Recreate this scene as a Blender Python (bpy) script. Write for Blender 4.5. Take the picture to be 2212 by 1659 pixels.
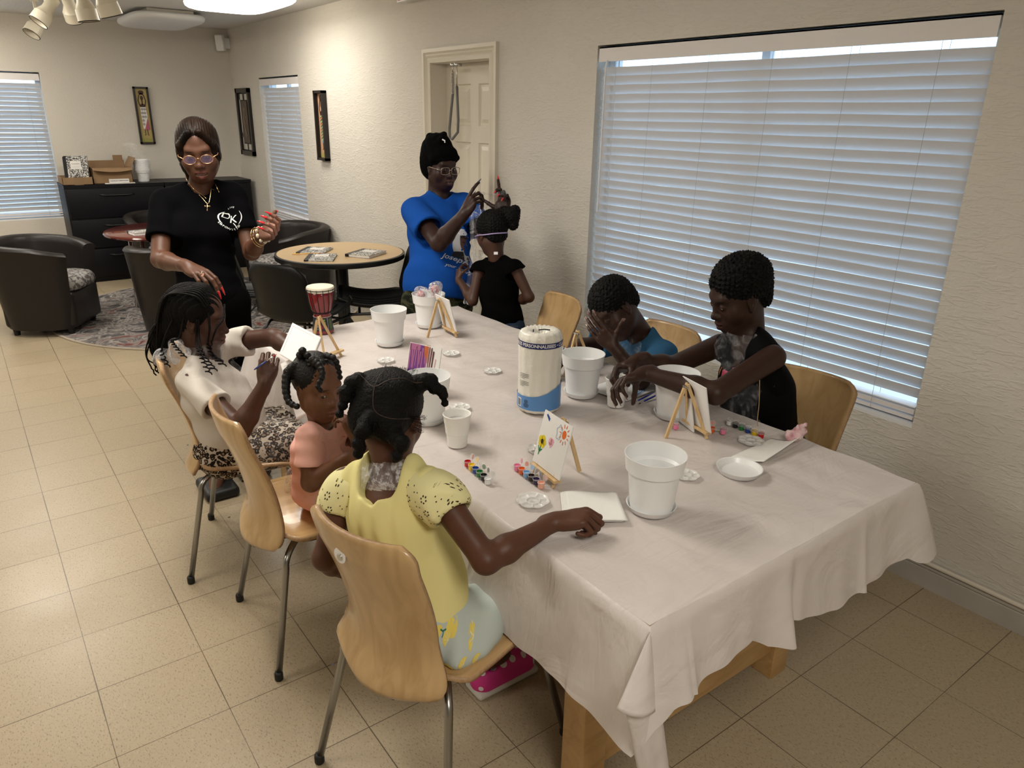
import bpy, math, random, hashlib
import numpy as np
from mathutils import Vector, Matrix, Quaternion
from mathutils.bvhtree import BVHTree
import openvdb
for o in list(bpy.data.objects): bpy.data.objects.remove(o)
scene = bpy.context.scene
COL = scene.collection
R_ = math.radians
# ------------------------------------------------------------------ camera
# room axes: x towards the wall with the big window, y into the room, z up; the phone is held 1.67 m above the floor
cam_d = bpy.data.cameras.new('camera'); cam = bpy.data.objects.new('camera', cam_d); COL.objects.link(cam)
cam_d.sensor_fit = 'HORIZONTAL'; cam_d.sensor_width = 36.0
cam_d.lens = 36.0*1582.46/2212.0
cam_d.clip_start = 0.05; cam_d.clip_end = 200
cr = ((0.80425211, -0.59404398, 0.01703784), (-0.19182079, -0.28661978, -0.93864471), (0.56247962, 0.75163877, -0.34446455))
cam.matrix_world = Matrix.Translation((0, 0, 1.6738)) @ Matrix(((cr[0][0], -cr[1][0], -cr[2][0]), (cr[0][1], -cr[1][1], -cr[2][1]), (cr[0][2], -cr[1][2], -cr[2][2]))).to_4x4()
scene.camera = cam
# ------------------------------------------------------------------ exposure, world, lights
scene.view_settings.view_transform = 'Standard'; scene.view_settings.look = 'None'
scene.view_settings.gamma = 1.0; scene.view_settings.use_curve_mapping = False
scene.view_settings.exposure = 0.30
world = bpy.data.worlds.new('overcast_sky'); scene.world = world; world.use_nodes = True
wn = world.node_tree.nodes; wb = wn['Background']
wb.inputs['Color'].default_value = (0.60, 0.80, 1.0, 1); wb.inputs['Strength'].default_value = 2.3
LAMPS = [(1.97, 6.10, 1.0, 11), (0.05, 6.1, 1.0, 16), (0.05, 8.0, 1.0, 7), (0.6, 2.9, 1.0, 20), (0.3, -0.6, 1.0, 20), (-1.6, 2.6, 1.0, 11), (-1.8, 5.6, 1.0, 10)]
def area_light(name, loc, sx, sy, watts, color=(1.0, 0.94, 0.86), rot=(0, 0, 0)):
    l = bpy.data.lights.new(name, 'AREA'); l.shape = 'RECTANGLE'; l.size = sx; l.size_y = sy; l.energy = watts; l.color = color
    o = bpy.data.objects.new(name, l); o.location = loc; o.rotation_euler = rot; COL.objects.link(o); return o
# ------------------------------------------------------------------ materials
MATS = {}
def mat(name, base=(.8, .8, .8), rough=.5, metal=0., var=None, bump=None, spec=.5, trans=0., alpha=1., emit=None, attr=False, sheen=0., coat=0., sss=0., ior=1.45):
    if name in MATS: return MATS[name]
    m = bpy.data.materials.new(name); m.use_nodes = True; MATS[name] = m
    nt = m.node_tree; b = nt.nodes['Principled BSDF']
    b.inputs['Base Color'].default_value = (*base, 1); b.inputs['Roughness'].default_value = rough
    b.inputs['Metallic'].default_value = metal; b.inputs['Specular IOR Level'].default_value = spec
    b.inputs['Transmission Weight'].default_value = trans; b.inputs['Alpha'].default_value = alpha
    b.inputs['Sheen Weight'].default_value = sheen; b.inputs['Coat Weight'].default_value = coat; b.inputs['IOR'].default_value = ior
    if sss: b.inputs['Subsurface Weight'].default_value = sss; b.inputs['Subsurface Scale'].default_value = .01
    if emit: b.inputs['Emission Color'].default_value = (*emit[0], 1); b.inputs['Emission Strength'].default_value = emit[1]
    tc = nt.nodes.new('ShaderNodeTexCoord')
    src = None
    if attr:
        a = nt.nodes.new('ShaderNodeVertexColor'); a.layer_name = 'Col'; src = a.outputs['Color']
        nt.links.new(src, b.inputs['Base Color'])
    if var:   # (scale, colour2, contrast)
        n = nt.nodes.new('ShaderNodeTexNoise'); n.inputs['Scale'].default_value = var[0]; n.inputs['Detail'].default_value = 5
        nt.links.new(tc.outputs['Object'], n.inputs['Vector'])
        r = nt.nodes.new('ShaderNodeValToRGB'); r.color_ramp.elements[0].position = .5-var[2]; r.color_ramp.elements[1].position = .5+var[2]
        nt.links.new(n.outputs['Fac'], r.inputs['Fac'])
        mx = nt.nodes.new('ShaderNodeMix'); mx.data_type = 'RGBA'
        nt.links.new(r.outputs['Color'], mx.inputs['Factor'])
        mx.inputs['A'].default_value = (*base, 1); mx.inputs['B'].default_value = (*var[1], 1)
        if src:
            mx.blend_type = 'MULTIPLY'; mx.inputs['Factor'].default_value = 1; nt.links.new(src, mx.inputs['A'])
        nt.links.new(mx.outputs['Result'], b.inputs['Base Color'])
    if bump:  # (scale, strength, distance)
        n = nt.nodes.new('ShaderNodeTexNoise'); n.inputs['Scale'].default_value = bump[0]; n.inputs['Detail'].default_value = 6
        nt.links.new(tc.outputs['Object'], n.inputs['Vector'])
        bp = nt.nodes.new('ShaderNodeBump'); bp.inputs['Strength'].default_value = bump[1]; bp.inputs['Distance'].default_value = bump[2]
        nt.links.new(n.outputs['Fac'], bp.inputs['Height']); nt.links.new(bp.outputs['Normal'], b.inputs['Normal'])
    return m
def nodes(m): return m.node_tree.nodes, m.node_tree.links, m.node_tree.nodes['Principled BSDF']
def N(ns, t, **kw):
    n = ns.new(t)
    for k, v in kw.items():
        if k in n.inputs: n.inputs[k].default_value = v
        else: setattr(n, k, v)
    return n
def ramp(ns, stops, interp='LINEAR'):
    r = ns.new('ShaderNodeValToRGB'); r.color_ramp.interpolation = interp; e = r.color_ramp.elements
    while len(e) < len(stops): e.new(.5)
    for i, (p, c) in enumerate(stops): e[i].position = p; e[i].color = (*c, 1) if len(c) == 3 else c
    return r
def m_wall(name, base, streak):
    m = mat(name, base, .75); ns, lk, b = nodes(m)
    tc = ns.new('ShaderNodeTexCoord')
    mp = N(ns, 'ShaderNodeMapping'); mp.inputs['Rotation'].default_value = (0.6, .4, .3) ; mp.inputs['Scale'].default_value = (1, 1, 1)
    lk.new(tc.outputs['Object'], mp.inputs['Vector'])
    mp2 = N(ns, 'ShaderNodeMapping'); mp2.inputs['Rotation'].default_value = (R_(38), 0, 0); mp2.inputs['Scale'].default_value = (40, 14, 60)
    lk.new(tc.outputs['Object'], mp2.inputs['Vector'])
    n1 = N(ns, 'ShaderNodeTexNoise', Scale=1.0, Detail=3.0, Distortion=1.2); lk.new(mp2.outputs['Vector'], n1.inputs['Vector'])
    n2 = N(ns, 'ShaderNodeTexNoise', Scale=70.0, Detail=4.0); lk.new(mp.outputs['Vector'], n2.inputs['Vector'])
    r1 = ramp(ns, [(.50, (0, 0, 0)), (.62, (1, 1, 1))]); lk.new(n1.outputs['Fac'], r1.inputs['Fac'])
    mx = N(ns, 'ShaderNodeMath', operation='MULTIPLY_ADD'); lk.new(r1.outputs['Color'], mx.inputs[0]); mx.inputs[1].default_value = streak; lk.new(n2.outputs['Fac'], mx.inputs[2])
    bp = N(ns, 'ShaderNodeBump', Strength=.5, Distance=.004); lk.new(mx.outputs[0], bp.inputs['Height']); lk.new(bp.outputs['Normal'], b.inputs['Normal'])
    n3 = N(ns, 'ShaderNodeTexNoise', Scale=1.3, Detail=3.0); lk.new(tc.outputs['Object'], n3.inputs['Vector'])
    r3 = ramp(ns, [(.3, tuple(c*.93 for c in base)), (.7, base)]); lk.new(n3.outputs['Fac'], r3.inputs['Fac']); lk.new(r3.outputs['Color'], b.inputs['Base Color'])
    return m
def m_floor():
    m = mat('vinyl_tile', (.5, .42, .3), .3); ns, lk, b = nodes(m)
    tc = ns.new('ShaderNodeTexCoord'); sx = ns.new('ShaderNodeSeparateXYZ'); lk.new(tc.outputs['Object'], sx.inputs[0])
    outs = []; cells = []
    for ax, off in (('X', .0617), ('Y', 3.3872)):
        a = N(ns, 'ShaderNodeMath', operation='SUBTRACT'); lk.new(sx.outputs[ax], a.inputs[0]); a.inputs[1].default_value = off
        d = N(ns, 'ShaderNodeMath', operation='DIVIDE'); lk.new(a.outputs[0], d.inputs[0]); d.inputs[1].default_value = .3048
        fl = N(ns, 'ShaderNodeMath', operation='FLOOR'); lk.new(d.outputs[0], fl.inputs[0]); cells.append(fl)
        pp = N(ns, 'ShaderNodeMath', operation='PINGPONG'); lk.new(d.outputs[0], pp.inputs[0]); pp.inputs[1].default_value = .5
        outs.append(pp)
    mn = N(ns, 'ShaderNodeMath', operation='MINIMUM'); lk.new(outs[0].outputs[0], mn.inputs[0]); lk.new(outs[1].outputs[0], mn.inputs[1])
    nj = N(ns, 'ShaderNodeTexNoise', Scale=2.2, Detail=2.0); lk.new(tc.outputs['Object'], nj.inputs['Vector'])
    wj = N(ns, 'ShaderNodeMapRange'); wj.inputs['From Min'].default_value = .35; wj.inputs['From Max'].default_value = .7; wj.inputs['To Min'].default_value = .0024; wj.inputs['To Max'].default_value = .0060
    lk.new(nj.outputs['Fac'], wj.inputs['Value'])
    lt = N(ns, 'ShaderNodeMath', operation='LESS_THAN'); lk.new(mn.outputs[0], lt.inputs[0]); lk.new(wj.outputs[0], lt.inputs[1])
    cv = ns.new('ShaderNodeCombineXYZ'); lk.new(cells[0].outputs[0], cv.inputs[0]); lk.new(cells[1].outputs[0], cv.inputs[1])
    wnz = ns.new('ShaderNodeTexWhiteNoise'); lk.new(cv.outputs[0], wnz.inputs['Vector'])
    base = ramp(ns, [(0, (.385, .312, .208)), (.5, (.42, .342, .230)), (1, (.40, .328, .219))]); lk.new(wnz.outputs['Value'], base.inputs['Fac'])
    def flecks(rot, sc, lo, hi):
        mp = ns.new('ShaderNodeMapping'); mp.inputs['Rotation'].default_value = (0, 0, rot); mp.inputs['Scale'].default_value = sc
        lk.new(tc.outputs['Object'], mp.inputs['Vector'])
        n = N(ns, 'ShaderNodeTexNoise', Scale=1.0, Detail=2.0, Roughness=.6); lk.new(mp.outputs[0], n.inputs['Vector'])
        r = ramp(ns, [(lo, (0, 0, 0)), (hi, (1, 1, 1))]); lk.new(n.outputs['Fac'], r.inputs['Fac']); return r
    f1 = flecks(.5, (270, 95, 1), .59, .66); f2 = flecks(.9, (110, 230, 1), .61, .67); f3 = flecks(.3, (90, 40, 1), .60, .74)
    cur = base.outputs['Color']
    for f, colr, amt in ((f3, (.47, .40, .29), .7), (f2, (.33, .21, .13), .6), (f1, (.17, .135, .09), .75)):
        mx = ns.new('ShaderNodeMix'); mx.data_type = 'RGBA'; q = N(ns, 'ShaderNodeMath', operation='MULTIPLY'); lk.new(f.outputs['Color'], q.inputs[0]); q.inputs[1].default_value = amt
        lk.new(q.outputs[0], mx.inputs['Factor']); lk.new(cur, mx.inputs['A']); mx.inputs['B'].default_value = (*colr, 1); cur = mx.outputs['Result']
    mj = ns.new('ShaderNodeMix'); mj.data_type = 'RGBA'; lk.new(lt.outputs[0], mj.inputs['Factor']); lk.new(cur, mj.inputs['A']); mj.inputs['B'].default_value = (.10, .075, .045, 1)
    lk.new(mj.outputs['Result'], b.inputs['Base Color'])
    nr = N(ns, 'ShaderNodeTexNoise', Scale=3.0, Detail=6.0); lk.new(tc.outputs['Object'], nr.inputs['Vector'])
    rr = N(ns, 'ShaderNodeMapRange'); rr.inputs['To Min'].default_value = .24; rr.inputs['To Max'].default_value = .46; lk.new(nr.outputs['Fac'], rr.inputs['Value']); lk.new(rr.outputs[0], b.inputs['Roughness'])
    nb = N(ns, 'ShaderNodeTexNoise', Scale=28.0, Detail=5.0); lk.new(tc.outputs['Object'], nb.inputs['Vector'])
    bp = N(ns, 'ShaderNodeBump', Strength=.12, Distance=.004); lk.new(nb.outputs['Fac'], bp.inputs['Height']); lk.new(bp.outputs['Normal'], b.inputs['Normal'])
    return m
def m_wood(name, c1, c2, rough=.35, axis=(1.2, 14, 14), bands=2.2):
    m = mat(name, c1, rough, coat=.25); ns, lk, b = nodes(m)
    tc = ns.new('ShaderNodeTexCoord'); mp = ns.new('ShaderNodeMapping'); mp.inputs['Scale'].default_value = axis; lk.new(tc.outputs['Object'], mp.inputs['Vector'])
    n = N(ns, 'ShaderNodeTexNoise', Scale=bands, Detail=6.0, Distortion=1.3); lk.new(mp.outputs[0], n.inputs['Vector'])
    r = ramp(ns, [(.3, c2), (.55, c1), (.75, tuple(min(1, c*1.12) for c in c1))]); lk.new(n.outputs['Fac'], r.inputs['Fac']); lk.new(r.outputs['Color'], b.inputs['Base Color'])
    bp = N(ns, 'ShaderNodeBump', Strength=.05, Distance=.002); lk.new(n.outputs['Fac'], bp.inputs['Height']); lk.new(bp.outputs['Normal'], b.inputs['Normal'])
    return m
def m_film(name, opac=.25, tint=(.95, .96, 1.0), scale=22):
    m = mat(name, tint, .12, spec=.8); ns, lk, b = nodes(m)
    out = [n for n in ns if n.type == 'OUTPUT_MATERIAL'][0]
    tr = ns.new('ShaderNodeBsdfTransparent'); mx = ns.new('ShaderNodeMixShader')
    tc = ns.new('ShaderNodeTexCoord'); v = N(ns, 'ShaderNodeTexNoise', Scale=float(scale), Detail=7.0, Distortion=1.2, Roughness=.65); lk.new(tc.outputs['Object'], v.inputs['Vector'])
    r = ramp(ns, [(.40, (opac*.35,)*3), (.52, (opac,)*3), (.60, (min(1, opac*3.),)*3), (.68, (opac,)*3)]); lk.new(v.outputs['Fac'], r.inputs['Fac'])
    lk.new(r.outputs['Color'], mx.inputs['Fac']); lk.new(tr.outputs[0], mx.inputs[1]); lk.new(b.outputs[0], mx.inputs[2]); lk.new(mx.outputs[0], out.inputs['Surface'])
    bp = N(ns, 'ShaderNodeBump', Strength=.9, Distance=.01); lk.new(v.outputs['Fac'], bp.inputs['Height']); lk.new(bp.outputs['Normal'], b.inputs['Normal'])
    return m
# ------------------------------------------------------------------ mesh helpers
class MB:
    def __init__(s): s.v = []; s.f = []; s.mi = []; s.cur = 0
    def add(s, vs, fs):
        o = len(s.v); s.v += [tuple(p) for p in vs]; s.f += [tuple(i+o for i in q) for q in fs]; s.mi += [s.cur]*len(fs); return s
    def xf(s, M, start=0):
        for i in range(start, len(s.v)): s.v[i] = tuple(M @ Vector(s.v[i]))
        return s
    def box(s, lo, hi, M=None, bev=0.):
        if bev > 0:
            x0, y0, z0 = lo; x1, y1, z1 = hi; b = bev
            prof = []
            n = 3
            cs = [(x1-b, y1-b, 0), (x0+b, y1-b, 90), (x0+b, y0+b, 180), (x1-b, y0+b, 270)]
            rings = []
            lv = [(z0, b)] + [(z0+b*(1-math.cos(R_(90*i/n))), b*(1-math.sin(R_(90*i/n)))) for i in range(1, n+1)]
            lv += [(z1-b*(1-math.cos(R_(90*(n-i)/n))), b*(1-math.sin(R_(90*(n-i)/n)))) for i in range(0, n)] + [(z1, b)]
            for z, ins in lv:
                ring = []
                for cx, cy, a0 in cs:
                    for k in range(n+1):
                        a = R_(a0+90*k/n); rr = b-ins; ring.append((cx+rr*math.cos(a), cy+rr*math.sin(a), z))
                rings.append(ring)
            st = len(s.v); s.loft(rings, True, True, True)
            if M is not None: s.xf(M, st)
            return s
        x0, y0, z0 = lo; x1, y1, z1 = hi
        vs = [(x0, y0, z0), (x1, y0, z0), (x1, y1, z0), (x0, y1, z0), (x0, y0, z1), (x1, y0, z1), (x1, y1, z1), (x0, y1, z1)]
        if M is not None: vs = [M @ Vector(v) for v in vs]
        return s.add(vs, [(0, 3, 2, 1), (4, 5, 6, 7), (0, 1, 5, 4), (1, 2, 6, 5), (2, 3, 7, 6), (3, 0, 4, 7)])
    def loft(s, rings, closed=True, cap0=False, cap1=False):
        n = len(rings[0]); vs = [p for r in rings for p in r]; fs = []
        for i in range(len(rings)-1):
            for j in range(n if closed else n-1):
                a = i*n+j; b = i*n+(j+1) % n; fs.append((a, b, b+n, a+n))
        if cap0: fs.append(tuple(range(n-1, -1, -1)))
        if cap1: fs.append(tuple(range((len(rings)-1)*n, len(rings)*n)))
        return s.add(vs, fs)
    def lathe(s, prof, n=48, c=(0, 0, 0), M=None, cap=True):
        rings = [[(c[0]+r*math.cos(2*math.pi*j/n), c[1]+r*math.sin(2*math.pi*j/n), c[2]+z) for j in range(n)] for r, z in prof]
        st = len(s.v); cap = cap and prof[0][0] > .001 and prof[-1][0] > .001; s.loft(rings, True, cap, cap)
        if M is not None: s.xf(M, st)
        return s
    def tube(s, pts, r, n=10, caps=True, ry=None):
        P = [Vector(p) for p in pts]; rs = r if isinstance(r, (list, tuple)) else [r]*len(P)
        up = None; rings = []
        for i, p in enumerate(P):
            t = (P[min(i+1, len(P)-1)]-P[max(i-1, 0)]).normalized()
            if up is None: up = Vector((0, 0, 1)) if abs(t.z) < .9 else Vector((1, 0, 0))
            u = (up-t*up.dot(t)).normalized(); w = t.cross(u); up = u
            ra = rs[i]; rb = ra*(ry if ry else 1)
            rings.append([tuple(p+u*ra*math.cos(2*math.pi*k/n)+w*rb*math.sin(2*math.pi*k/n)) for k in range(n)])
        return s.loft(rings, True, caps, caps)
    def grid(s, fn, nu, nv):
        vs = [fn(i/nu, j/nv) for i in range(nu+1) for j in range(nv+1)]
        return s.add(vs, [(i*(nv+1)+j, (i+1)*(nv+1)+j, (i+1)*(nv+1)+j+1, i*(nv+1)+j+1) for i in range(nu) for j in range(nv)])
    def disc(s, c, r, ux=(1, 0, 0), uy=(0, 1, 0), n=24, ry=None):
        c = Vector(c); ux = Vector(ux); uy = Vector(uy); ry = ry or r
        return s.add([c+ux*r*math.cos(2*math.pi*k/n)+uy*ry*math.sin(2*math.pi*k/n) for k in range(n)], [tuple(range(n))])
    def build(s, name, m, parent=None, smooth=False, auto=None, solid=None, world=False):
        me = bpy.data.meshes.new(name); me.from_pydata(s.v, [], s.f)
        ms = m if isinstance(m, (list, tuple)) else [m]
        for q in ms: me.materials.append(q)
        if len(ms) > 1: me.polygons.foreach_set('material_index', s.mi)
        if smooth or auto:
            me.polygons.foreach_set('use_smooth', [True]*len(me.polygons))
            if auto: me.set_sharp_from_angle(angle=R_(auto))
        me.update()
        o = bpy.data.objects.new(name, me); COL.objects.link(o)
        if solid: md = o.modifiers.new('solidify', 'SOLIDIFY'); md.thickness = solid; md.offset = 0
        if parent is not None:
            o.parent = parent
            if world: fixworld(o, parent)
        return o
def fixworld(o, parent):
    """mesh given in room coordinates: hang it under its thing without moving it"""
    M = Matrix.Identity(4); p = parent
    while p is not None: M = Matrix.LocRotScale(p.location, p.rotation_euler, p.scale) @ M; p = p.parent
    o.matrix_parent_inverse = Matrix.Identity(4)
    inv = M.inverted(); o.location = inv.translation; o.rotation_euler = inv.to_euler()
def thing(name, label, cat, loc=(0, 0, 0), rz=0., group=None, rot=None):
    o = bpy.data.objects.new(name, None); COL.objects.link(o); o.empty_display_size = .05
    o.location = loc; o.rotation_euler = rot or (0, 0, rz); o['label'] = label; o['category'] = cat
    if group: o['group'] = group
    return o
def tag(o, label, cat, group=None, kind=None):
    o['label'] = label; o['category'] = cat
    if group: o['group'] = group
    if kind: o['kind'] = kind
    return o
def struct(o): o['kind'] = 'structure'; return o
def dup(root, loc, rz, label, group=None):
    r = root.copy(); COL.objects.link(r); r.location = loc; r.rotation_euler = (0, 0, rz); r['label'] = label
    if group: r['group'] = group
    for ch in list(root.children):
        c = ch.copy(); COL.objects.link(c); c.parent = r
        for g in list(ch.children):
            d = g.copy(); COL.objects.link(d); d.parent = c
    return r
def text_mesh(txt, size=1., shear=0., bold=0., align='CENTER', space=1.):
    cu = bpy.data.curves.new('lettering', 'FONT'); cu.body = txt; cu.size = size; cu.shear = shear; cu.offset = bold*size; cu.align_x = align; cu.align_y = 'CENTER'; cu.resolution_u = 3; cu.space_character = space
    o = bpy.data.objects.new('lettering', cu); me = bpy.data.meshes.new_from_object(o)
    vs = [tuple(v.co) for v in me.vertices]; fs = [tuple(p.vertices) for p in me.polygons]
    bpy.data.objects.remove(o); bpy.data.curves.remove(cu); bpy.data.meshes.remove(me)
    return vs, fs
def put_flat(mb, vf, c, ux, uy, off=(0, 0, 0)):
    c = Vector(c); ux = Vector(ux); uy = Vector(uy)
    mb.add([c+ux*v[0]+uy*v[1] for v in vf[0]], vf[1]); return mb
def cut_poly(vs, fs, maxe):
    """split long edges so that lettering and patches can bend over a curved surface"""
    import bmesh
    bm = bmesh.new(); bv = [bm.verts.new(v) for v in vs]
    for f in fs:
        try: bm.faces.new([bv[i] for i in f])
        except ValueError: pass
    bmesh.ops.triangulate(bm, faces=bm.faces[:])
    for _ in range(5):
        es = [e for e in bm.edges if e.calc_length() > maxe]
        if not es: break
        bmesh.ops.subdivide_edges(bm, edges=es, cuts=1); bmesh.ops.triangulate(bm, faces=bm.faces[:])
    bm.verts.index_update(); out = [tuple(v.co) for v in bm.verts], [tuple(v.index for v in f.verts) for f in bm.faces]; bm.free(); return out
def decal(mb, vf, c, ux, uy, bvh, lift=.0012, maxe=.02, reach=.25):
    """lay a flat design onto a surface along the design's normal"""
    ux = Vector(ux).normalized(); uy = Vector(uy).normalized(); n = ux.cross(uy).normalized(); c = Vector(c)
    vs, fs = cut_poly(vf[0], vf[1], maxe); out = []; ok = []
    for v in vs:
        p = c+ux*v[0]+uy*v[1]+n*reach
        h, nn, i, d = bvh.ray_cast(p, -n, reach*2.5)
        if h is None: out.append(c+ux*v[0]+uy*v[1]); ok.append(False)
        else: out.append(h+n*lift); ok.append(True)
    fs = [f for f in fs if all(ok[i] for i in f)]
    mb.add(out, fs); return mb
def circle(x, y, r, n=20, ry=None):
    ry = ry or r; return [(x+r*math.cos(2*math.pi*k/n), y+ry*math.sin(2*math.pi*k/n), 0) for k in range(n)], [tuple(range(n))]
def poly(pts): return [(x, y, 0) for x, y in pts], [tuple(range(len(pts)))]
def stroke(pts, w):
    vs = []; n = len(pts); fs = []
    for i, p in enumerate(pts):
        a = Vector(pts[max(i-1, 0)]); b = Vector(pts[min(i+1, n-1)]); t = (b-a); t = t.normalized() if t.length > 0 else Vector((1, 0)); q = Vector((-t.y, t.x))
        ww = w[i] if isinstance(w, (list, tuple)) else w
        vs += [(p[0]+q.x*ww/2, p[1]+q.y*ww/2, 0), (p[0]-q.x*ww/2, p[1]-q.y*ww/2, 0)]
    for i in range(n-1): fs.append((2*i, 2*i+1, 2*i+3, 2*i+2))
    return vs, fs
random.seed(7)
# ================================================================== ROOM
WX = 2.712; BY = 8.925; CZ = 2.49; LX = -3.6; FY = -3.2; WT = .18
M_wall = m_wall('cream_textured_wall', (.68, .645, .58), .75)
M_wall2 = m_wall('cream_back_wall', (.66, .62, .55), .25)
M_trim = mat('trim_paint', (.72, .67, .57), .45)
M_white = mat('white_plastic', (.82, .83, .84), .35)
M_ceil = mat('ceiling_texture', (.70, .69, .66), .9, bump=(60, .6, .01))
M_base = mat('grey_baseboard', (.50, .47, .42), .5, var=(7, (.40, .38, .34), .25))
M_black = mat('black_paint', (.0045, .0045, .007), .42, spec=.3)
m = MB(); m.add([(LX, FY, 0), (WX, FY, 0), (WX, BY, 0), (LX, BY, 0)], [(0, 1, 2, 3)]); struct(m.build('floor', m_floor()))
m = MB(); m.box((LX, FY, CZ), (WX+WT, BY+WT, CZ+.1)); struct(m.build('ceiling', M_ceil))
def wall(name, axis, at, out, u0, u1, holes, material):
    """wall slab with rectangular openings; holes = (u0,u1,z0,z1)"""
    m = MB(); us = sorted({u0, u1} | {h[0] for h in holes} | {h[1] for h in holes}); zs = sorted({0., CZ} | {h[2] for h in holes} | {h[3] for h in holes})
    for i in range(len(us)-1):
        for j in range(len(zs)-1):
            cu, cz = (us[i]+us[i+1])/2, (zs[j]+zs[j+1])/2
            if any(h[0] < cu < h[1] and h[2] < cz < h[3] for h in holes): continue
            a, b = sorted((at, at+out))
            if axis == 'x': m.box((a, us[i], zs[j]), (b, us[i+1], zs[j+1]))
            else: m.box((us[i], a, zs[j]), (us[i+1], b, zs[j+1]))
    return struct(m.build(name, material))
W1 = (1.125, 2.962, .60, 2.005); W2 = (6.956, 8.02, .60, 1.985); W3 = (-.95, .885, .60, 1.985); D1 = (3.893, 4.582, 0., 1.988)
wall('wall_right', 'x', WX, WT, FY, BY+WT, [W1, W2, D1], M_wall)
wall('wall_back', 'y', BY, WT, LX, WX, [W3], M_wall2)
wall('wall_left', 'x', LX, -WT, FY, BY+WT, [], M_wall2)
wall('wall_front', 'y', FY, -WT, LX-WT, WX+WT, [], M_wall2)
def base_board(name, pts0, pts1, nx, ny):
    m = MB(); prof = [(0, 0), (.014, 0), (.014, .075), (.011, .08), (.018, .086), (.018, .094), (.010, .100), (.012, .106), (.008, .114), (0, .116)]
    m.loft([[(p[0]+nx*d, p[1]+ny*d, z) for d, z in prof] for p in (pts0, pts1)], True, True, True)
    o = struct(m.build(name, M_base)); return o
base_board('baseboard_right', (WX, FY), (WX, 3.80), -1, 0); base_board('baseboard_right', (WX, 4.67), (WX, BY), -1, 0)
base_board('baseboard_back', (LX, BY), (WX, BY), 0, -1)
# white moulding strip on top of the baseboard by the window
m = MB(); m.tube([(WX-.016, FY, .108), (WX-.016, 3.80, .108)], .009, 8); struct(m.build('trim_2', M_trim, smooth=True))
# door: casing, jamb, six-panel leaf set back in the opening
m = MB()
def casing(m, y0, y1, z1, w, x):
    prof = [(0, 0), (.012, .0), (.018, .25), (.012, .35), (.020, .5), (.014, .62), (.024, .75), (.024, 1.), (0, 1.)]
    path = [((y0, 0), (-1, 0)), ((y0, z1), (-1, 1)), ((y1, z1), (1, 1)), ((y1, 0), (1, 0))]
    m.loft([[(x-d, p[0]+n[0]*w*t, p[1]+n[1]*w*t) for d, t in prof] for p, n in path], True, True, True)
casing(m, D1[0], D1[1], D1[3], .085, WX)
o = struct(m.build('trim_1', M_trim, auto=30))
dx = WX+.115
d = thing('door_1', 'cream six-panel door set back in its moulded frame behind the woman in blue', 'door', (dx, 4.24, 0)); d['kind'] = 'structure'
m = MB(); y0, y1 = D1[0], D1[1]
cols = [(y0+.10, y0+.30), (y0+.39, y0+.59)]; rows = [(.22, .80), (.95, 1.50), (1.60, 1.86)]
us = [y0]+[c for q in cols for c in q]+[y1]; zs = [0.01]+[c for q in rows for c in q]+[1.985]
for i in range(len(us)-1):
    for j in range(len(zs)-1):
        inpan = (i % 2 == 1) and (j % 2 == 1)
        if not inpan: m.box((dx, us[i], zs[j]), (dx+.035, us[i+1], zs[j+1]))
        else:
            a, b_, c_, e = us[i], us[i+1], zs[j], zs[j+1]
            def rr(ins, x): return [(x, a+ins, c_+ins), (x, b_-ins, c_+ins), (x, b_-ins, e-ins), (x, a+ins, e-ins)]
            m.loft([rr(0, dx), rr(.008, dx+.010), rr(.022, dx+.010), rr(.045, dx+.002)], True, False, True)
m.build('door_leaf', M_trim, d, world=True)
m = MB(); m.box((WX, y1-.002, 0), (WX+WT, y1+.001, 1.988)); m.box((WX, y0-.001, 0), (WX+WT, y0+.002, 1.988)); m.box((WX, y0, 1.986), (WX+WT, y1, 1.989)); m.build('jamb', M_trim, d, world=True)
M_steel = mat('brushed_steel', (.62, .62, .60), .3, 1.)
M_grey = mat('grey_rubber', (.17, .17, .165), .6)
t = thing('bungee_cord', 'grey looped cord with a metal spring hooked at the top of the cream door', 'cord', (WX-.02, 4.24, 1.95))
ya, yb = 4.285, 4.238
m = MB(); m.tube([(WX-.02+.01*math.sin(i*1.0), ya+.010*math.cos(i*1.0), 1.925-i*.0011) for i in range(120)], .0022, 5); m.build('spring', M_steel, t, smooth=True, world=True)
m = MB(); m.tube([(WX-.02, ya, 1.80), (WX-.022, ya+.02, 1.70), (WX-.022, ya+.045, 1.58), (WX-.022, ya+.042, 1.525), (WX-.022, ya+.01, 1.52), (WX-.022, yb-.01, 1.565), (WX-.022, yb-.016, 1.64), (WX-.02, yb, 1.84)], .009, 8); m.build('loop', M_grey, t, smooth=True, world=True)
m = MB()
for yy, z0 in ((ya, 1.925), (yb, 1.84)): m.tube([(WX-.02, yy, z0), (WX-.02, yy, 1.955), (WX+.0, yy, 1.965)], .004, 6)
for k in range(6): m.tube([(WX-.02+.004*math.cos(a), yb+.004*math.sin(a)*(1 if k % 2 else -1), 1.855+k*.016+.008*math.sin(a)) for a in [q*.9 for q in range(8)]], .0015, 4)
m.box((WX-.032, ya-.012, 1.955), (WX+.01, ya+.012, 1.975)); m.box((WX-.032, yb-.012, 1.955), (WX+.01, yb+.012, 1.975)); m.build('hook', M_steel, t, smooth=True, world=True)
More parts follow.
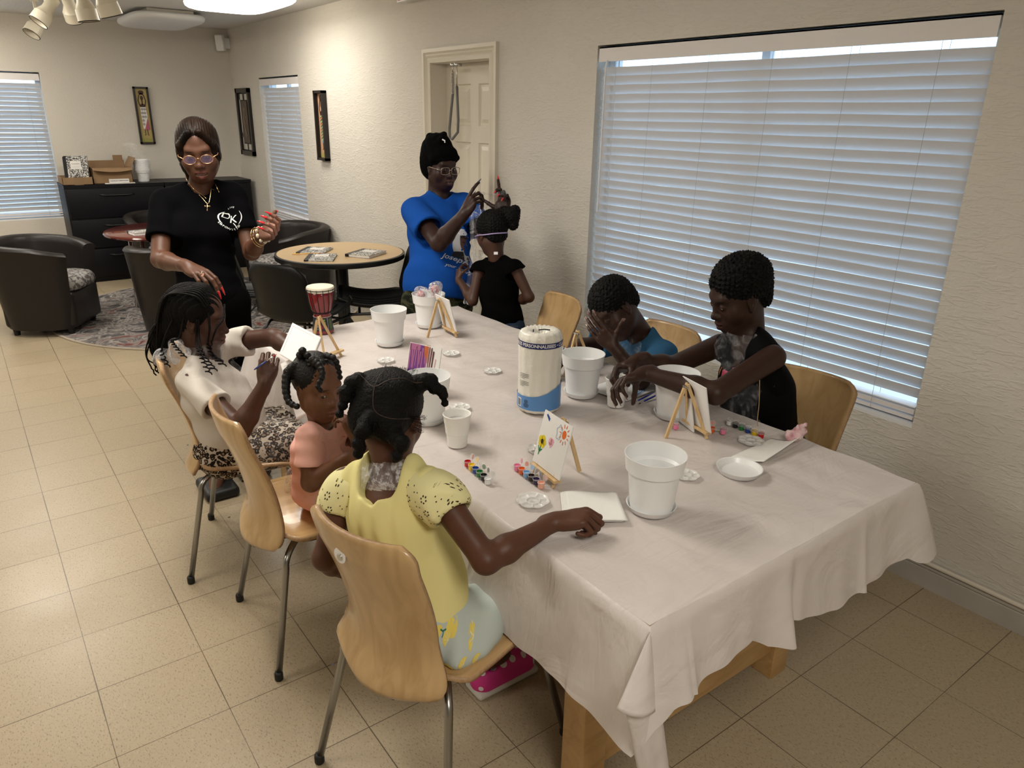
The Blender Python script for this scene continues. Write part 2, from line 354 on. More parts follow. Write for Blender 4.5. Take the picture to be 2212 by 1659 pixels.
# ---------------------------------------------------------------- windows and blinds
M_glass = mat('window_glass', (.9, .95, 1.), .02, trans=1., ior=1.05)
M_alu = mat('white_window_frame', (.78, .80, .82), .4)
m_sl = mat('blind_slat', (.74, .745, .76), .45); ns, lk, b = nodes(m_sl)
out = [n for n in ns if n.type == 'OUTPUT_MATERIAL'][0]; tl = N(ns, 'ShaderNodeBsdfTranslucent', Color=(.80, .86, .92, 1)); mx = ns.new('ShaderNodeMixShader'); mx.inputs['Fac'].default_value = .10
lk.new(b.outputs[0], mx.inputs[1]); lk.new(tl.outputs[0], mx.inputs[2]); lk.new(mx.outputs[0], out.inputs['Surface'])
M_val = mat('blind_valance', (.78, .75, .74), .45)
M_cord = mat('blind_cord', (.5, .5, .48), .7)
def window(idx, axis, hole, at, tilt, pitch, wand, label, cords, cat='blind'):
    u0, u1, z0, z1 = hole
    def P(u, d, z): return (at+d, u, z) if axis == 'x' else (u, at+d, z)
    w = thing('window_%d' % idx, label.replace('blind', 'window'), 'window', P((u0+u1)/2, .10, z0)); w['kind'] = 'structure'
    del w['label']; w['label'] = 'window behind the '+label
    def bx(m, a, b): m.box(tuple(min(p, q) for p, q in zip(a, b)), tuple(max(p, q) for p, q in zip(a, b)))
    m = MB(); f = .04
    for a, b_ in (((u0, .09, z0), (u0+f, .14, z1)), ((u1-f, .09, z0), (u1, .14, z1)), ((u0, .09, z0), (u1, .14, z0+f)), ((u0, .09, z1-f), (u1, .14, z1)), (((u0+u1)/2-.02, .10, z0), ((u0+u1)/2+.02, .13, z1))):
        bx(m, P(*a), P(*b_))
    m.build('window_frame', M_alu, w, world=True)
    m = MB(); bx(m, P(u0+f, .112, z0+f), P(u1-f, .116, z1-f)); m.build('pane', M_glass, w, world=True)
    m = MB(); bx(m, P(u0, 0.001, z0), P(u1, .17, z0+.012)); m.build('sill', M_alu, w, world=True)
    bl = thing('window_blind', label, 'blind', P((u0+u1)/2, .05, z1))
    g = .008; D = .045
    m = MB(); bx(m, P(u0+g, .004, z1-.075), P(u1-g, .016, z1-.008)); bx(m, P(u0+g, .004, z1-.014), P(u1-g, .07, z1-.008)); m.build('valance', M_val, bl, world=True)
    m = MB(); bx(m, P(u0+g+.01, .02, z1-.05), P(u1-g-.01, .07, z1-.008)); m.build('headrail', M_val, bl, world=True)
    m = MB(); z = z1-.122; zb = z0+.075; k = 0; rnd = random.Random(idx)
    while z > zb+.02:
        c, s_ = math.cos(R_(tilt)), math.sin(R_(tilt)); hw = .025
        dt = rnd.uniform(-.0008, .0008)
        rings = []
        for u in np.linspace(u0+g+.004, u1-g-.004, 9):
            ring = []
            sag = .0012*math.sin(u*9+k)
            for q in range(7):
                t = q/6*2-1; cr_ = .0022*(1-t*t)
                ring.append(P(u, D-(t*hw*c)-cr_*s_, z+t*hw*s_+sag+dt-cr_*c))
            for q in range(6, -1, -1):
                t = q/6*2-1; cr_ = .0022*(1-t*t)-.0026
                ring.append(P(u, D-(t*hw*c)-cr_*s_, z+t*hw*s_+sag+dt-cr_*c))
            rings.append(ring)
        m.loft(rings, True, True, True); z -= pitch; k += 1
    m.build('slats', m_sl, bl, world=True, auto=40)
    m = MB(); bx(m, P(u0+g+.004, D-.025, zb-.03), P(u1-g-.004, D+.025, zb-.012)); bx(m, P(u0+g+.004, D-.026, zb-.004), P(u1-g-.004, D+.024, zb)); bx(m, P(u0+g+.004, D-.026, zb-.052), P(u1-g-.004, D+.024, zb-.04)); m.build('bottom_rail', M_val, bl, world=True)
    m = MB()
    for u in cords:
        for dd in (.016, .074):
            m.tube([P(u, dd, z1-.06), P(u+.004, dd, (z0+z1)/2), P(u, dd, zb-.05)], .0009, 4)
    m.build('ladder_cord', M_cord, bl, world=True)
    if wand is not None:
        m = MB(); m.tube([P(wand, -.004, z1-.07), P(wand, -.012, z1-.10), P(wand+.002, -.012, z1-.8)], .0045, 6); m.build('wand', M_val, bl, world=True)
    return bl
window(1, 'x', W1, WX, 62, .0415, 2.885, 'large white slatted blind over the wide window beside the two boys', [1.30, 1.62, 1.95, 2.27, 2.60, 2.84])
window(2, 'x', W2, WX, 68, .0415, None, 'narrow white slatted blind between the two framed pictures on the far wall', [7.1, 7.5, 7.9])
window(3, 'y', W3, BY, 50, .0415, None, 'white slatted blind glowing above the brown tub chair at the end wall', [-.8, -.3, .2, .75])
# ground slab outside the windows, added to block world light from below
m = MB(); m.add([(WX+.3, -15, -.2), (30, -15, -.2), (30, 30, -.2), (WX+.3, 30, -.2)], [(0, 1, 2, 3)]); m.add([(-15, BY+.3, -.2), (WX+.3, BY+.3, -.2), (WX+.3, 30, -.2), (-15, 30, -.2)], [(0, 1, 2, 3)])
o = struct(m.build('ground_outside', mat('pale_concrete', (.55, .56, .55), .9)))
# ---------------------------------------------------------------- ceiling lights
M_diff = mat('diffuser_off', (.72, .73, .74), .35)
M_diffon = mat('diffuser_lit', (.9, .88, .82), .4, emit=((1., .93, .80), 5.))
def ceiling_light(x, y, lit, label, s=.31, sy=.52, power=0):
    t = thing('ceiling_light', label, 'ceiling light', (x, y, CZ), group='white puffed ceiling lights')
    m = MB(); m.box((-s*.62, -sy*.8, -.05), (s*.62, sy*.8, 0)); m.build('base', M_trim, t)
    rings = []
    for z, k in ((-.028, .93), (-.035, .985), (-.05, 1.), (-.07, .985), (-.085, .93), (-.098, .82), (-.106, .6), (-.109, .3), (-.110, .02)):
        ring = []
        for a in range(48):
            th = 2*math.pi*a/48; c, s_ = math.cos(th), math.sin(th)
            r = (abs(c)**5+abs(s_)**5)**(-.2)
            ring.append((r*c*s*k, r*s_*sy*k, z))
        rings.append(ring)
    m = MB(); m.loft(rings, True, False, True); m.build('diffuser', M_diffon if lit else M_diff, t, smooth=True)
    if lit and power:
        area_light('ceiling_lamp', (x, y, CZ-.125), s*1.8, sy*1.8, power)
    return t
ceiling_light(1.83, 7.95, False, 'unlit white puffed ceiling light nearest the corner of the end wall')
for i, (x, y, _, p) in enumerate(LAMPS):
    ceiling_light(x, y, True, 'glowing white ceiling light cut off by the top edge, over the seating area' if i == 0 else 'glowing white ceiling light outside the picture, over the %s' % ['', 'far left', 'end of the room', 'painting table', 'near end of the room', 'left side', 'far left side'][i], power=p)
# ---------------------------------------------------------------- track spotlights
M_ivory = mat('ivory_metal', (.72, .67, .55), .35)
t = thing('light_track', 'ivory ceiling track that carries the spotlights, out at the top left', 'light track', (.95, 6.3, CZ))
m = MB(); m.box((-.018, -1.6, -.03), (.018, 1.6, 0)); m.build('rail', M_ivory, t, bev if False else None) if False else m.build('rail', M_ivory, t)
def spot(x, y, z, aim, label, L=.17, r=.055):
    t = thing('track_spotlight', label, 'spotlight', (x, y, z), group='ivory spotlights on the ceiling track')
    a = Vector(aim).normalized(); q = Vector((0, 0, -1)).rotation_difference(a).to_matrix().to_4x4()
    m = MB(); m.lathe([(0.001, .09), (.036, .09), (.038, .085), (.038, 0), (r, -.04), (r+.004, -.045), (r+.006, -.11), (r+.003, -.11), (r, -.05), (.03, -.01), (.001, -.005)], 36, M=q); m.build('shade', M_ivory, t, auto=35)
    m = MB(); m.lathe([(r+.0055, -.108), (r+.0075, -.110), (r+.0055, -.113), (r+.002, -.112)], 36, M=q, cap=False); m.build('rim', M_black, t)
    m = MB(); m.tube([(0, 0, .02), (0, 0, .07), (.0, 0, CZ-z-.03)], .012, 10); m.box((-.025, -.02, CZ-z-.07), (.025, .02, CZ-z-.02)); m.build('stem', M_ivory, t, auto=30)
    return t
spot(*(0.766,7.154,2.279), (-.55, -.25, -.8), 'leftmost ivory spotlight hanging from the ceiling track')
spot(*(0.752,6.376,2.298), (-.6, -.1, -.75), 'ivory spotlight aimed down left, partly over the leftmost one')
spot(*(0.880,6.295,2.331), (.25, .5, -.85), 'ivory spotlight tilted away, between its two neighbours')
spot(*(0.846,5.496,2.274), (.12, .0, -1.), 'ivory spotlight pointing straight down, largest of the row')
spot(*(0.882,5.067,2.269), (.3, .1, -1.), 'ivory spotlight rightmost of the row, only its rim in view')
# exit sign, motion sensor
t = thing('exit_sign', 'white exit sign with red lettering cut off above the door', 'sign', (WX, 4.75, 2.3))
m = MB(); m.box((WX-.07, 4.57, 2.372), (WX-.002, 4.90, 2.375+.105)); m.build('housing', M_white, t, world=True)
m = MB(); put_flat(m, text_mesh('EXIT', .15, bold=.03), (WX-.0715, 4.735, 2.43), (0, -1, 0), (0, 0, 1)); m.build('lettering', mat('exit_red', (.75, .03, .05), .4), t, world=True)
t = thing('motion_sensor', 'small white motion sensor high in the room corner', 'sensor', (2.60, 8.82, 2.36))
m = MB(); Mz = Matrix.Translation((2.61, 8.83, 2.35)) @ Matrix.Rotation(R_(-45), 4, 'Z') @ Matrix.Rotation(R_(8), 4, 'X'); m.box((-.045, -.03, -.08), (.045, .03, .08), Mz, bev=.012); m.build('sensor_body', M_white, t, world=True, auto=40)
m = MB(); m.box((2.64, 8.84, 2.30), (2.712, 8.925, 2.40)); m.build('bracket', M_white, t, world=True)
# ---------------------------------------------------------------- framed pictures
M_frame = mat('black_frame', (.015, .011, .010), .3)
def art(name, label, P, w, h, depth, mk, fw=.018):
    """P(u,v,d) maps picture coordinates to the room"""
    t = thing(name, label, 'picture', P(0, 0, 0)); m = MB()
    for a, b_ in (((-w/2, -h/2), (-w/2+fw, h/2)), ((w/2-fw, -h/2), (w/2, h/2)), ((-w/2, -h/2), (w/2, -h/2+fw)), ((-w/2, h/2-fw), (w/2, h/2))):
        p, q = P(a[0], a[1], 0.001), P(b_[0], b_[1], depth); m.box(tuple(map(min, p, q)), tuple(map(max, p, q)))
    m.build('frame', M_frame, t, world=True); mk(t, P, w-2*fw, h-2*fw); return t
def layer(t, P, nm, vf, colr, d):
    m = MB(); m.add([P(v[0], v[1], d) for v in vf[0]], vf[1]); m.build(nm, mat('paint_%02x%02x%02x' % tuple(int(c*255) for c in colr), colr, .5), t, world=True)
def multi(lst):
    vs = []; fs = []
    for v, f in lst: o_ = len(vs); vs += v; fs += [tuple(i+o_ for i in q) for q in f]
    return vs, fs
def figure(t, P, w, h, bg, dress, skirt, pat):
    layer(t, P, 'canvas', poly([(-w/2, -h/2), (w/2, -h/2), (w/2, h/2), (-w/2, h/2)]), bg, .012)
    layer(t, P, 'painted_figure', multi([circle(0, h*.33, w*.13, ry=w*.2), poly([(-w*.05, h*.2), (w*.05, h*.2), (w*.06, h*.3), (-w*.06, h*.3)]), stroke([(-w*.22, h*.18), (-w*.33, h*.28), (-w*.2, h*.38), (0, h*.42)], w*.09), stroke([(w*.22, h*.18), (w*.33, h*.28), (w*.2, h*.38), (0, h*.42)], w*.09), circle(0, h*.43, w*.25, ry=w*.2), stroke([(-w*.08, -h*.25), (-w*.06, -h*.36), (-w*.16, -h*.37)], w*.07), stroke([(w*.14, -h*.25), (w*.14, -h*.36), (w*.22, -h*.37)], w*.07), circle(0, h*.18, w*.25, ry=w*.2)]), (.05, .02, .012), .014)
    layer(t, P, 'painted_dress', poly([(-w*.24, h*.16), (w*.24, h*.16), (w*.3, h*.0), (w*.26, -h*.1), (w*.1, -h*.2), (-w*.05, -h*.26), (-w*.2, -h*.24), (-w*.24, 0)]), dress, .016)
    layer(t, P, 'painted_skirt', poly([(w*.26, -h*.05), (w*.40, -h*.26), (-w*.12, -h*.27), (w*.06, -h*.18)]), skirt, .017)
    layer(t, P, 'painted_pattern', multi(pat(w, h)), (.05, .04, .06), .018)
    layer(t, P, 'painted_grass', multi([stroke([(x, -h*.49), (x+.01*math.sin(i*3), -h*(.38+.07*((i*7) % 5)/5))], [.007, .001]) for i, x in enumerate(np.linspace(-w*.44, w*.44, 12))]), (.35, .40, .08), .018)
def pat1(w, h):
    L = []
    for i in range(5):
        for s_ in (-1, 1):
            x, y = s_*w*.11+(.0 if i % 2 else w*.02), h*(.12-.07*i); 
            if s_ > 0 and i > 2: continue
            L.append(stroke([(x, y+.012), (x+.012, y), (x, y-.012), (x-.012, y), (x, y+.012)], .004)); L.append(circle(x, y, .004, 6))
    return L
def pat2(w, h): return [stroke([(-w*.2, y), (w*.25, y+.03)], .006) for y in np.linspace(-h*.2, h*.12, 8)]
art('framed_picture', 'narrow framed painting of a figure in a white patterned wrap above the cardboard boxes', lambda u, v, d: (1.765+u, BY-d, 1.602+v), .145, .565, .03, lambda t, P, w, h: figure(t, P, w, h, (.42, .33, .12), (.75, .73, .70), (.42, .10, .14), pat1))
def art3(t, P, w, h):
    figure(t, P, w, h, (.50, .30, .18), (.30, .42, .20), (.12, .22, .42), pat2)
    layer(t, P, 'painted_stripes', multi([stroke([(-w*.2, y), (w*.25, y+.03)], .010) for y in np.linspace(-h*.16, h*.10, 4)]), (.65, .2, .08), .0175)
art('framed_picture', 'tall narrow black-framed painting of a figure in a striped wrap, right of the narrow blind', lambda u, v, d: (WX-d, 6.432-u, 1.557+v), .19, .575, .045, art3, .022)
def art2(t, P, w, h):
    layer(t, P, 'backing', poly([(-w/2, -h/2), (w/2, -h/2), (w/2, h/2), (-w/2, h/2)]), (.02, .018, .018), .006)
    layer(t, P, 'mat_board', multi([poly([(x0, y0), (x1, y0), (x1, y1), (x0, y1)]) for x0, x1, y0, y1 in ((-w*.45, -w*.08, h*.38, h*.48), (w*.08, w*.40, h*.38, h*.48), (-w*.40, -w*.06, -h*.48, -h*.38), (w*.06, w*.42, -h*.48, -h*.38), (-w*.46, -w*.36, -h*.48, h*.48))]), (.55, .53, .48), .010)
    layer(t, P, 'panel', poly([(-w*.28, -h*.36), (w*.30, -h*.36), (w*.30, h*.36), (-w*.28, h*.36)]), (.10, .075, .055), .016)
    layer(t, P, 'relief', multi([circle(0, h*.22, w*.10, ry=h*.04), stroke([(0, h*.18), (-w*.1, h*.05), (-w*.05, -h*.1), (w*.05, -h*.25)], w*.12), stroke([(w*.05, h*.1), (w*.18, h*.02), (w*.05, -h*.04)], w*.06)]), (.20, .14, .10), .019)
    layer(t, P, 'bead', multi([circle(-w*.41, -h*.20, w*.055), circle(-w*.41, -h*.24, w*.055)]), (.01, .01, .01), .022)
art('framed_picture', 'black open-work frame holding a dark carved panel, left of the narrow blind', lambda u, v, d: (WX-d, 8.53-u, 1.553+v), .43, .685, .03, art2, .045)
# ================================================================== FURNITURE
M_vinyl = mat('dark_brown_vinyl', (.016, .013, .012), .40, spec=.35, bump=(120, .15, .002))
M_seat = mat('seat_fabric', (.30, .29, .27), .8, var=(38, (.08, .07, .07), .04))
M_blackv = mat('black_leatherette', (.006, .006, .006), .45, spec=.3, bump=(150, .15, .002))
M_bmetal = mat('black_metal', (.010, .010, .011), .35)
M_chrome = mat('chrome', (.75, .75, .76), .08, 1.)
M_chromed = mat('worn_chrome', (.36, .36, .35), .28, 1.)
M_rub = mat('black_rubber', (.010, .010, .010), .6)
M_ply = m_wood('birch_ply', (.54, .36, .175), (.45, .285, .125), .28, (9, 9, 1.4), 2.)
M_plyd = m_wood('birch_ply_seat', (.53, .345, .16), (.44, .27, .115), .26, (1.4, 9, 9), 2.)
M_edge = mat('ply_edge', (.47, .31, .165), .5, var=(90, (.34, .20, .10), .25))
M_screw = mat('dark_screw', (.06, .06, .06), .3, 1.)
# -------- filing cabinets along the end wall
def cabinet(x0, x1, label):
    t = thing('file_cabinet', label, 'cabinet', ((x0+x1)/2, 8.68, 0), group='black lateral file cabinets')
    w = (x1-x0)/2
    m = MB(); m.box((-w, -.235, 0), (w, .235, .945), bev=.004); m.box((-w-.002, -.245, .93), (w+.002, .24, .96)); m.build('body', M_black, t, auto=40)
    for k in range(3):
        z0 = .05+k*.295
        m = MB(); m.box((-w+.012, -.252, z0), (w-.012, -.235, z0+.280), bev=.005); d = m.build('drawer', M_black, t, auto=40)
        m = MB(); m.tube([(-.16, -.252, z0+.222), (-.1, -.268, z0+.216), (.1, -.268, z0+.216), (.16, -.252, z0+.222)], .008, 6); m.build('handle', M_bmetal, d, smooth=True)
    return t
cabinet(.862, 1.765, 'black lateral file cabinet under the cardboard boxes'); cabinet(1.775, 2.66, 'black lateral file cabinet in the corner, right of the one with the boxes')
# -------- tub chairs: curved shell arms and back around a patterned cushion
def tub_proto(label, loc, rz):
    t = thing('tub_chair', label, 'tub chair', loc, rz, group='dark vinyl tub chairs')
    # open side at +x
    rings = []; n = 40; Ro, Ri = .36, .265
    for i in range(n+1):
        th = R_(42)+R_(276)*i/n; e = min(i, n-i)/n
        top = .66+.05*math.sin(math.pi*i/n)-.03*max(0, 1-e*8)
        c, s_ = math.cos(th), math.sin(th); sq = (abs(c)**2.6+abs(s_)**2.6)**(-1/2.6)
        def pt(r, z, lean=0): return ((r+lean*z)*c*sq, (r+lean*z)*s_*sq, z)
        Rm = (Ro+Ri)/2; hw = (Ro-Ri)/2
        prof = [pt(Ro-.07, .055, .09), pt(Ro-.065, .30, .09), pt(Ro-.06, .56, .09), pt(Ro-.058, top-.035, .09)]
        for q in range(1, 8):
            a = math.pi*q/8; prof.append(pt(Rm-.045+hw*math.cos(a), top-.03+.04*math.sin(a), .085))
        prof += [pt(Ri-.035, top-.05, .07), pt(Ri-.03, .4, .06), pt(Ri-.03, .15, .0), pt(Ri-.03, .055, 0)]
        rings.append(prof)
    m = MB(); m.loft(rings, True, True, True); m.build('shell', M_vinyl, t, auto=50)
    m = MB(); m.box((-.26, -.235, .06), (.27, .235, .34), bev=.03); m.build('seat_base', M_vinyl, t, auto=40)
    rings = []
    for z, k in ((.34, .90), (.35, .97), (.375, 1.), (.41, .98), (.435, .92), (.448, .75), (.452, .4), (.453, .02)):
        ring = []
        for a in range(40):
            th = 2*math.pi*a/40; c, s_ = math.cos(th), math.sin(th); r = (abs(c)**4+abs(s_)**4)**(-.25); ring.append((.02+r*c*.29*k, r*s_*.245*k, z))
        rings.append(ring)
    m = MB(); m.loft(rings, True, True, True); m.build('seat_cushion', M_seat, t, smooth=True)
    for x, y in ((.2, .2), (.2, -.2), (-.2, .2), (-.2, -.2)):
        m = MB(); m.lathe([(.02, 0), (.027, .06)], 12, c=(x, y, 0)); m.build('leg', M_rub, t)
    return t
tub = tub_proto('dark brown vinyl tub chair at the far left, its patterned seat facing right', (.46, 6.76, 0), R_(-30))
dup(tub, (1.30, 6.12, 0), R_(80), 'dark brown vinyl tub chair turned away, behind the seated girl in the white shirt')
dup(tub, (1.62, 7.90, 0), R_(-95), 'dark vinyl tub chair on the far side of the cherry table')
dup(tub, (2.32, 6.55, 0), R_(200), 'black vinyl tub chair under the narrow window, behind the light round table')
# -------- round tables
def m_simple_wood(n, a, b_): return m_wood(n, a, b_, .3, (2, 30, 30), 1.5)
M_cherry = mat('cherry_top', (.14, .028, .02), .12, coat=.6, var=(6, (.10, .018, .014), .2))
M_maple = mat('maple_laminate', (.60, .43, .235), .3, var=(5, (.57, .40, .21), .2))
t = thing('round_table', 'dark cherry round table on chrome legs behind the woman in the black t-shirt', 'table', (1.40, 6.80, 0))
m = MB(); m.lathe([(.0001, .68), (.46, .68), (.485, .69), (.49, .70), (.485, .712), (.47, .718), (.0001, .718)], 64); m.build('tabletop', M_cherry, t, auto=35)
for a in (45, 135, 225, 315):
    c, s_ = math.cos(R_(a)), math.sin(R_(a)); m = MB(); m.tube([(.36*c, .36*s_, .68), (.40*c, .40*s_, 0)], .016, 12); m.build('leg', M_chrome, t, smooth=True)
t = thing('round_table', 'light maple round table with a black edge and pedestal, by the far wall', 'table', (2.13, 4.91, 0))
m = MB(); m.lathe([(.0001, .7395), (.437, .7395), (.4375, .737)], 80); m.build('tabletop', M_maple, t)
m = MB(); m.lathe([(.0001, .700), (.44, .700), (.452, .705), (.455, .722), (.452, .736), (.437, .739)], 80); m.build('edge_band', M_bmetal, t, auto=35)
m = MB(); m.lathe([(.20, .70), (.20, .685), (.045, .68), (.045, .06), (.06, .05)], 32)
for a in (20, 110, 200, 290):
    c, s_ = math.cos(R_(a)), math.sin(R_(a)); m.tube([(.03*c, .03*s_, .055), (.2*c, .2*s_, .04), (.33*c, .33*s_, .012)], [.03, .025, .014], 8)
m.build('pedestal', M_bmetal, t, auto=35)
# -------- shell side chairs around the maple table
def shell_chair(label, loc, rz):
    t = thing('shell_chair', label, 'chair', loc, rz, group='black shell side chairs')
    # chair faces +x
    path = []
    for i in range(22):
        s_ = i/21
        if s_ < .45: u = s_/.45; p = (.24-.42*u, .435+.02*(1-u)**3*2-.015*math.sin(math.pi*u)); 
        elif s_ < .6:
            a = (s_-.45)/.15*R_(78); p = (-.18-.06*math.sin(a), .435+.06*(1-math.cos(a)))
        else:
            u = (s_-.6)/.4; p = (-.24-.09*u, .49+.33*u)
        path.append(p)
    def hw(s_): return .215+.015*math.sin(math.pi*min(1, s_*1.3))-(.09*max(0, (s_-.88)/.12)**2)-(.05*max(0, (.08-s_)/.08)**2)
    def P(u, v):
        i = min(20, int(u*21)); f = u*21-i; x = path[i][0]*(1-f)+path[i+1][0]*f; z = path[i][1]*(1-f)+path[i+1][1]*f
        w = hw(u); y = (v*2-1)*w; c = abs(v*2-1)
        bow = .055*c**2.4; fl = min(1, max(0, (u-.45)/.2))
        return (x+bow*fl+ .02*(1-fl)*0, y, z+bow*(1-fl)*.9)
    m = MB(); m.grid(P, 30, 16); m.build('shell', M_blackv, t, smooth=True, solid=.018)
    m = MB()
    for y in (-.1, -.05, 0, .05, .1): m.tube([tuple(np.array(P(u, .5+y/.44))+np.array([.010*(1 if u > .5 else 0), 0, .010*(1 if u <= .5 else 0)])) for u in np.linspace(.06, .92, 20)], .006, 5)
    m.build('ribs', M_blackv, t, smooth=True)
    m = MB()
    for s_ in (-1, 1):
        m.tube([(.22, s_*.21, 0), (.20, s_*.2, .36), (.17, s_*.19, .405), (-.14, s_*.19, .405), (-.19, s_*.2, .36), (-.25, s_*.21, 0)], .010, 8)
    m.tube([(.1, -.19, .405), (.1, .19, .405)], .009, 8); m.tube([(-.12, -.19, .405), (-.12, .19, .405)], .009, 8)
    m.build('leg_frame', M_bmetal, t, smooth=True)
    return t
sc = shell_chair('black shell chair with its back towards us, nearest the woman in the black t-shirt', (1.70, 4.50, 0), R_(30))
dup(sc, (1.72, 5.18, 0), R_(-15), 'black ribbed shell chair pushed in behind the left side of the maple table')
dup(sc, (2.20, 4.56, 0), R_(155), 'black shell chair on the right of the maple table, beside the woman in blue')
# -------- rug
M_rug = mat('rug', (.15, .14, .14), .95); ns, lk, b = nodes(M_rug)
tc = ns.new('ShaderNodeTexCoord'); n1 = N(ns, 'ShaderNodeTexNoise', Scale=4.0, Detail=8.0, Distortion=1.8, Roughness=.62); lk.new(tc.outputs['Object'], n1.inputs['Vector'])
r1 = ramp(ns, [(.36, (.03, .028, .030)), (.46, (.13, .12, .12)), (.50, (.42, .38, .34)), (.54, (.06, .055, .06)), (.60, (.30, .27, .25)), (.66, (.16, .035, .03)), (.74, (.05, .05, .055))]); lk.new(n1.outputs['Fac'], r1.inputs['Fac']); lk.new(r1.outputs['Color'], b.inputs['Base Color'])
m = MB(); m.lathe([(1.27, .002), (1.27, .009)], 96); o = m.build('area_rug', M_rug); o.location = (1.70, 6.75, 0)
tag(o, 'round grey, cream and rust patterned rug under the tub chairs', 'rug')
m = MB(); m.lathe([(1.27, .010), (1.29, .010), (1.29, .002)], 96, cap=False); q = m.build('binding', mat('rug_binding', (.42, .36, .28), .9), o)
# -------- plywood stacking chairs around the painting table
def ply_chair(label, loc, rz):
    t = thing('plywood_chair', label, 'chair', loc, rz, group='birch plywood chairs around the painting table')
    # faces +x, origin on the floor in the middle of the four feet
    def back(u, v):
        z = .395+u*.445
        w = .150+.020*max(0, (u-.35)/.65)**.8+.034*math.exp(-((u-.09)/.12)**2)
        c = 1-(max(0, (u-.90)/.10)**2.5)*.22-(max(0, (.10-u)/.10)**2)*.30
        y = (v*2-1)*w*c
        prof = -.225-.085*max(0, u-.12)**1.15+.020*math.sin(max(0, (u-.0))*math.pi*1.2)*(1 if u < .83 else 0)-.03*math.exp(-((u-.02)/.12)**2)
        return (prof+.050*(abs(v*2-1)**2.2)*(1-.2*u)-.0, y, z)
    m = MB(); m.grid(back, 40, 20); o = m.build('backrest', [M_ply, M_edge], t, smooth=True)
    md = o.modifiers.new('solidify', 'SOLIDIFY'); md.thickness = .012; md.offset = 0; md.material_offset_rim = 1; md.use_even_offset = True
    def seat(u, v):
        x = -.212+u*.412+.030*(v*2-1)**2*(1-u); w = .212+.006*math.sin(math.pi*min(1, u*1.15))
        if u < .14: w -= .07*((.14-u)/.14)**2.2
        if u > .86: w -= .045*((u-.86)/.14)**2
        y = (v*2-1)*w; z = .435+.018*(abs(v*2-1)**2)-.022*max(0, (u-.72)/.28)**2+.012*max(0, (.15-u)/.15)
        return (x, y, z)
    m = MB(); m.grid(seat, 28, 16); o = m.build('seat', [M_plyd, M_edge], t, smooth=True)
    md = o.modifiers.new('solidify', 'SOLIDIFY'); md.thickness = .013; md.offset = 0; md.material_offset_rim = 1
    for sx in (-1, 1):
        for sy in (-1, 1):
            foot = Vector((sx*.25, sy*.235, .012)); kn = Vector((sx*.17, sy*.175, .405)); hub = Vector((sx*.06, sy*.06, .418))
            pts = [hub]
            for i in range(9):
                a = i/8; q = (hub*(1-a)**2+(kn+Vector((sx*.018, sy*.018, .012)))*2*a*(1-a)+kn.lerp(foot, .14)*a*a) if i else hub.lerp(kn, .6); pts.append(q)
            pts.append(foot)
            m = MB(); m.tube(pts, .0105, 14); lg = m.build('leg', M_chromed, t, smooth=True)
            m = MB(); m.lathe([(.012, 0), (.0135, .004), (.0135, .024), (.011, .03)], 14, c=(sx*.25, sy*.235, 0)); m.build('foot_cap', M_rub, lg, smooth=True)
    m = MB(); m.lathe([(.001, .421), (.085, .421), (.09, .412), (.001, .41)], 24); m.build('seat_mount', M_bmetal, t)
    m = MB(); m.box((-.245, -.07, .385), (-.06, .07, .415), bev=.006); m.build('back_bracket', M_screw, t)
    m = MB(); m.disc((-.272, .11, .415), .004); m.build('bolt', M_screw, t)
    return t
F1 = R_(-24); c1 = ply_chair('birch plywood chair under the girl in the white t-shirt, farthest along the left side', (.533+.25*math.cos(F1), 2.79+.25*math.sin(F1), 0), F1)
F2 = R_(-3); c2 = dup(c1, (.54+.25*math.cos(F2), 2.13+.25*math.sin(F2), 0), F2, 'birch plywood chair under the small child in pink, between the other two on the left')
F3 = R_(16); c3 = dup(c1, (.572+.25*math.cos(F3), 1.30+.25*math.sin(F3), 0), F3, 'birch plywood chair with a round white sticker on its back, under the girl in yellow')
dup(c1, (2.06, 2.72, 0), R_(172), 'empty birch plywood chair across the table, by the left edge of the wide window')
dup(c1, (2.10, 2.02, 0), R_(180), 'birch plywood chair under the boy in the blue t-shirt')
dup(c1, (2.055, 1.30, 0), R_(186), 'birch plywood chair under the boy in the black sleeveless top, at the table end')
M_stk = mat('white_sticker', (.85, .84, .82), .5)
Mc3 = Matrix.Translation(c3.location) @ Matrix.Rotation(F3, 4, 'Z')
m = MB(); m.lathe([(.0001, 0), (.0185, 0), (.0185, .001), (.0001, .001)], 28, M=Matrix.Translation((-.2895, .030, .765)) @ Matrix.Rotation(R_(-90), 4, 'Y') @ Matrix.Rotation(R_(0), 4, 'X')); st = m.build('sticker', M_stk, c3)
m = MB(); m.lathe([(.0001, .003), (.007, .003), (.009, 0)], 20, M=Matrix.Translation((-.2905, .029, .762)) @ Matrix.Rotation(R_(-90), 4, 'Y')); m.build('rivet', M_steel, st)
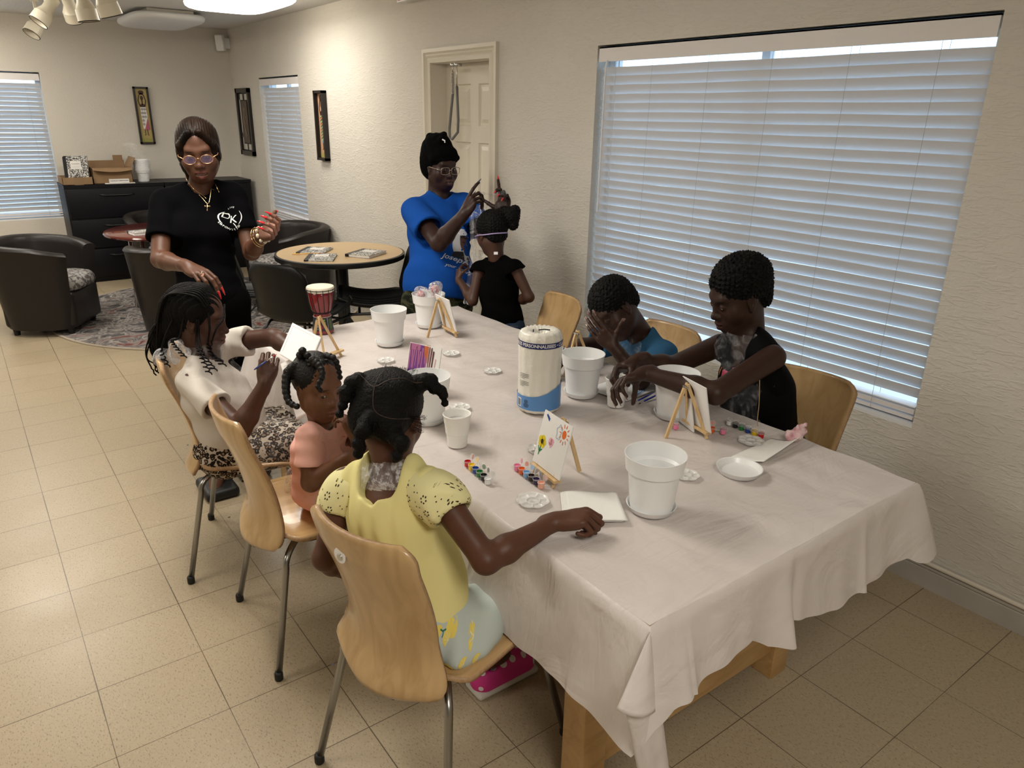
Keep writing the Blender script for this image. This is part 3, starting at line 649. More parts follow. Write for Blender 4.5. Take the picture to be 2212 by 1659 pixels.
# -------- painting table with its plastic cloth
TX0, TX1, TY0, TY1, TZ = .935, 1.965, .785, 3.12, .737
M_twood = m_wood('table_pine', (.58, .36, .15), (.48, .28, .10), .35, (1.5, 12, 12), 1.6)
t = thing('painting_table', 'long pine table with square legs under the white plastic cloth', 'table', ((TX0+TX1)/2, (TY0+TY1)/2, 0))
m = MB(); m.box((TX0, TY0, TZ-.03), (TX1, TY1, TZ), bev=.004); m.build('tabletop', M_twood, t, world=True, auto=40)
for x, y in ((1.025, 1.035), (1.833, 1.035), (1.00, 3.0), (1.87, 3.0)):
    m = MB(); m.box((x-.040, y-.040, 0), (x+.040, y+.040, TZ-.03), bev=.003); m.build('leg', M_twood, t, world=True, auto=40)
m = MB(); m.box((1.05, 1.008, .10), (1.80, 1.036, .235), bev=.003); m.box((1.03, 2.96, .36), (1.84, 3.0, .44), bev=.003); m.box((.96, .86, .62), (1.9, .89, .70)); m.box((.96, .86, .62), (.985, 3.04, .70)); m.box((1.90, .86, .62), (1.925, 3.04, .70)); m.build('apron', M_twood, t, world=True, auto=40)
M_cloth = mat('white_plastic_cloth', (.80, .745, .72), .38, spec=.45); ns, lk, b = nodes(M_cloth)
tc = ns.new('ShaderNodeTexCoord')
mp = ns.new('ShaderNodeMapping'); mp.inputs['Rotation'].default_value = (0, 0, R_(-28)); mp.inputs['Scale'].default_value = (2.0, 14, 4); lk.new(tc.outputs['Object'], mp.inputs['Vector'])
n1 = N(ns, 'ShaderNodeTexNoise', Scale=1.0, Detail=4.0, Distortion=.8); lk.new(mp.outputs[0], n1.inputs['Vector'])
n2 = N(ns, 'ShaderNodeTexNoise', Scale=5.0, Detail=4.0, Distortion=1.0); lk.new(tc.outputs['Object'], n2.inputs['Vector'])
ad = N(ns, 'ShaderNodeMath', operation='ADD'); lk.new(n1.outputs['Fac'], ad.inputs[0]); lk.new(n2.outputs['Fac'], ad.inputs[1])
bp = N(ns, 'ShaderNodeBump', Strength=.6, Distance=.018); lk.new(ad.outputs[0], bp.inputs['Height']); lk.new(bp.outputs['Normal'], b.inputs['Normal'])
out = [n for n in ns if n.type == 'OUTPUT_MATERIAL'][0]; tl = N(ns, 'ShaderNodeBsdfTranslucent', Color=(.85, .82, .80, 1)); mx = ns.new('ShaderNodeMixShader'); mx.inputs['Fac'].default_value = .22
lk.new(b.outputs[0], mx.inputs[1]); lk.new(tl.outputs[0], mx.inputs[2]); lk.new(mx.outputs[0], out.inputs['Surface'])
def build_cloth():
    x0, x1, y0, y1 = TX0-.012, TX1+.022, TY0-.012, TY1+.012; zt = TZ+.006
    # perimeter sampled from the near-left corner: near edge, right edge, far edge, left edge
    per = []
    def edge(a, b_, n, nrm): 
        for i in range(n):
            f = i/n; per.append(((a[0]+(b_[0]-a[0])*f, a[1]+(b_[1]-a[1])*f), nrm, f, len(per)))
    K = 90
    edges = [((x0, y0), (x1, y0), (0, -1)), ((x1, y0), (x1, y1), (1, 0)), ((x1, y1), (x0, y1), (0, 1)), ((x0, y1), (x0, y0), (-1, 0))]
    P = []
    hems = [[(0, .50), (.012, .54), (.04, .565), (.17, .575), (.3, .585), (.36, .54), (.44, .525), (.455, .555), (.62, .525), (.8, .535), (.93, .555), (.97, .53), (1, .53)],
            [(0, .53), (.05, .54), (.2, .56), (1, .56)], [(0, .5), (.1, .53), (.9, .53), (1, .46)], [(0, .46), (.1, .50), (.75, .475), (.93, .46), (.975, .455), (1, .47)]]
    def interp(tab, f):
        for a, b_ in zip(tab, tab[1:]):
            if f <= b_[0]: u = (f-a[0])/max(1e-6, b_[0]-a[0]); return a[1]+(b_[1]-a[1])*u
        return tab[-1][1]
    for e, (a, b_, nr) in enumerate(edges):
        n = 150 if e in (0,) else (260 if e in (1, 3) else 100)
        for i in range(n):
            f = i/n; P.append((e, f, a[0]+(b_[0]-a[0])*f, a[1]+(b_[1]-a[1])*f, nr, a, b_))
    rows = 18; rings = []
    def topz(x, y):
        return zt+.0012*math.sin(9*x+23*y)+.0012*math.sin(31*y-17*x)+.0008*math.sin(60*x+8*y)
    def nrm_at(e, f, L):
        nr = edges[e][2]; pv = edges[e-1][2]; nx = edges[(e+1) % 4][2]; d = f*L; r = .05
        v = Vector(nr)
        if d < r: w = .5*(1-d/r); v = Vector(nr)*(1-w)+Vector(pv)*w
        if L-d < r: w = .5*(1-(L-d)/r); v = Vector(nr)*(1-w)+Vector(nx)*w
        return v.normalized()
    ring_data = []
    for e, f, x, y, nr, a, b_ in P:
        L = math.dist(a, b_); v = nrm_at(e, f, L); hem = interp(hems[e], f)
        d0 = f*L; d1 = L-d0; dc = min(d0, d1)
        s_ = f*L
        fold = .0035*math.sin(s_*11+e*2)+.0025*math.sin(s_*29+1.3)+.0015*math.sin(s_*67)
        if e == 0: fold += .030*math.exp(-((s_-.44)/.035)**2)-.02*math.exp(-((s_-.485)/.02)**2)+.012*math.exp(-((s_-.78)/.012)**2)+.02*math.exp(-((s_-.08)/.03)**2)
        if e == 1: fold *= .7
        if e == 3: fold *= .9
        cornerf = .085*math.exp(-(dc/.07)**2)
        if e == 3 and f > .9 or e == 0 and f < .1: cornerf = .022*math.exp(-(dc/.05)**2)
        if e == 1 and f < .1 or e == 0 and f > .9: cornerf = .055*math.exp(-(dc/.08)**2)
        ring_data.append((x, y, v, hem, fold, cornerf, e, f))
    for r in range(rows+1):
        t_ = r/rows; ring = []
        for x, y, v, hem, fold, cf, e, f in ring_data:
            if r == 0: ring.append((x-v.x*.006, y-v.y*.006, topz(x, y))); continue
            k = t_
            off = .004+(.020+fold)*k**1.1*1.3+cf*k**.8
            z = zt-.004-(zt-hem)*k
            if r == 1: off = .003; z = zt-.006
            ring.append((x+v.x*off, y+v.y*off, z))
        rings.append(ring)
    m = MB(); m.loft(rings, True)
    # top sheet
    nx, ny = 60, 130; st = len(m.v)
    ax0, ax1, ay0, ay1 = x0+.006, x1-.006, y0+.006, y1-.006
    m.grid(lambda u, v: (ax0+(ax1-ax0)*u, ay0+(ay1-ay0)*v, topz(ax0+(ax1-ax0)*u, ay0+(ay1-ay0)*v)), nx, ny)
    o = m.build('tablecloth', M_cloth, smooth=True)
    tag(o, 'thin white plastic cloth draped over the long painting table', 'tablecloth')
    # gathered corner flap folded over on the near left corner
    c = Vector((x0-.003, y0-.004, zt-.002)); m = MB()
    eA, eB, eC = Vector((0.835,0.762,0.601)), Vector((0.851,0.712,0.614)), Vector((0.951,0.748,0.561))
    def fl(u, v):
        e = eA*(1-v)**2+eB*2*v*(1-v)+eC*v*v; p = c.lerp(e, u); k = math.sin(math.pi*v)*u
        return (p.x, p.y-.012*k*(1-u*.3), p.z-.006*k*u)
    m.grid(fl, 20, 16); m.build('corner_fold', M_cloth, o, smooth=True, solid=.0006)
    m = MB(); tA, tB, uA, uB = Vector((0.848,0.752,0.606)), Vector((0.949,0.752,0.575)), Vector((0.907,0.735,0.355)), Vector((1.006,0.735,0.287))
    def tail(u, v):
        p = tA.lerp(tB, v).lerp(uA.lerp(uB, v), u); return (p.x, p.y-.018*math.sin(math.pi*v)-.004*math.sin(v*9), p.z)
    m.grid(tail, 14, 14); m.build('hanging_corner', M_cloth, o, smooth=True, solid=.0006)
    return o
build_cloth()
# ================================================================== BODIES: smooth distance fields turned into one continuous surface each
f32 = np.float32
def nrm(v): v = np.array(v, float); return v/max(1e-9, np.linalg.norm(v))
def A_(v): return np.array(v, float)
def frame(fwd, up=(0, 0, 1)):
    """rows: right, forward, up"""
    f = nrm(fwd); u = A_(up)-f*np.dot(f, up); u = nrm(u); return np.stack([np.cross(f, u), f, u])
class SDF:
    def __init__(s): s.p = []
    def cap(s, a, b, r1, r2=None, k=.02, sub=False):
        a, b = A_(a), A_(b); r2 = r1 if r2 is None else r2; rm = max(r1, r2)
        s.p.append(('c', a, b, r1, r2, k, sub, np.minimum(a, b)-rm, np.maximum(a, b)+rm)); return s
    def ell(s, c, rad, F=None, k=.02, sub=False):
        c = A_(c); rad = A_(rad); F = np.eye(3) if F is None else F
        ext = np.sqrt(((F.T*rad[None, :])**2).sum(1)); s.p.append(('e', c, F, rad, None, k, sub, c-ext, c+ext)); return s
    def sph(s, c, r, k=.02, sub=False): return s.ell(c, (r, r, r), None, k, sub)
    def cut(s, o, n, R, k=.003):
        """remove the half-space dot(p-o,n)>0 within distance R of o"""
        o = A_(o); s.p.append(('h', o, nrm(n), R, None, k, True, o-R, o+R)); return s
    def chain(s, pts, rs, k=.01):
        for i in range(len(pts)-1): s.cap(pts[i], pts[i+1], rs[i], rs[i+1], k)
        return s
    def bounds(s):
        q = [p for p in s.p if not p[6]]; return np.min([p[7] for p in q], 0), np.max([p[8] for p in q], 0)
    def field(s, lo, h, n):
        D = np.full(n, 9., f32); hi = lo+h*np.array(n)
        for kind, a, b, c, d, k, sub, blo, bhi in s.p:
            m = k+3*h; i0 = np.maximum(0, np.floor((blo-m-lo)/h).astype(int)); i1 = np.minimum(n, np.ceil((bhi+m-lo)/h).astype(int)+1)
            if np.any(i1 <= i0): continue
            X = (lo[0]+h*np.arange(i0[0], i1[0], dtype=f32))[:, None, None].astype(f32); Y = (lo[1]+h*np.arange(i0[1], i1[1], dtype=f32))[None, :, None].astype(f32); Z = (lo[2]+h*np.arange(i0[2], i1[2], dtype=f32))[None, None, :].astype(f32)
            if kind == 'c':
                ab = b-a; L = max(1e-9, float(ab@ab)); x, y, z = X-f32(a[0]), Y-f32(a[1]), Z-f32(a[2])
                t = np.clip((x*f32(ab[0])+y*f32(ab[1])+z*f32(ab[2]))/f32(L), 0, 1)
                q = np.sqrt((x-t*f32(ab[0]))**2+(y-t*f32(ab[1]))**2+(z-t*f32(ab[2]))**2)-(f32(c)+t*f32(d-c))
            elif kind == 'e':
                x, y, z = X-f32(a[0]), Y-f32(a[1]), Z-f32(a[2]); s1 = 0; s2 = 0
                for r in range(3):
                    w = x*f32(b[r][0])+y*f32(b[r][1])+z*f32(b[r][2]); w = w/f32(c[r]); s1 = s1+w*w; w = w/f32(c[r]); s2 = s2+w*w
                k0 = np.sqrt(s1); k1 = np.sqrt(s2)+f32(1e-6); q = k0*(k0-1)/k1
            else:
                x, y, z = X-f32(a[0]), Y-f32(a[1]), Z-f32(a[2])
                q = np.maximum(-(x*f32(b[0])+y*f32(b[1])+z*f32(b[2])), np.sqrt(x*x+y*y+z*z)-f32(c))
            sl = tuple(slice(i0[r], i1[r]) for r in range(3)); o = D[sl]
            if sub:
                q = -q; hh = np.maximum(k-np.abs(o-q), 0)/k; D[sl] = np.maximum(o, q)+hh*hh*f32(k*.25)
            else:
                hh = np.maximum(k-np.abs(o-q), 0)/k; D[sl] = np.minimum(o, q)-hh*hh*f32(k*.25)
        return D
    def mesh(s, h=.006, fine=(), disp=None, lo=None, hi=None):
        """vertices and quads; fine = boxes (lo, hi, h) meshed at a finer step"""
        def run(lo, hi, h, openbox):
            n = tuple(np.ceil((hi-lo)/h).astype(int)+1); D = s.field(lo, h, n)
            if disp is not None:
                idx = np.nonzero(np.abs(D) < 4*h+.012)
                if len(idx[0]): P = np.stack([lo[r]+h*idx[r] for r in range(3)], 1); D[idx] += disp(P).astype(f32)
            D = np.clip(D, -5*h, 5*h)
            g = openvdb.FloatGrid(float(5*h)); g.copyFromArray(D); v, q = g.convertToQuads(0.0)
            v = v.astype(float)*h+lo; q = q.astype(int)
            if openbox:
                m = 1.6*h; bad = np.any((v < lo+m) | (v > hi-m-h), 1); q = q[~bad[q].any(1)]
            return v, q
        b0, b1 = s.bounds()
        if lo is not None: b0 = np.maximum(b0, lo)
        if hi is not None: b1 = np.minimum(b1, hi)
        pad = 3*h; v, q = run(b0-pad, b1+pad, h, False)
        for flo, fhi, fh in fine:
            flo, fhi = A_(flo), A_(fhi); m = 1.2*h
            ins = np.all((v > flo+m) & (v < fhi-m), 1); q = q[~ins[q].all(1)]
            fv, fq = run(flo-.0, fhi+.0, fh, True); q = np.concatenate([q, fq+len(v)]); v = np.concatenate([v, fv])
        used = np.zeros(len(v), bool); used[q.ravel()] = True; mp = np.cumsum(used)-1
        return v[used], mp[q]
def nmesh(name, vq, material, parent, paint=None, base=(1, 1, 1)):
    v, q = vq; me = bpy.data.meshes.new(name)
    me.vertices.add(len(v)); me.vertices.foreach_set('co', v.astype(f32).ravel())
    q = q[:, ::-1]
    me.loops.add(q.size); me.loops.foreach_set('vertex_index', q.astype(np.int32).ravel())
    me.polygons.add(len(q)); me.polygons.foreach_set('loop_start', (np.arange(len(q))*4).astype(np.int32)); me.polygons.foreach_set('loop_total', np.full(len(q), 4, np.int32))
    me.update(calc_edges=True); me.validate()
    me.polygons.foreach_set('use_smooth', [True]*len(me.polygons))
    if paint is not None:
        c = np.tile(np.array([*base, 1.], f32), (len(v), 1))
        for cen, rad, F, colr, soft in paint:
            w = (v-A_(cen))@F.T/A_(rad); r = np.sqrt((w*w).sum(1)); t = np.clip((1-r)/soft+.5, 0, 1)[:, None]; c[:, :3] = c[:, :3]*(1-t)+np.array(colr)*t
        a = me.color_attributes.new('Col', 'FLOAT_COLOR', 'POINT'); a.data.foreach_set('color', c.astype(f32).ravel())
    me.materials.append(material); o = bpy.data.objects.new(name, me); COL.objects.link(o)
    if parent is not None: o.parent = parent; fixworld(o, parent)
    return o
def bvh_of(vq): return BVHTree.FromPolygons([tuple(p) for p in vq[0]], [tuple(int(i) for i in f) for f in vq[1]])
def wav(P, f, ph=0.):
    x, y, z = P[:, 0]*f, P[:, 1]*f, P[:, 2]*f
    return (np.sin(x+1.7*np.sin(y*.7+ph))+np.sin(y*1.1+1.3*np.sin(z*.9+2*ph))+np.sin(z*1.05+1.5*np.sin(x*.8-ph)))/3
def hair_disp(amp, f): return lambda P: -amp*(wav(P, f)+.6*wav(P, f*2.1, 1.))
def folds(amp, f, dirv, f2=60): 
    d = nrm(dirv)
    def g(P):
        s_ = P@d; f2_ = f*1.9; return .8*amp*(np.sin(s_*f2_+2.2*wav(P, f*.3))*(.5+.5*wav(P, 9, 2.))+.35*wav(P, f2, .5)-.8)
    return g
# -------------------------------------------------------------------- head
def head(S, c, fwd, s=1., up=(0, 0, 1), mouth=.0, eye=.5, lean=1., nose=1., full=1., ears=True):
    F = frame(fwd, up); c = A_(c)
    def p(x, y, z): return c+s*(F[0]*x+F[1]*y+F[2]*z)
    def E(x, y, z, rx, ry, rz, k=.02, sub=False, G=None): S.ell(p(x, y, z), (rx*s, ry*s, rz*s), F if G is None else G, k*s, sub)
    E(0, -.012, .035, .0735, .093, .083, .01)
    E(0, .022, -.028, .0610*full, .064, .080, .03)
    E(0, .044, -.076, .036*full, .035, .028, .03)
    for q in (-1, 1):
        S.cap(p(q*.046*full, .0, -.055), p(q*.018, .058, -.094), .019*s, .014*s, .03*s)
        E(q*.042*full, .050, -.030, .023, .023, .028, .024)
        S.cap(p(q*.036, .070, .030), p(q*.012, .076, .024), .009*s, .009*s, .02*s)
        E(q*.031, .0935, .004, .0160, .0135, .0100, .014, True)
    S.cap(p(0, .078, .018), p(0, .094*nose, -.024), .0070*s, .0095*s, .012*s)
    S.sph(p(0, .0985*nose, -.030), .0112*s, .008*s)
    for q in (-1, 1): S.sph(p(q*.0125, .0885, -.033), .0088*s, .007*s); S.sph(p(q*.0068, .096, -.0425), .0038*s, .004*s, True)
    E(0, .074, -.062, .030, .020, .024, .018)
    mo = mouth
    for q in (-1, 1):
        S.cap(p(q*.022, .079, -.0610-mo*.2), p(q*.005, .0925, -.0560), .0042*s, .0068*s, .006*s)
        S.cap(p(q*.021, .079, -.0630-mo*.3), p(0, .0895, -.0705-mo), .0042*s, .0080*s, .006*s)
    S.cap(p(-.019, .090, -.0628-mo*.5), p(.019, .090, -.0628-mo*.5), (.0016+mo*.42)*s, (.0016+mo*.42)*s, .002*s, True)
    S.cap(p(0, .100, -.0628-mo*.5), p(0, .092, -.0628-mo*.5), (.0016+mo*.5)*s, (.001+mo*.5)*s, .003*s, True)
    # eyelids around the eyeballs, open by eye in 0..1
    for q in (-1, 1):
        e = p(q*.031, .0715, .002); S.sph(e, .0136*s, .004*s)
        op = .0052*eye
        if eye > .05: S.ell(e+s*(F[1]*.0135-F[2]*.0010), (.0122*s, .008*s, op*s), F, .0015*s, True)
        else: S.ell(e+s*(F[1]*.0135-F[2]*.004), (.0118*s, .003*s, .0010*s), F, .0015*s, True)
    if ears:
        for q in (-1, 1):
            G = frame(nrm(F[1]*1.+F[0]*q*-.25*-1), F[2]-F[1]*.18)
            S.ell(p(q*.0715, -.008, -.004), (.0085*s, .0175*s, .030*s), G, .008*s)
            S.ell(p(q*.0795, -.003, .001), (.0055*s, .0105*s, .019*s), G, .004*s, True)
            S.ell(p(q*.0715, -.001, -.030), (.006*s, .008*s, .009*s), G, .006*s)
    return F, p
def face_paint(p, F, s, lip=(.20, .07, .055), brow=(.012, .008, .006), skin=None, mouth=0., inner=(.05, .015, .013), brows=True):
    L = [(p(0, .092, -.0560), A_((.024, .020, .0062))*s, F, lip, .3), (p(0, .090, -.0710-mouth), A_((.022, .02, .0078))*s, F, lip, .3), (p(0, .088, -.0630-mouth*.5), A_((.019, .02, .0018+mouth*.42))*s, F, inner, .35)]
    if brows:
        for q in (-1, 1):
            G = frame(F[1], nrm(F[2]-F[0]*q*-.12)); L.append((p(q*.031, .082, .0245), A_((.0185, .02, .0034))*s, G, brow, .7))
    for q in (-1, 1): L.append((p(q*.031, .086, -.0015), A_((.0150, .010, .0016))*s, F, brow, .9))
    return L
M_sclera = mat('eye_white', (.45, .41, .36), .12, spec=.6)
M_iris = mat('eye_iris', (.018, .009, .005), .08, spec=.8)
def eyes(person, p, F, s, look=(0, 0)):
    for q in (-1, 1):
        e = p(q*.031, .0715, .002); r = .0124*s
        m = MB(); m.lathe([(r*math.sin(a), r*math.cos(a)) for a in np.linspace(.001, math.pi-.001, 14)], 18, M=Matrix.Translation(e)); o = m.build('eye', M_sclera, person, smooth=True, world=True)
        d = nrm(F[1]+F[0]*look[0]+F[2]*look[1]); Q = Vector((0, 0, 1)).rotation_difference(Vector(d)).to_matrix().to_4x4()
        m = MB(); m.lathe([(.00635*s, .0108*s), (.0055*s, .0117*s), (.003*s, .0127*s), (.0001, .0129*s)], 18, M=Matrix.Translation(e) @ Q); i = m.build('iris', M_iris, o, smooth=True, world=True)
# -------------------------------------------------------------------- hand
def hand(S, w, d, n, side, s=1., curl=(30, 35, 30), per=None, spread=6, thumb=(.75, .7, .25), tcurl=25, nails=None, nailcol=None, long_nail=0.):
    """w wrist, d direction to the knuckles, n palm normal, side +1: thumb on cross(d,n)"""
    d = nrm(d); n = nrm(A_(n)-d*np.dot(d, n)); t = np.cross(d, n)*side; w = A_(w)
    P = lambda a, b, c: w+s*(d*a+t*b+n*c)
    S.cap(P(-.03, 0, 0), P(.02, 0, 0), .021*s, .022*s, .02*s)
    kn = [(.088, .030), (.092, .010), (.086, -.011), (.077, -.030)]
    for (a, b) in kn: S.cap(P(.012, b*.45, 0), P(a-.008, b*.95, -.002), .0145*s, .0115*s, .012*s)
    S.ell(P(.045, 0, .003), (.030*s, .038*s, .013*s), np.stack([d, t, n]), .012*s)
    S.cap(P(.020, .018, .006), P(.055, .032, .008), .014*s, .012*s, .014*s)
    S.cap(P(.020, -.020, .006), P(.060, -.026, .005), .012*s, .010*s, .012*s)
    tips = []
    L = [(.042, .026, .021), (.046, .029, .022), (.043, .027, .022), (.034, .021, .020)]
    for i, (a, b) in enumerate(kn):
        cu = per[i] if per else curl; sp = R_(spread)*(1.5-i)*.66
        b0 = P(a, b, -.003); dd = nrm(d*math.cos(sp)+t*math.sin(sp)); ang = 0; r = (.0092, .0094, .0090, .0080)[i]*s
        for j in range(3):
            ang += R_(cu[j]); v = dd*math.cos(ang)+n*math.sin(ang); e = b0+v*L[i][j]*s
            S.cap(b0, e, r, r*.92, .0035*s); b0 = e; r *= .92
        tips.append((b0, v, -dd*math.sin(ang)*-1*0+np.cross(np.cross(v, n), v) if False else nrm(dd*-math.sin(ang)+n*math.cos(ang)), r))
    b0 = P(.022, .022, .006); v = nrm(d*thumb[0]+t*thumb[1]+n*thumb[2]); ax = nrm(np.cross(v, nrm(d*.3+n*.6-t*.6)))
    r = .0125*s
    for j, l in enumerate((.040, .034, .026)):
        e = b0+v*l*s; S.cap(b0, e, r, r*.86, .006*s if j else .014*s); b0 = e; r *= .88
        a = R_(tcurl); v = nrm(v*math.cos(a)+np.cross(ax, v)*math.sin(a))
    tips.append((b0, v, nrm(np.cross(ax, v))*1., r))
    return tips, (np.minimum.reduce([q[0] for q in tips]+[w])-.03*s, np.maximum.reduce([q[0] for q in tips]+[w])+.03*s)
def nails(person, tips, colr, s=1., ln=0., name='fingernail'):
    Mn = mat('nail_%02x%02x%02x' % tuple(int(c*255) for c in colr), colr, .15, coat=.6)
    for b, v, up, r in tips:
        v = nrm(v); u = -nrm(up-v*np.dot(up, v)); w = np.cross(v, u); m = MB()
        L = .010*s+ln
        def g(a, c):
            x = -.004*s+(L+.006*s)*a; half = r*.72*(1-(max(0, a-.4)/.6)**1.6*(.85 if ln else .35)); th = (c*2-1)
            return tuple(b+v*x+w*half*th+u*(r*.90-.25*r*th*th+.0006))
        m.grid(g, 8, 4); m.build(name, Mn, person, smooth=True, solid=.0009, world=True)
M_hair = mat('black_hair', (.0035, .003, .003), .55, spec=.16, bump=(260, .8, .004))
def skin_mat(n, c): return mat('skin_'+n, (1, 1, 1), .46, attr=True, var=(26, (.86, .84, .84), .35), bump=(420, .12, .0015), spec=.35, sss=.08)
def arm(S, sh, el, wr, s=1., k=.015, r=(.046, .038, .039, .024)):
    sh, el, wr = map(A_, (sh, el, wr)); S.cap(sh, el, r[0]*s, r[1]*s, k); m = el+(wr-el)*.28
    S.cap(el, m, r[1]*.98*s, r[2]*s, .015); S.cap(m, wr, r[2]*s, r[3]*s, .015)
def leg(S, hp, kn, an, s=1., r=(.080, .055, .055, .036), toe=None):
    hp, kn, an = map(A_, (hp, kn, an)); S.cap(hp, kn, r[0]*s, r[1]*s, .04); m = kn+(an-kn)*.3; S.cap(kn, m, r[1]*s, r[2]*s, .02); S.cap(m, an, r[2]*s, r[3]*s, .02)
class Body:
    """torso frame from shoulders, neck base and pelvis"""
    def __init__(s, pel, chest, neck, shR, shL, w=1., dp=1., up=1.):
        s.pel, s.chest, s.neck, s.shR, s.shL = map(A_, (pel, chest, neck, shR, shL)); s.w, s.dp = w, dp
        r = nrm(s.shR-s.shL); u = nrm(s.neck-s.pel); f = nrm(np.cross(u, r)); s.F = np.stack([np.cross(f, u), f, u]); s.Lt = np.linalg.norm(s.neck-s.pel)
    def torso(s, S, o=0., bust=0., belly=0., k=.05, hips=1.):
        F, w, dp = s.F, s.w, s.dp; L = s.Lt/.50
        if o < 0: o -= .006; k = .03
        S.ell(s.chest, (.150*w+o, .098*dp+o, .155*L+o), F, k)
        dn = -F[2]*.016*w; S.cap(s.shR*.95+s.shL*.05+dn, s.shL*.95+s.shR*.05+dn, .040*w+o, .040*w+o, .03*w); nb = s.neck-F[2]*.005
        for q in (s.shR, s.shL): S.cap(q*.8+s.neck*.2+dn*.5, nb, .030*w+o, .040*w+o, .03*w)
        S.ell((s.chest+s.pel)/2, (.128*w+o, .092*dp+o, .14*L+o), F, k)
        S.ell(s.pel, (.155*w*hips+o, .112*dp+o, .11*L+o), F, k)
        if bust:
            for q in (-1, 1): S.ell(s.chest+F[0]*q*.070*w+F[1]*.070*dp-F[2]*.015, (.062*bust+o, .060*bust+o, .066*bust+o), F, .03)
        if belly: S.ell((s.chest*.35+s.pel*.65)+F[1]*.05*dp, (.150*w+o, .10*belly+o, .14*L+o), F, .06)
    def tee(s, o=.013, sl=.62, elR=None, elL=None, hem=None, neckr=.066, sr=(.062, .066), bust=0, belly=0, hips=1., ctr=None):
        T = SDF(); s.torso(T, o, bust, belly, hips=hips)
        for sh, el in ((s.shR, elR), (s.shL, elL)):
            if el is None: continue
            el = A_(el); e = sh+(el-sh)*sl; a = nrm(el-sh)
            T.cap(sh-s.F[2]*.010*s.w, e+a*.004, sr[0]*s.w, sr[1]*s.w, .022*s.w)
        
        for sh, el in ((s.shR, elR), (s.shL, elL)):
            if el is None: continue
            el = A_(el); e = sh+(el-sh)*sl; a = nrm(el-sh)
            T.cut(e, a, .100*s.w); T.cap(e-a*.006, e+a*.05, sr[1]*s.w-.013, sr[1]*s.w-.008, .003, True)
        if hem is not None: T.cut(hem[0], hem[1], .36)
        return T
def neck_hole(T, p0, p1, r): T.cap(p0, p1, r, r*1.15, .006, True)
def tube_mesh(name, pts_list, r, m_, person, n=8, smooth=True):
    m = MB()
    for pts in pts_list: m.tube(pts, r, n)
    return m.build(name, m_, person, smooth=smooth, world=True)
def beads(S, pts, r0, r1, n, k=.006, wob=.0):
    n = max(4, int(n*.62)); k = .0035
    """a puffy twisted strand: overlapping rounded lumps along a path"""
    P = [A_(p) for p in pts]; seg = [np.linalg.norm(P[i+1]-P[i]) for i in range(len(P)-1)]; T = sum(seg)
    for i in range(n):
        d = T*i/(n-1); j = 0
        while j < len(seg)-1 and d > seg[j]: d -= seg[j]; j += 1
        q = P[j]+(P[j+1]-P[j])*d/seg[j]; r = r0+(r1-r0)*i/(n-1); a = i*2.4
        S.sph(q+A_((math.cos(a), math.sin(a), math.sin(a+1)))*wob, r, k)
def curve_pts(P, n=24):
    P = [A_(p) for p in P]; out = []
    Q = [2*P[0]-P[1]]+P+[2*P[-1]-P[-2]]
    for i in range(1, len(Q)-2):
        for j in range(n if i < len(Q)-3 else n+1):
            t = j/n; a, b, c, d = Q[i-1], Q[i], Q[i+1], Q[i+2]
            out.append(.5*((2*b)+(c-a)*t+(2*a-5*b+4*c-d)*t*t+(3*b-a-3*c+d)*t**3))
    return out
def glasses(person, p, F, s, colr, w=.026, h=.019, oval=True, tint=None, r=.0011):
    g = mat('frame_%02x%02x%02x' % tuple(int(c*255) for c in colr), colr, .25, .7)
    m = MB(); lens = MB()
    for q in (-1, 1):
        cx, cz, cy = q*.033, -.003, .0955
        ring = []
        for a in range(28):
            th = 2*math.pi*a/28; c_, s_ = math.cos(th), math.sin(th); e = 2. if oval else 4.
            k = (abs(c_)**e+abs(s_)**e)**(-1/e); ring.append(tuple(p(cx+w*c_*k, cy-.12*abs(w*c_*k+0)*(1 if c_*q > 0 else .2), cz+h*s_*k)))
        m.tube(ring+[ring[0], ring[1]], r*s, 6); lens.add(ring, [tuple(range(28))])
        m.tube([p(q*(.033+w*.98), cy-.004, cz+h*.3), p(q*.0765, .07, .006), p(q*.079, .0, .006), p(q*.076, -.02, -.004)], r*1.3*s, 6)
        m.tube([p(q*.010, .0955, -.004), p(q*.008, .0925, -.010)], .0007*s, 4)
    m.tube([p(-.0075, .097, .001), p(0, .1, .004), p(.0075, .097, .001)], r*s, 6)
    o = m.build('glasses', g, person, smooth=True, world=True)
    lens.build('lens', tint or mat('clear_lens', (1, 1, 1), .02, trans=1., ior=1.03, alpha=.45), o, world=True)
    return o
def paint_skin(person, S, m_, base, paint, h, fine, name='body', disp=None):
    vq = S.mesh(h, fine, disp); o = nmesh(name, vq, m_, person, paint, base); return o, vq
def box_of(c, r): c = A_(c); r = A_(r) if hasattr(r, '__len__') else A_((r, r, r)); return c-r, c+r
# ================================================================== PEOPLE
def person(label, base): return thing('person', label, 'person', base)
def hairline(T, p, F, s, y=.125, z=-.045, rx=.062, ry=.075, rz=.098, k=.012): T.ell(p(0, y, z), (rx*s, ry*s, rz*s), F, k, True)
def film(name, T, pred, m_, per, h=.007, amp=.006):
    v, q = T.mesh(h, disp=folds(amp, 55, (.5, .6, .8), 130)); k = pred(v); q = q[k[q].all(1)]
    used = np.zeros(len(v), bool); used[q.ravel()] = True; mp = np.cumsum(used)-1
    return nmesh(name, (v[used], mp[q]), m_, per)
M_film = m_film('clear_plastic_film', .22, scale=34)
M_film2 = m_film('clear_plastic_apron', .055, scale=24)
def cloth_mat(n, c, rough=.85, bump=(300, .2, .001), var=None): return mat('cloth_'+n, c, rough, bump=bump, var=var, spec=.05, sheen=.0)
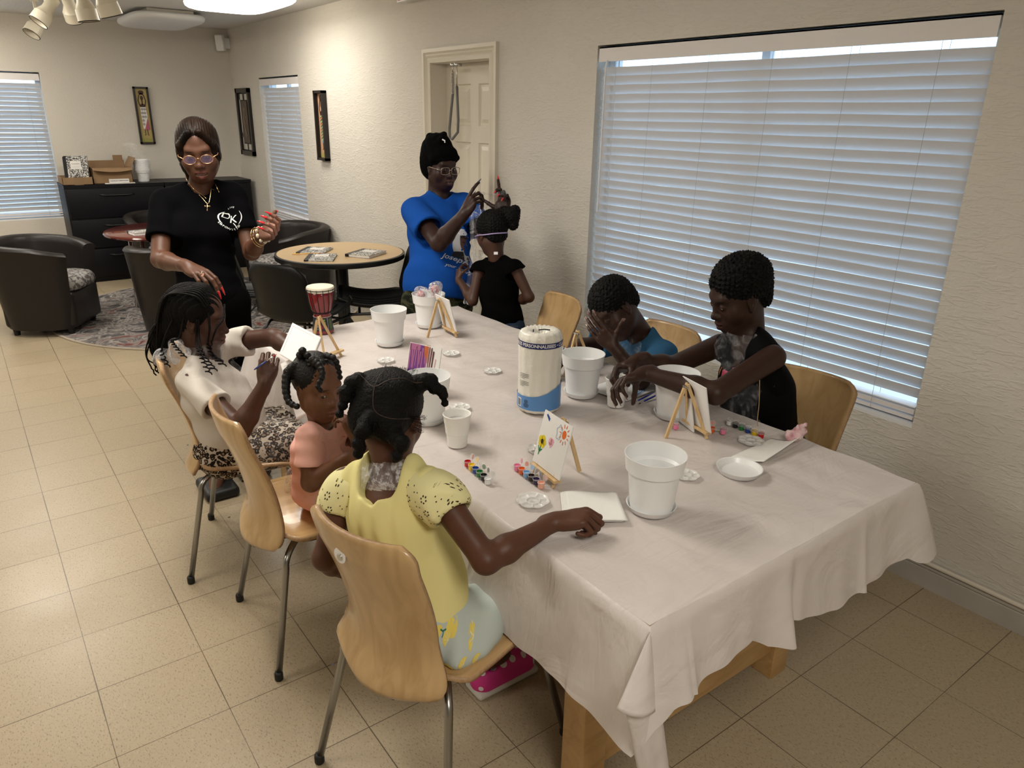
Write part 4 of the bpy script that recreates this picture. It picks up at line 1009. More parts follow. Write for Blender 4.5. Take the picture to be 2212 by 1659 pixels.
# ---- woman in the black t-shirt (standing)
def woman_black():
    P = person('woman standing in a black t-shirt with round white logo and gold glasses', (.82, 3.36, 0))
    pel, ch, nk, sR, sL = (0.820,3.318,0.904), (0.829,3.395,1.175), (0.863,3.429,1.363), (0.702,3.433,1.312), (0.991,3.388,1.337)
    eR, wR = (0.627,3.257,1.095), (0.668,2.991,1.105); eL, wL = (0.995,3.246,1.092), (0.981,3.038,1.195)
    B = Body(pel, ch, nk, sR, sL, w=.86, dp=.9); S = SDF(); B.torso(S, -.006)
    arm(S, sR, eR, wR, .92); arm(S, sL, eL, wL, .90)
    hc = (0.862,3.378,1.510); F, p = head(S, hc, (-0.328,-0.957,-0.301), 1., up=(-.06,.0,1), mouth=.010, eye=.30, full=1.10)
    S.cap(A_(nk)-B.F[2]*.02, p(0, -.025, -.07), .050, .047, .03)
    pel_ = A_(pel); hips = [pel_+B.F[0]*.075*q-B.F[2]*.03 for q in (1, -1)]
    ft = [(.76, 3.30), (.95, 3.42)]
    t1, b1 = hand(S, wR, (0.406,-0.888,-0.259), (-0.036,0.347,-0.898), 1, .92, per=[(22, 25, 15), (20, 28, 18), (24, 32, 20), (26, 30, 20)], spread=7, thumb=(.9, .4, .3), tcurl=8)
    t2, b2 = hand(S, wL, (0.409,-0.785,0.263), (-0.602,-0.376,0.664), -1, .92, per=[(40, 45, 30), (48, 50, 30), (52, 50, 30), (50, 50, 30)], spread=7, thumb=(.35, .95, .1), tcurl=-14)
    base = (.115, .052, .031); paint = face_paint(p, F, 1., lip=(.18, .062, .050), brow=(.03, .014, .009), mouth=.010, inner=(.35, .22, .19))
    paint += [(A_(wL)+A_((0.036,-0.084,0.050)), (.05, .05, .05), np.eye(3), (.30, .145, .10), .8)]
    for hh, kx, fx in ((hips[0], 1, ft[0]), (hips[1], -1, ft[1])):
        S.cap((fx[0], fx[1], .10), (fx[0]-.06, fx[1]-.10, .03), .035, .03, .02); S.cap(hh, (fx[0], fx[1], .10), .07, .035, .02)
    paint_skin(P, S, skin_mat('warm_brown', base), base, paint, .006, [(*box_of(hc, .135), .0021), (*b1, .0018), (*b2, .0018)])
    eyes(P, p, F, 1., (.0, -.5))
    nails(P, t1, (.60, .02, .03), .92, .018); nails(P, t2, (.60, .02, .03), .92, .014)
    m = MB(); m.lathe([(.0095, -.0012), (.0105, 0), (.0095, .0012)], 20, M=Matrix.Translation((0.685,2.846,1.100)) @ Vector((0, 0, 1)).rotation_difference(Vector((0.406,-0.888,-0.259))).to_matrix().to_4x4()); m.build('ring', mat('rose_gold', (.85, .52, .38), .15, 1.), P, smooth=True, world=True)
    # hair: centre parting, swept to a low pony tail
    H = SDF(); H.ell(p(0, -.024, .042), (.086, .100, .090), F)
    for q in (-1, 1): H.ell(p(q*.060, .012, .0), (.026, .050, .060), F, .02); H.cap(p(q*.022, .062, .098), p(q*.066, .048, .040), .014, .013, .012); H.cap(p(q*.066, .048, .040), p(q*.072, .020, -.015), .013, .014, .012)
    hairline(H, p, F, 1., .140, -.025, .058, .088, .108); H.ell(p(0, .105, .050), (.034, .045, .034), F, .025, True); H.cap(p(0, .08, .100), p(0, -.03, .140), .004, .004, .006, True)
    H.cap(p(.03, -.085, -.05), p(.062, -.085, -.085), .030, .030, .02); H.cap(p(.062, -.08, -.085), p(.068, -.06, -.135), .032, .012, .02)
    hm = mat('brown_black_hair', (.0035, .0025, .002), .5, spec=.16, var=(9, (.012, .0055, .003), .07), bump=(180, .5, .003))
    nmesh('hair', H.mesh(.0028, disp=lambda Q: .0009*np.sin(((Q-A_(hc))@F[0])*700+6*wav(Q, 25))), hm, P)
    gm = (.72, .42, .22); glasses(P, p, F, 1., gm, .0245, .0180, True, tint=mat('tinted_lens', (.30, .26, .50), .05, alpha=.30, spec=.8))
    m = MB(); m.tube([p(.078, -.004, -.030), p(.083, .0, -.036), p(.079, .003, -.044)], .004, 8); m.tube([p(-.078, -.004, -.030), p(-.083, .0, -.036), p(-.079, .003, -.044)], .004, 8); m.build('earring', mat('gold', (.85, .60, .28), .15, 1.), P, smooth=True, world=True)
    T = B.tee(.013, .66, eR, eL, hem=(pel_-B.F[2]*.06, -B.F[2]), sr=(.056, .065), bust=.95)
    neck_hole(T, A_(nk)-B.F[2]*.005+B.F[1]*.012, A_(nk)+B.F[2]*.10+B.F[1]*.04, .060)
    tee = T.mesh(.006, disp=folds(.0035, 45, (.2, .3, .9))); nmesh('t_shirt', tee, cloth_mat('black', (.0022, .0022, .0028), .95), P)
    L = SDF(); L.ell(pel_-B.F[2]*.02, (.150, .105, .11), B.F, .04)
    for hh, fx in zip(hips, ft): L.cap(hh, (fx[0]+(hh[0]-fx[0])*.5, fx[1]+(hh[1]-fx[1])*.5+.01, .50), .088, .064, .04); L.cap((fx[0]+(hh[0]-fx[0])*.5, fx[1]+(hh[1]-fx[1])*.5+.01, .50), (fx[0], fx[1], .06), .062, .060, .03)
    nmesh('trousers', L.mesh(.009), cloth_mat('black_trouser', (.002, .002, .0022), .95), P)
    m = MB()
    for fx in ft: m.box((fx[0]-.11, fx[1]-.16, 0), (fx[0]+.04, fx[1]+.05, .05), bev=.02)
    m.build('shoes', mat('black_shoe', (.01, .01, .01), .5), P, world=True, auto=50)
    bv = bvh_of(tee); m = MB(); c = (0.901,3.210,1.295); ux, uy = (0.900,-0.399,-0.041), (0.275,0.429,0.804)
    ring = lambda a0, a1, r, w: stroke([(r*math.cos(R_(a)), r*1.0*math.sin(R_(a))) for a in np.linspace(a0, a1, 14)], w)
    K = [ring(128, 235, .046, [.0015+.0045*math.sin(math.pi*i/13) for i in range(14)]), ring(-40, 42, .046, [.001+.0028*math.sin(math.pi*i/13) for i in range(14)]), stroke([(.012, -.022), (.024, -.036), (.028, -.050)], .003)]
    def mv(vf, x, y, rot=0):
        c_, s_ = math.cos(rot), math.sin(rot); return [(v[0]*c_-v[1]*s_+x, v[0]*s_+v[1]*c_+y, 0) for v in vf[0]], vf[1]
    K.append(mv(text_mesh('D', .050), -.020, .012)); K.append(mv(text_mesh('K', .050), .012, -.006))
    for i, chh in enumerate('EMPOWERED'):
        a = R_(222+i*11.5); K.append(mv(text_mesh(chh, .0125, bold=.02), .053*math.cos(a), .053*math.sin(a), a+math.pi/2))
    for i, chh in enumerate('LIVE'):
        a = R_(104-i*9); K.append(mv(text_mesh(chh, .009, bold=.02), .048*math.cos(a), .048*math.sin(a), a-math.pi/2))
    decal(m, multi(K), c, ux, uy, bv, .0012, .012); m.build('shirt_logo', mat('white_print', (.75, .78, .76), .6), P, world=True)
    # necklace
    g = mat('gold', (.85, .60, .28), .15, 1.); m = MB(); pts = []
    for u, v in ((402, 372), (410, 392), (425, 412), (440, 430), (449, 441), (455, 428), (457, 408), (458, 388)):
        q = (u, v); pts.append(q)
    W = [(0.805,3.426,1.407), (0.797,3.357,1.388), (0.807,3.310,1.360), (0.820,3.260,1.332), (0.833,3.228,1.310), (0.849,3.241,1.336), (0.868,3.282,1.369), (0.883,3.334,1.392)]
    W2 = []
    for w in curve_pts(W, 6):
        h_, n_, i_, d_ = bv.ray_cast(Vector(w)+Vector((-0.112,-0.150,0.069)), -Vector((-0.562,-0.752,0.344)), .5); W2.append(tuple(Vector(h_)+Vector((-0.002,-0.002,0.001))) if h_ and (Vector(h_)-Vector(w)).length < .09 else tuple(w))
    m.tube(W2, .0011, 5); k = min(W2, key=lambda q: q[2]); kx = Vector(k)
    m.build('necklace', g, P, smooth=True, world=True)
    m = MB(); u_, r_ = Vector((0.264,0.467,0.869)), Vector((0.804,-0.594,0.017)); f_ = Vector((-0.562,-0.752,0.344))*.004
    for a, b_ in ((kx+f_, kx-u_*.030+f_), (kx-u_*.012-r_*.010+f_, kx-u_*.012+r_*.010+f_)): m.tube([a, b_], .0018, 6)
    for q in (kx-u_*.030, kx-u_*.012-r_*.010, kx-u_*.012+r_*.010): m.lathe([(.0001, -.003), (.003, 0), (.0001, .003)], 8, M=Matrix.Translation(q+f_))
    m.build('cross_pendant', g, P, smooth=True, world=True)
    # shell bracelets on the raised wrist
    ax = nrm((0.426,-0.675,0.385)); G = frame(ax, (0, 0, 1)); m = MB(); b_ = A_(wL)
    for i in range(9):
        a = 2*math.pi*i/9; q = b_+ax*.004+(G[0]*math.cos(a)+G[2]*math.sin(a))*.031; m.lathe([(.0001, -.010), (.006, -.006), (.0075, 0), (.006, .006), (.0001, .010)], 8, M=Matrix.Translation(q) @ Matrix.Rotation(a, 4, Vector(ax)))
    m.build('shell_bracelet', mat('shell', (.70, .60, .45), .3), P, smooth=True, world=True)
    m = MB()
    for dd, rr in ((-.014, .036), (-.022, .040)): m.tube([tuple(b_+ax*(dd+.006*math.sin(a))+(G[0]*math.cos(a)+G[2]*math.sin(a))*rr) for a in np.linspace(0, 2*math.pi, 24)], .0012, 5)
    m.build('bangle', g, P, smooth=True, world=True)
woman_black()
# ---- woman in the blue t-shirt
def woman_blue():
    P = person('woman in a blue memorial t-shirt and black head wrap reaching over the standing girl', (2.08, 3.55, 0))
    pel, ch, nk, sR, sL = (2.065,3.470,0.715), (2.128,3.548,1.047), (2.176,3.623,1.231), (2.004,3.597,1.183), (2.319,3.581,1.197)
    eR, wR = (1.972,3.291,1.043), (2.039,3.154,1.202); eL, wL = (2.289,3.310,1.023), (2.279,3.153,1.185)
    B = Body(pel, ch, nk, sR, sL, w=1.10, dp=1.15); S = SDF(); B.torso(S, -.01)
    arm(S, sR, eR, wR, 1.14); arm(S, sL, eL, wL, 1.1)
    hc = (2.187,3.611,1.396); F, p = head(S, hc, (0.032,-1.003,-0.105), 1.0, mouth=.004, eye=.85, full=1.12)
    S.cap(A_(nk)-B.F[2]*.02, p(0, -.02, -.07), .062, .056, .03)
    t1, b1 = hand(S, wR, (0.475,-0.175,0.830), (0.844,0.203,-0.501), 1, 1., per=[(5, 10, 10), (38, 55, 30), (50, 60, 30), (55, 60, 30)], thumb=(.85, .35, .3), tcurl=6)
    t2, b2 = hand(S, wL, (0.212,0.146,0.956), (-0.784,-0.296,0.251), -1, 1., per=[(8, 6, 6), (45, 60, 30), (50, 60, 30), (55, 60, 30)], thumb=(.45, .9, .1), tcurl=2)
    base = (.036, .016, .012)
    ft = [(1.95, 3.50), (2.22, 3.58)]
    for fx in ft: S.cap((fx[0], fx[1], .10), (fx[0]-.03, fx[1]-.12, .03), .035, .03, .02); S.cap(pel, (fx[0], fx[1], .10), .08, .035, .02)
    paint_skin(P, S, skin_mat('deep_brown', base), base, face_paint(p, F, 1., lip=(.085, .036, .032), mouth=.004, inner=(.2, .17, .15)), .0065, [(*box_of(hc, .135), .0024), (*b1, .0020), (*b2, .0020)])
    eyes(P, p, F, 1., (.3, -.1)); nails(P, t1, (.05, .06, .10), 1., .010); nails(P, t2, (.65, .03, .04), 1., .010)
    # head wrap
    H = SDF(); H.ell(p(0, -.030, .055), (.094, .112, .088), F); H.ell(p(0, -.055, .105), (.074, .080, .058), F, .03)
    H.ell(p(0, -.075, .0), (.078, .070, .085), F, .03)
    for a in (-1, 1): H.cap(p(a*.075, .03, .055), p(a*.02, -.09, .15), .020, .022, .015)
    H.cap(p(-.045, .046, .082), p(.045, .046, .082), .018, .018, .03); H.ell(p(0, -.03, .125), (.060, .066, .052), F, .02); H.cap(p(.03, .03, .150), p(-.03, -.03, .170), .016, .016, .012)
    H.ell(p(0, .132, -.035), (.080, .082, .100), F, .008, True); H.cap(p(.10, .0, -.03), p(-.10, .0, -.03), .030, .030, .008, True)
    nmesh('head_wrap', H.mesh(.003, disp=lambda Q: .0011*np.sin(((Q-A_(hc))@(F[2]*.8+F[1]*.6+F[0]*.3))*260+4*wav(Q, 16))), cloth_mat('wrap_black', (.0025, .0028, .003), .9), P)
    m = MB(); m.tube([p(.03, .045, .155), p(.02, .055, .150), p(.022, .06, .140)], .004, 6); m.build('pin', M_white, P, smooth=True, world=True)
    glasses(P, p, F, 1., (.55, .42, .34), .026, .0185, False, r=.0014)
    T = B.tee(.016, .62, eR, eL, hem=(A_(pel)-B.F[2]*.02, -B.F[2]), sr=(.064, .076), bust=1.15, belly=1.3)
    T.ell(A_(pel)+B.F[2]*.08, (.195, .150, .11), B.F, .05)
    T.cut(A_(pel)-B.F[2]*.02, -B.F[2], .4)
    neck_hole(T, A_(nk)+B.F[1]*.015, A_(nk)+B.F[2]*.10+B.F[1]*.05, .062); T.cap(A_(nk)+B.F[1]*.12-B.F[2]*.055, A_(nk)+B.F[1]*.10+B.F[2]*.02, .012, .050, .01, True)
    tee = T.mesh(.0065, disp=folds(.004, 38, (.3, .1, .9))); nmesh('t_shirt', tee, cloth_mat('royal_blue', (.010, .075, .36)), P)
    L = SDF(); L.ell(A_(pel)-B.F[2]*.02, (.190, .145, .13), B.F, .04)
    for q, fx in zip((1, -1), ft):
        hh = A_(pel)+B.F[0]*.09*q-B.F[2]*.06; L.cap(hh, (fx[0], fx[1], .42), .115, .082, .05); L.cap((fx[0], fx[1], .42), (fx[0], fx[1], .07), .080, .062, .03)
    cm = cloth_mat('camo', (.030, .034, .020)); ns, lk, b = nodes(cm); tc = ns.new('ShaderNodeTexCoord'); mp = ns.new('ShaderNodeMapping'); mp.inputs['Scale'].default_value = (7, 7, 18); n = N(ns, 'ShaderNodeTexNoise', Scale=1.0, Detail=2.0, Distortion=.8)
    lk.new(tc.outputs['Object'], mp.inputs['Vector']); lk.new(mp.outputs[0], n.inputs['Vector']); r = ramp(ns, [(.0, (.012, .014, .010)), (.44, (.030, .036, .020)), (.52, (.058, .058, .032)), (.60, (.020, .022, .014))], 'CONSTANT'); lk.new(n.outputs['Fac'], r.inputs['Fac']); lk.new(r.outputs['Color'], b.inputs['Base Color'])
    nmesh('trousers', L.mesh(.009), cm, P)
    m = MB()
    for fx in ft: m.box((fx[0]-.08, fx[1]-.17, 0), (fx[0]+.05, fx[1]+.05, .05), bev=.02)
    m.build('shoes', mat('black_shoe', (.01, .01, .01), .5), P, world=True, auto=50)
    # print on the shirt: lettering over and under an oval portrait of a man in a dark suit
    bv = bvh_of(tee); ux, uy = nrm((0.603,-0.746,0.083)), nrm((0.391,0.468,0.789))
    def lay(nm, vf, c, colr, lift): m = MB(); decal(m, vf, c, ux, uy, bv, lift, .02); m.build(nm, mat('print_%02x%02x%02x' % tuple(int(q*255) for q in colr), colr, .6), P, world=True)
    c0 = (2.093,3.293,1.071)
    lay('print_oval', multi([circle(0, .005, .062, 28, .088)]), c0, (.52, .52, .54), .0010)
    lay('print_suit', multi([poly([(-.058, -.075), (.058, -.075), (.050, -.040), (.018, -.020), (-.018, -.020), (-.050, -.040)])]), c0, (.012, .012, .018), .0018)
    lay('print_shirt', multi([poly([(-.014, -.022), (.014, -.022), (.004, -.070), (-.004, -.070)])]), c0, (.55, .55, .56), .0024)
    lay('print_face', multi([circle(0, .018, .027, 24, .040), poly([(-.012, -.022), (.012, -.022), (.013, -.005), (-.013, -.005)])]), c0, (.10, .045, .035), .0030)
    lay('print_features', multi([stroke([(-.016, .028), (-.006, .029)], .004), stroke([(.006, .029), (.016, .028)], .004), stroke([(-.002, .020), (-.004, .010), (.004, .010)], .003), stroke([(-.010, -.001), (.010, -.001)], .004), poly([(-.026, .03), (-.022, .052), (0, .060), (.022, .052), (.026, .03), (.018, .044), (-.018, .044)])]), c0, (.018, .010, .010), .0036)
    wp = (.62, .64, .68)
    lay('print_lettering', multi([text_mesh('In Loving', .044, shear=.35, bold=.012)]), (2.087,3.309,1.156), wp, .0014)
    lay('print_lettering', multi([text_mesh('Joseph A. L', .040, shear=.4, bold=.012)]), (2.057,3.260,0.999), wp, .0040)
    lay('print_lettering', multi([text_mesh('your John 3:16', .024, shear=.4, bold=.012)]), (2.046,3.248,0.955), wp, .0014)
    m = MB(); decal(m, multi([circle(.052, .078, .008), circle(.066, .070, .008), circle(.058, .060, .007), circle(.072, .084, .005)]), c0, ux, uy, bv, .0042, .02); m.build('print_flowers', mat('print_pale', (.6, .62, .7), .6), P, world=True)
woman_blue()
# ---- standing girl seen from behind
def girl_standing():
    P = person('girl standing with her back turned, in a black top and jeans', (2.16, 3.02, 0))
    pel, ch, nk, sR, sL = (2.150,2.967,0.684), (2.153,3.011,0.845), (2.163,3.044,0.991), (2.194,2.926,0.958), (2.100,3.103,0.930)
    eL, wL = (2.034,3.068,0.776), (2.045,3.220,0.862); eR, wR = (2.223,2.840,0.817), (2.241,3.032,0.743)
    B = Body(pel, ch, nk, sR, sL, w=.62, dp=.72); S = SDF(); B.torso(S, -.008)
    arm(S, sR, eR, wR, .66, .02); arm(S, sL, eL, wL, .66, .02)
    hc = (2.156,3.078,1.111); F, p = head(S, hc, (0.103,0.885,-0.398), .90, mouth=0)
    S.cap(A_(nk)-B.F[2]*.02, p(0, -.02, -.06), .038, .038, .03)
    t1, b1 = hand(S, wL, (0.359,0.425,0.788), (0.856,-0.107,-0.142), -1, .62, per=[(30, 50, 30), (35, 55, 30), (45, 55, 30), (50, 55, 30)], thumb=(.7, .6, .4), tcurl=20)
    t2, b2 = hand(S, wR, (-0.536,0.789,-0.025), (0.562,0.752,-0.344), 1, .62, curl=(30, 40, 30))
    base = (.075, .034, .022); ft = [(2.10, 3.00), (2.24, 3.04)]
    for fx in ft: S.cap((fx[0], fx[1], .09), (fx[0]-.01, fx[1]+.10, .03), .028, .025, .02); S.cap(pel, (fx[0], fx[1], .09), .045, .028, .02)
    paint_skin(P, S, skin_mat('brown', base), base, [], .006, [(*box_of(hc, .12), .0026), (*b1, .0018)])
    eyes(P, p, F, .90)
    H = SDF(); H.ell(p(0, -.024, .036), (.077, .094, .080), F); hairline(H, p, F, .9, .12, -.045, .062, .070, .098)
    H.ell(p(0, -.06, -.035), (.055, .03, .035), F, .02); 
    b_ = (2.226,3.011,1.195); H.sph(b_, .046, .02); H.sph((2.248,3.007,1.224), .028, .01); H.sph((2.228,2.994,1.160), .030, .01); H.sph((2.214,3.055,1.214), .030, .02)
    nmesh('hair', H.mesh(.003, disp=hair_disp(.0035, 420)), M_hair, P)
    T = B.tee(.012, .12, eR, eL, hem=(A_(pel)-B.F[2]*.03, -B.F[2]), sr=(.072, .080), hips=1.05)
    neck_hole(T, A_(nk)+B.F[1]*.0, A_(nk)+B.F[2]*.10, .050)
    nmesh('top', T.mesh(.005, disp=folds(.003, 50, (.7, .3, .5))), cloth_mat('black_top', (.002, .002, .0022), .95), P)
    m = MB(); Gm = Matrix.Translation((2.109,2.968,1.026)); put_flat(m, poly([(-.010, -.007), (.010, -.007), (.010, .007), (-.010, .007)]), (2.116,2.982,1.026), (0.804,-0.594,0.017), (0.248,0.362,0.904)); m.build('neck_label', M_white, P, world=True, solid=.001)
    L = SDF(); L.ell(A_(pel)-B.F[2]*.03, (.112, .088, .09), B.F, .03)
    for q, fx in zip((-1, 1), ft):
        hh = A_(pel)+B.F[0]*.05*q-B.F[2]*.06; L.cap(hh, (fx[0], fx[1], .34), .064, .050, .03); L.cap((fx[0], fx[1], .34), (fx[0], fx[1], .06), .048, .042, .02)
    jm = cloth_mat('denim', (.018, .032, .062), .8, bump=(500, .5, .001), var=(30, (.030, .050, .090), .2)); jv = L.mesh(.007); nmesh('jeans', jv, jm, P)
    bv = bvh_of(jv); m = MB(); ux, uy = (0.820,-0.489,-0.018), (0.351,0.498,0.788)
    decal(m, multi([stroke([(-.012, .0), (-.012, -.05), (.0, -.06)], .0015), stroke([(.022, .0), (.022, -.06)], .0015), stroke([(.022, 0), (.062, .004)], .0015), stroke([(-.058, -.002), (-.012, .0)], .0015), stroke([(-.06, .030), (.06, .036)], .0012)]), (2.105,2.871,0.635), ux, uy, bv, .001, .02); m.build('stitching', mat('stitch', (.14, .16, .20), .7), P, world=True)
    m = MB()
    for fx in ft: m.box((fx[0]-.05, fx[1]-.06, 0), (fx[0]+.05, fx[1]+.15, .045), bev=.018)
    m.build('shoes', mat('black_shoe', (.01, .01, .01), .5), P, world=True, auto=50)
    # lavender glasses with a strap round the back of the head
    gm = mat('lavender_frame', (.42, .34, .62), .4); m = MB()
    m.tube(curve_pts([p(-.078, .055, .0), p(-.080, .01, -.006), p(-.076, -.045, -.020), p(-.045, -.096, -.030), p(0, -.112, -.034), p(.045, -.096, -.030), p(.078, -.02, -.01)], 6), .0030, 6)
    for q in (-1, 1):
        m.tube([tuple(p(q*.033+.024*math.cos(a), .092-(.01 if math.cos(a)*q > 0 else 0), .0+.018*math.sin(a))) for a in np.linspace(0, 2*math.pi, 20)], .0026, 6)
        m.tube([p(q*.057, .083, .002), p(q*.078, .05, .0)], .0028, 6)
    m.tube([p(-.010, .097, .004), p(.010, .097, .004)], .0024, 6); m.build('glasses', gm, P, smooth=True, world=True)
girl_standing()
# ---- girl in the white t-shirt, seated, holding a brush
def girl_white():
    P = person('seated girl in a white t-shirt and leopard-print skirt with long curly-ended braids', (.66, 2.70, 0))
    pel, ch, nk, sR, sL = (0.672,2.681,0.494), (0.622,2.678,0.695), (0.617,2.696,0.842), (0.541,2.617,0.777), (0.714,2.807,0.836)
    eR, wR = (0.632,2.384,0.651), (0.718,2.342,0.815); eL, wL = (0.863,2.660,0.874), (0.905,2.506,0.840)
    B = Body(pel, ch, nk, sR, sL, w=.78, dp=.86); S = SDF(); B.torso(S, -.008)
    arm(S, sR, eR, wR, .90); arm(S, sL, eL, wL, .86)
    hc = (0.623,2.722,0.967); F, p = head(S, hc, (0.854,-0.517,-0.198), .98, mouth=.001, eye=.55)
    S.cap(A_(nk)-B.F[2]*.03, p(0, -.02, -.06), .045, .043, .03)
    t1, b1 = hand(S, wR, (0.333,0.107,0.922), (0.240,0.905,-0.304), 1, .80, per=[(52, 58, 28), (48, 55, 28), (42, 50, 24), (38, 45, 20)], spread=3, thumb=(.85, .25, .45), tcurl=14)
    t2, b2 = hand(S, wL, (0.573,-0.742,-0.104), (0.279,0.354,-0.804), -1, .80)
    pel_ = A_(pel); kR, kL = A_((0.863,2.513,0.495)), A_((0.995,2.720,0.466)); aR = kR+A_((.02, .0, -.40)); aL = kL+A_((.02, .0, -.40))
    hR = pel_+B.F[0]*.07-B.F[2]*.02; hL = pel_-B.F[0]*.07-B.F[2]*.02
    leg(S, hR, kR, aR, .85); leg(S, hL, kL, aL, .85)
    for a in (aR, aL): S.cap(a, a+A_((.13, -.03, -.03)), .030, .026, .02)
    base = (.080, .036, .023)
    paint_skin(P, S, skin_mat('brown', base), base, face_paint(p, F, .98, lip=(.17, .065, .055), mouth=.001), .006, [(*box_of(hc, .13), .0022), (*b1, .0017)])
    eyes(P, p, F, .98, (0, -.3)); nails(P, t1, (.72, .36, .36), .80, .004)
    # braided hair
    H = SDF(); H.ell(p(0, -.026, .038), (.083, .100, .088), F); hairline(H, p, F, .98, .140, -.040, .060, .078, .098); H.ell(p(0, -.075, -.04), (.055, .045, .055), F, .03)
    H.cap(p(0, -.10, .02), p(-.01, -.135, -.10), .035, .028, .03); H.cap(p(-.01, -.135, -.10), p(0, -.13, -.19), .030, .018, .03)
    nmesh('hair', H.mesh(.0028, disp=lambda Q: .0032*np.sin(((Q-A_(hc))@(F[0]*.9+F[1]*.5))*420+2*wav(Q, 30))), M_hair, P)
    def strand(m, pts, curl_from=.55, rad=.0042, cr=.011, turns=7):
        Q = curve_pts(pts, 14 if turns < 3 else 44); n = len(Q); out = []
        for i, q in enumerate(Q):
            t = i/(n-1); w = max(0, (t-curl_from)/(1-curl_from)); a = 2*math.pi*turns*w
            q = A_(q)+w**.5*cr*(A_(F[1])*math.cos(a)+A_(F[0])*math.sin(a))*(1 if w > 0 else 0); out.append(q)
        m.tube(out, [rad*(1-.45*i/n) for i in range(n)], 6)
    m = MB()
    strand(m, [p(.072, .05, .05), p(.085, .062, .0), p(.088, .066, -.08), (0.640,2.542,0.835)], .55)
    strand(m, [p(.080, .02, .02), p(.090, .030, -.04), (0.582,2.555,0.884), (0.597,2.497,0.839)], .5)
    strand(m, [p(.080, .015, .02), p(.092, .022, -.05), (0.568,2.545,0.898), (0.577,2.483,0.834)], .5, cr=.009, turns=8)
    strand(m, [p(.078, -.03, .02), p(.096, -.035, -.05), (0.511,2.662,0.914), (0.524,2.570,0.879)], .5, cr=.008, turns=9)
    strand(m, [p(.070, -.07, .0), p(.080, -.09, -.07), (0.485,2.725,0.864), (0.485,2.679,0.822)], .6, turns=4)
    strand(m, [p(.02, -.10, .0), p(.03, -.15, -.06), (0.492,2.805,0.877), (0.485,2.762,0.828)], .8)
    strand(m, [p(.0, .085, .07), p(.04, .095, .03), p(.072, .080, -.01), p(.086, .072, -.09), (0.648,2.591,0.837)], .6, cr=.007)
    for i in range(16):
        x = -.07+.14*i/15; strand(m, [p(x, .052-3*x*x, .080-3*x*x), p(x*1.1, -.0, .128-5*x*x), p(x*1.1, -.09, .09), p(x*.7, -.125, -.01), p(x*.4, -.13-.02*(i % 3), -.11-.02*(i % 4)), p(x*.5, -.13, -.19-.012*(i % 5))], .93, .0046, .004, 2)
    m.build('braids', M_hair, P, smooth=True, world=True)
    T = B.tee(.015, .52, eR, eL, hem=(A_(pel)-B.F[2]*.015, -B.F[2]), sr=(.056, .070), bust=.6, belly=.85)
    neck_hole(T, A_(nk)-B.F[2]*.01, A_(nk)+B.F[2]*.10+B.F[1]*.03, .058)
    tee = T.mesh(.0055, disp=folds(.005, 40, (.4, .2, .8))); nmesh('t_shirt', tee, cloth_mat('white', (.66, .61, .55), .85), P)
    K = SDF(); K.ell(pel_, (.145, .12, .10), B.F, .05); K.cap(hR, hR+(kR-hR)*.95, .098, .082, .04); K.cap(hL, hL+(kL-hL)*.95, .098, .082, .04); K.cap((hR+hL)/2, (kR+kL)/2, .085, .07, .06)
    lm = cloth_mat('leopard', (.5, .43, .34)); ns, lk, b = nodes(lm); tc = ns.new('ShaderNodeTexCoord'); nz = N(ns, 'ShaderNodeTexNoise', Scale=28.0, Detail=2.0); lk.new(tc.outputs['Object'], nz.inputs['Vector'])
    vm = ns.new('ShaderNodeMix'); vm.data_type = 'VECTOR'; vm.inputs['Factor'].default_value = .02; lk.new(tc.outputs['Object'], vm.inputs['A']); lk.new(nz.outputs['Color'], vm.inputs['B'])
    vo = N(ns, 'ShaderNodeTexVoronoi', Scale=70.0); lk.new(vm.outputs['Result'], vo.inputs['Vector']); r = ramp(ns, [(.0, (.28, .19, .12)), (.30, (.24, .16, .10)), (.34, (.018, .014, .012)), (.56, (.02, .016, .014)), (.62, (.52, .45, .37))]); lk.new(vo.outputs['Distance'], r.inputs['Fac']); lk.new(r.outputs['Color'], b.inputs['Base Color'])
    nmesh('skirt', K.mesh(.007, disp=folds(.003, 60, (.5, .5, .3))), lm, P)
    # clear apron tied at the neck, draped down the front
    Fm = SDF(); B.torso(Fm, .026, .6, .95); Fm.cap(A_(nk), A_(nk)+B.F[2]*.03, .062, .060, .03); Fm.cap(hR, kR, .112, .095, .05); Fm.cap(hL, kL, .11, .09, .05)
    c_, f_, u_, n_ = A_(ch), B.F[1], B.F[2], A_(nk)
    film('plastic_apron', Fm, lambda v: (((v-c_)@f_ > .02) & ((v-n_)@u_ < .04) & ((v-c_)@B.F[0] < .13)) | (((v-n_)@u_ > -.02) & ((v-n_)@u_ < .05)), M_film2, P, amp=.008)
    hd = B.F; k = A_((0.530,2.703,0.888)); K2 = SDF(); K2.sph(k, .022, .01); K2.ell(k+hd[0]*.0+A_((-.01, -.01, -.03)), (.020, .012, .034), None, .01); K2.ell(A_((0.488,2.738,0.839)), (.034, .02, .030), None, .01); K2.cap(k, A_((0.549,2.630,0.878)), .014, .010, .01)
    film('plastic_bow', K2, lambda v: v[:, 2] > -9, M_film, P, .004, .005)
    # brush held between thumb and fingers
    m = MB(); a, b_ = Vector((0.685,2.338,0.870)), Vector((0.755,2.309,0.920)); m.tube([a, a.lerp(b_, .15), a.lerp(b_, .55)], [.0018, .0032, .0026], 8); o = thing('paintbrush', 'blue-handled paintbrush held by the girl in the white t-shirt', 'paintbrush', a)
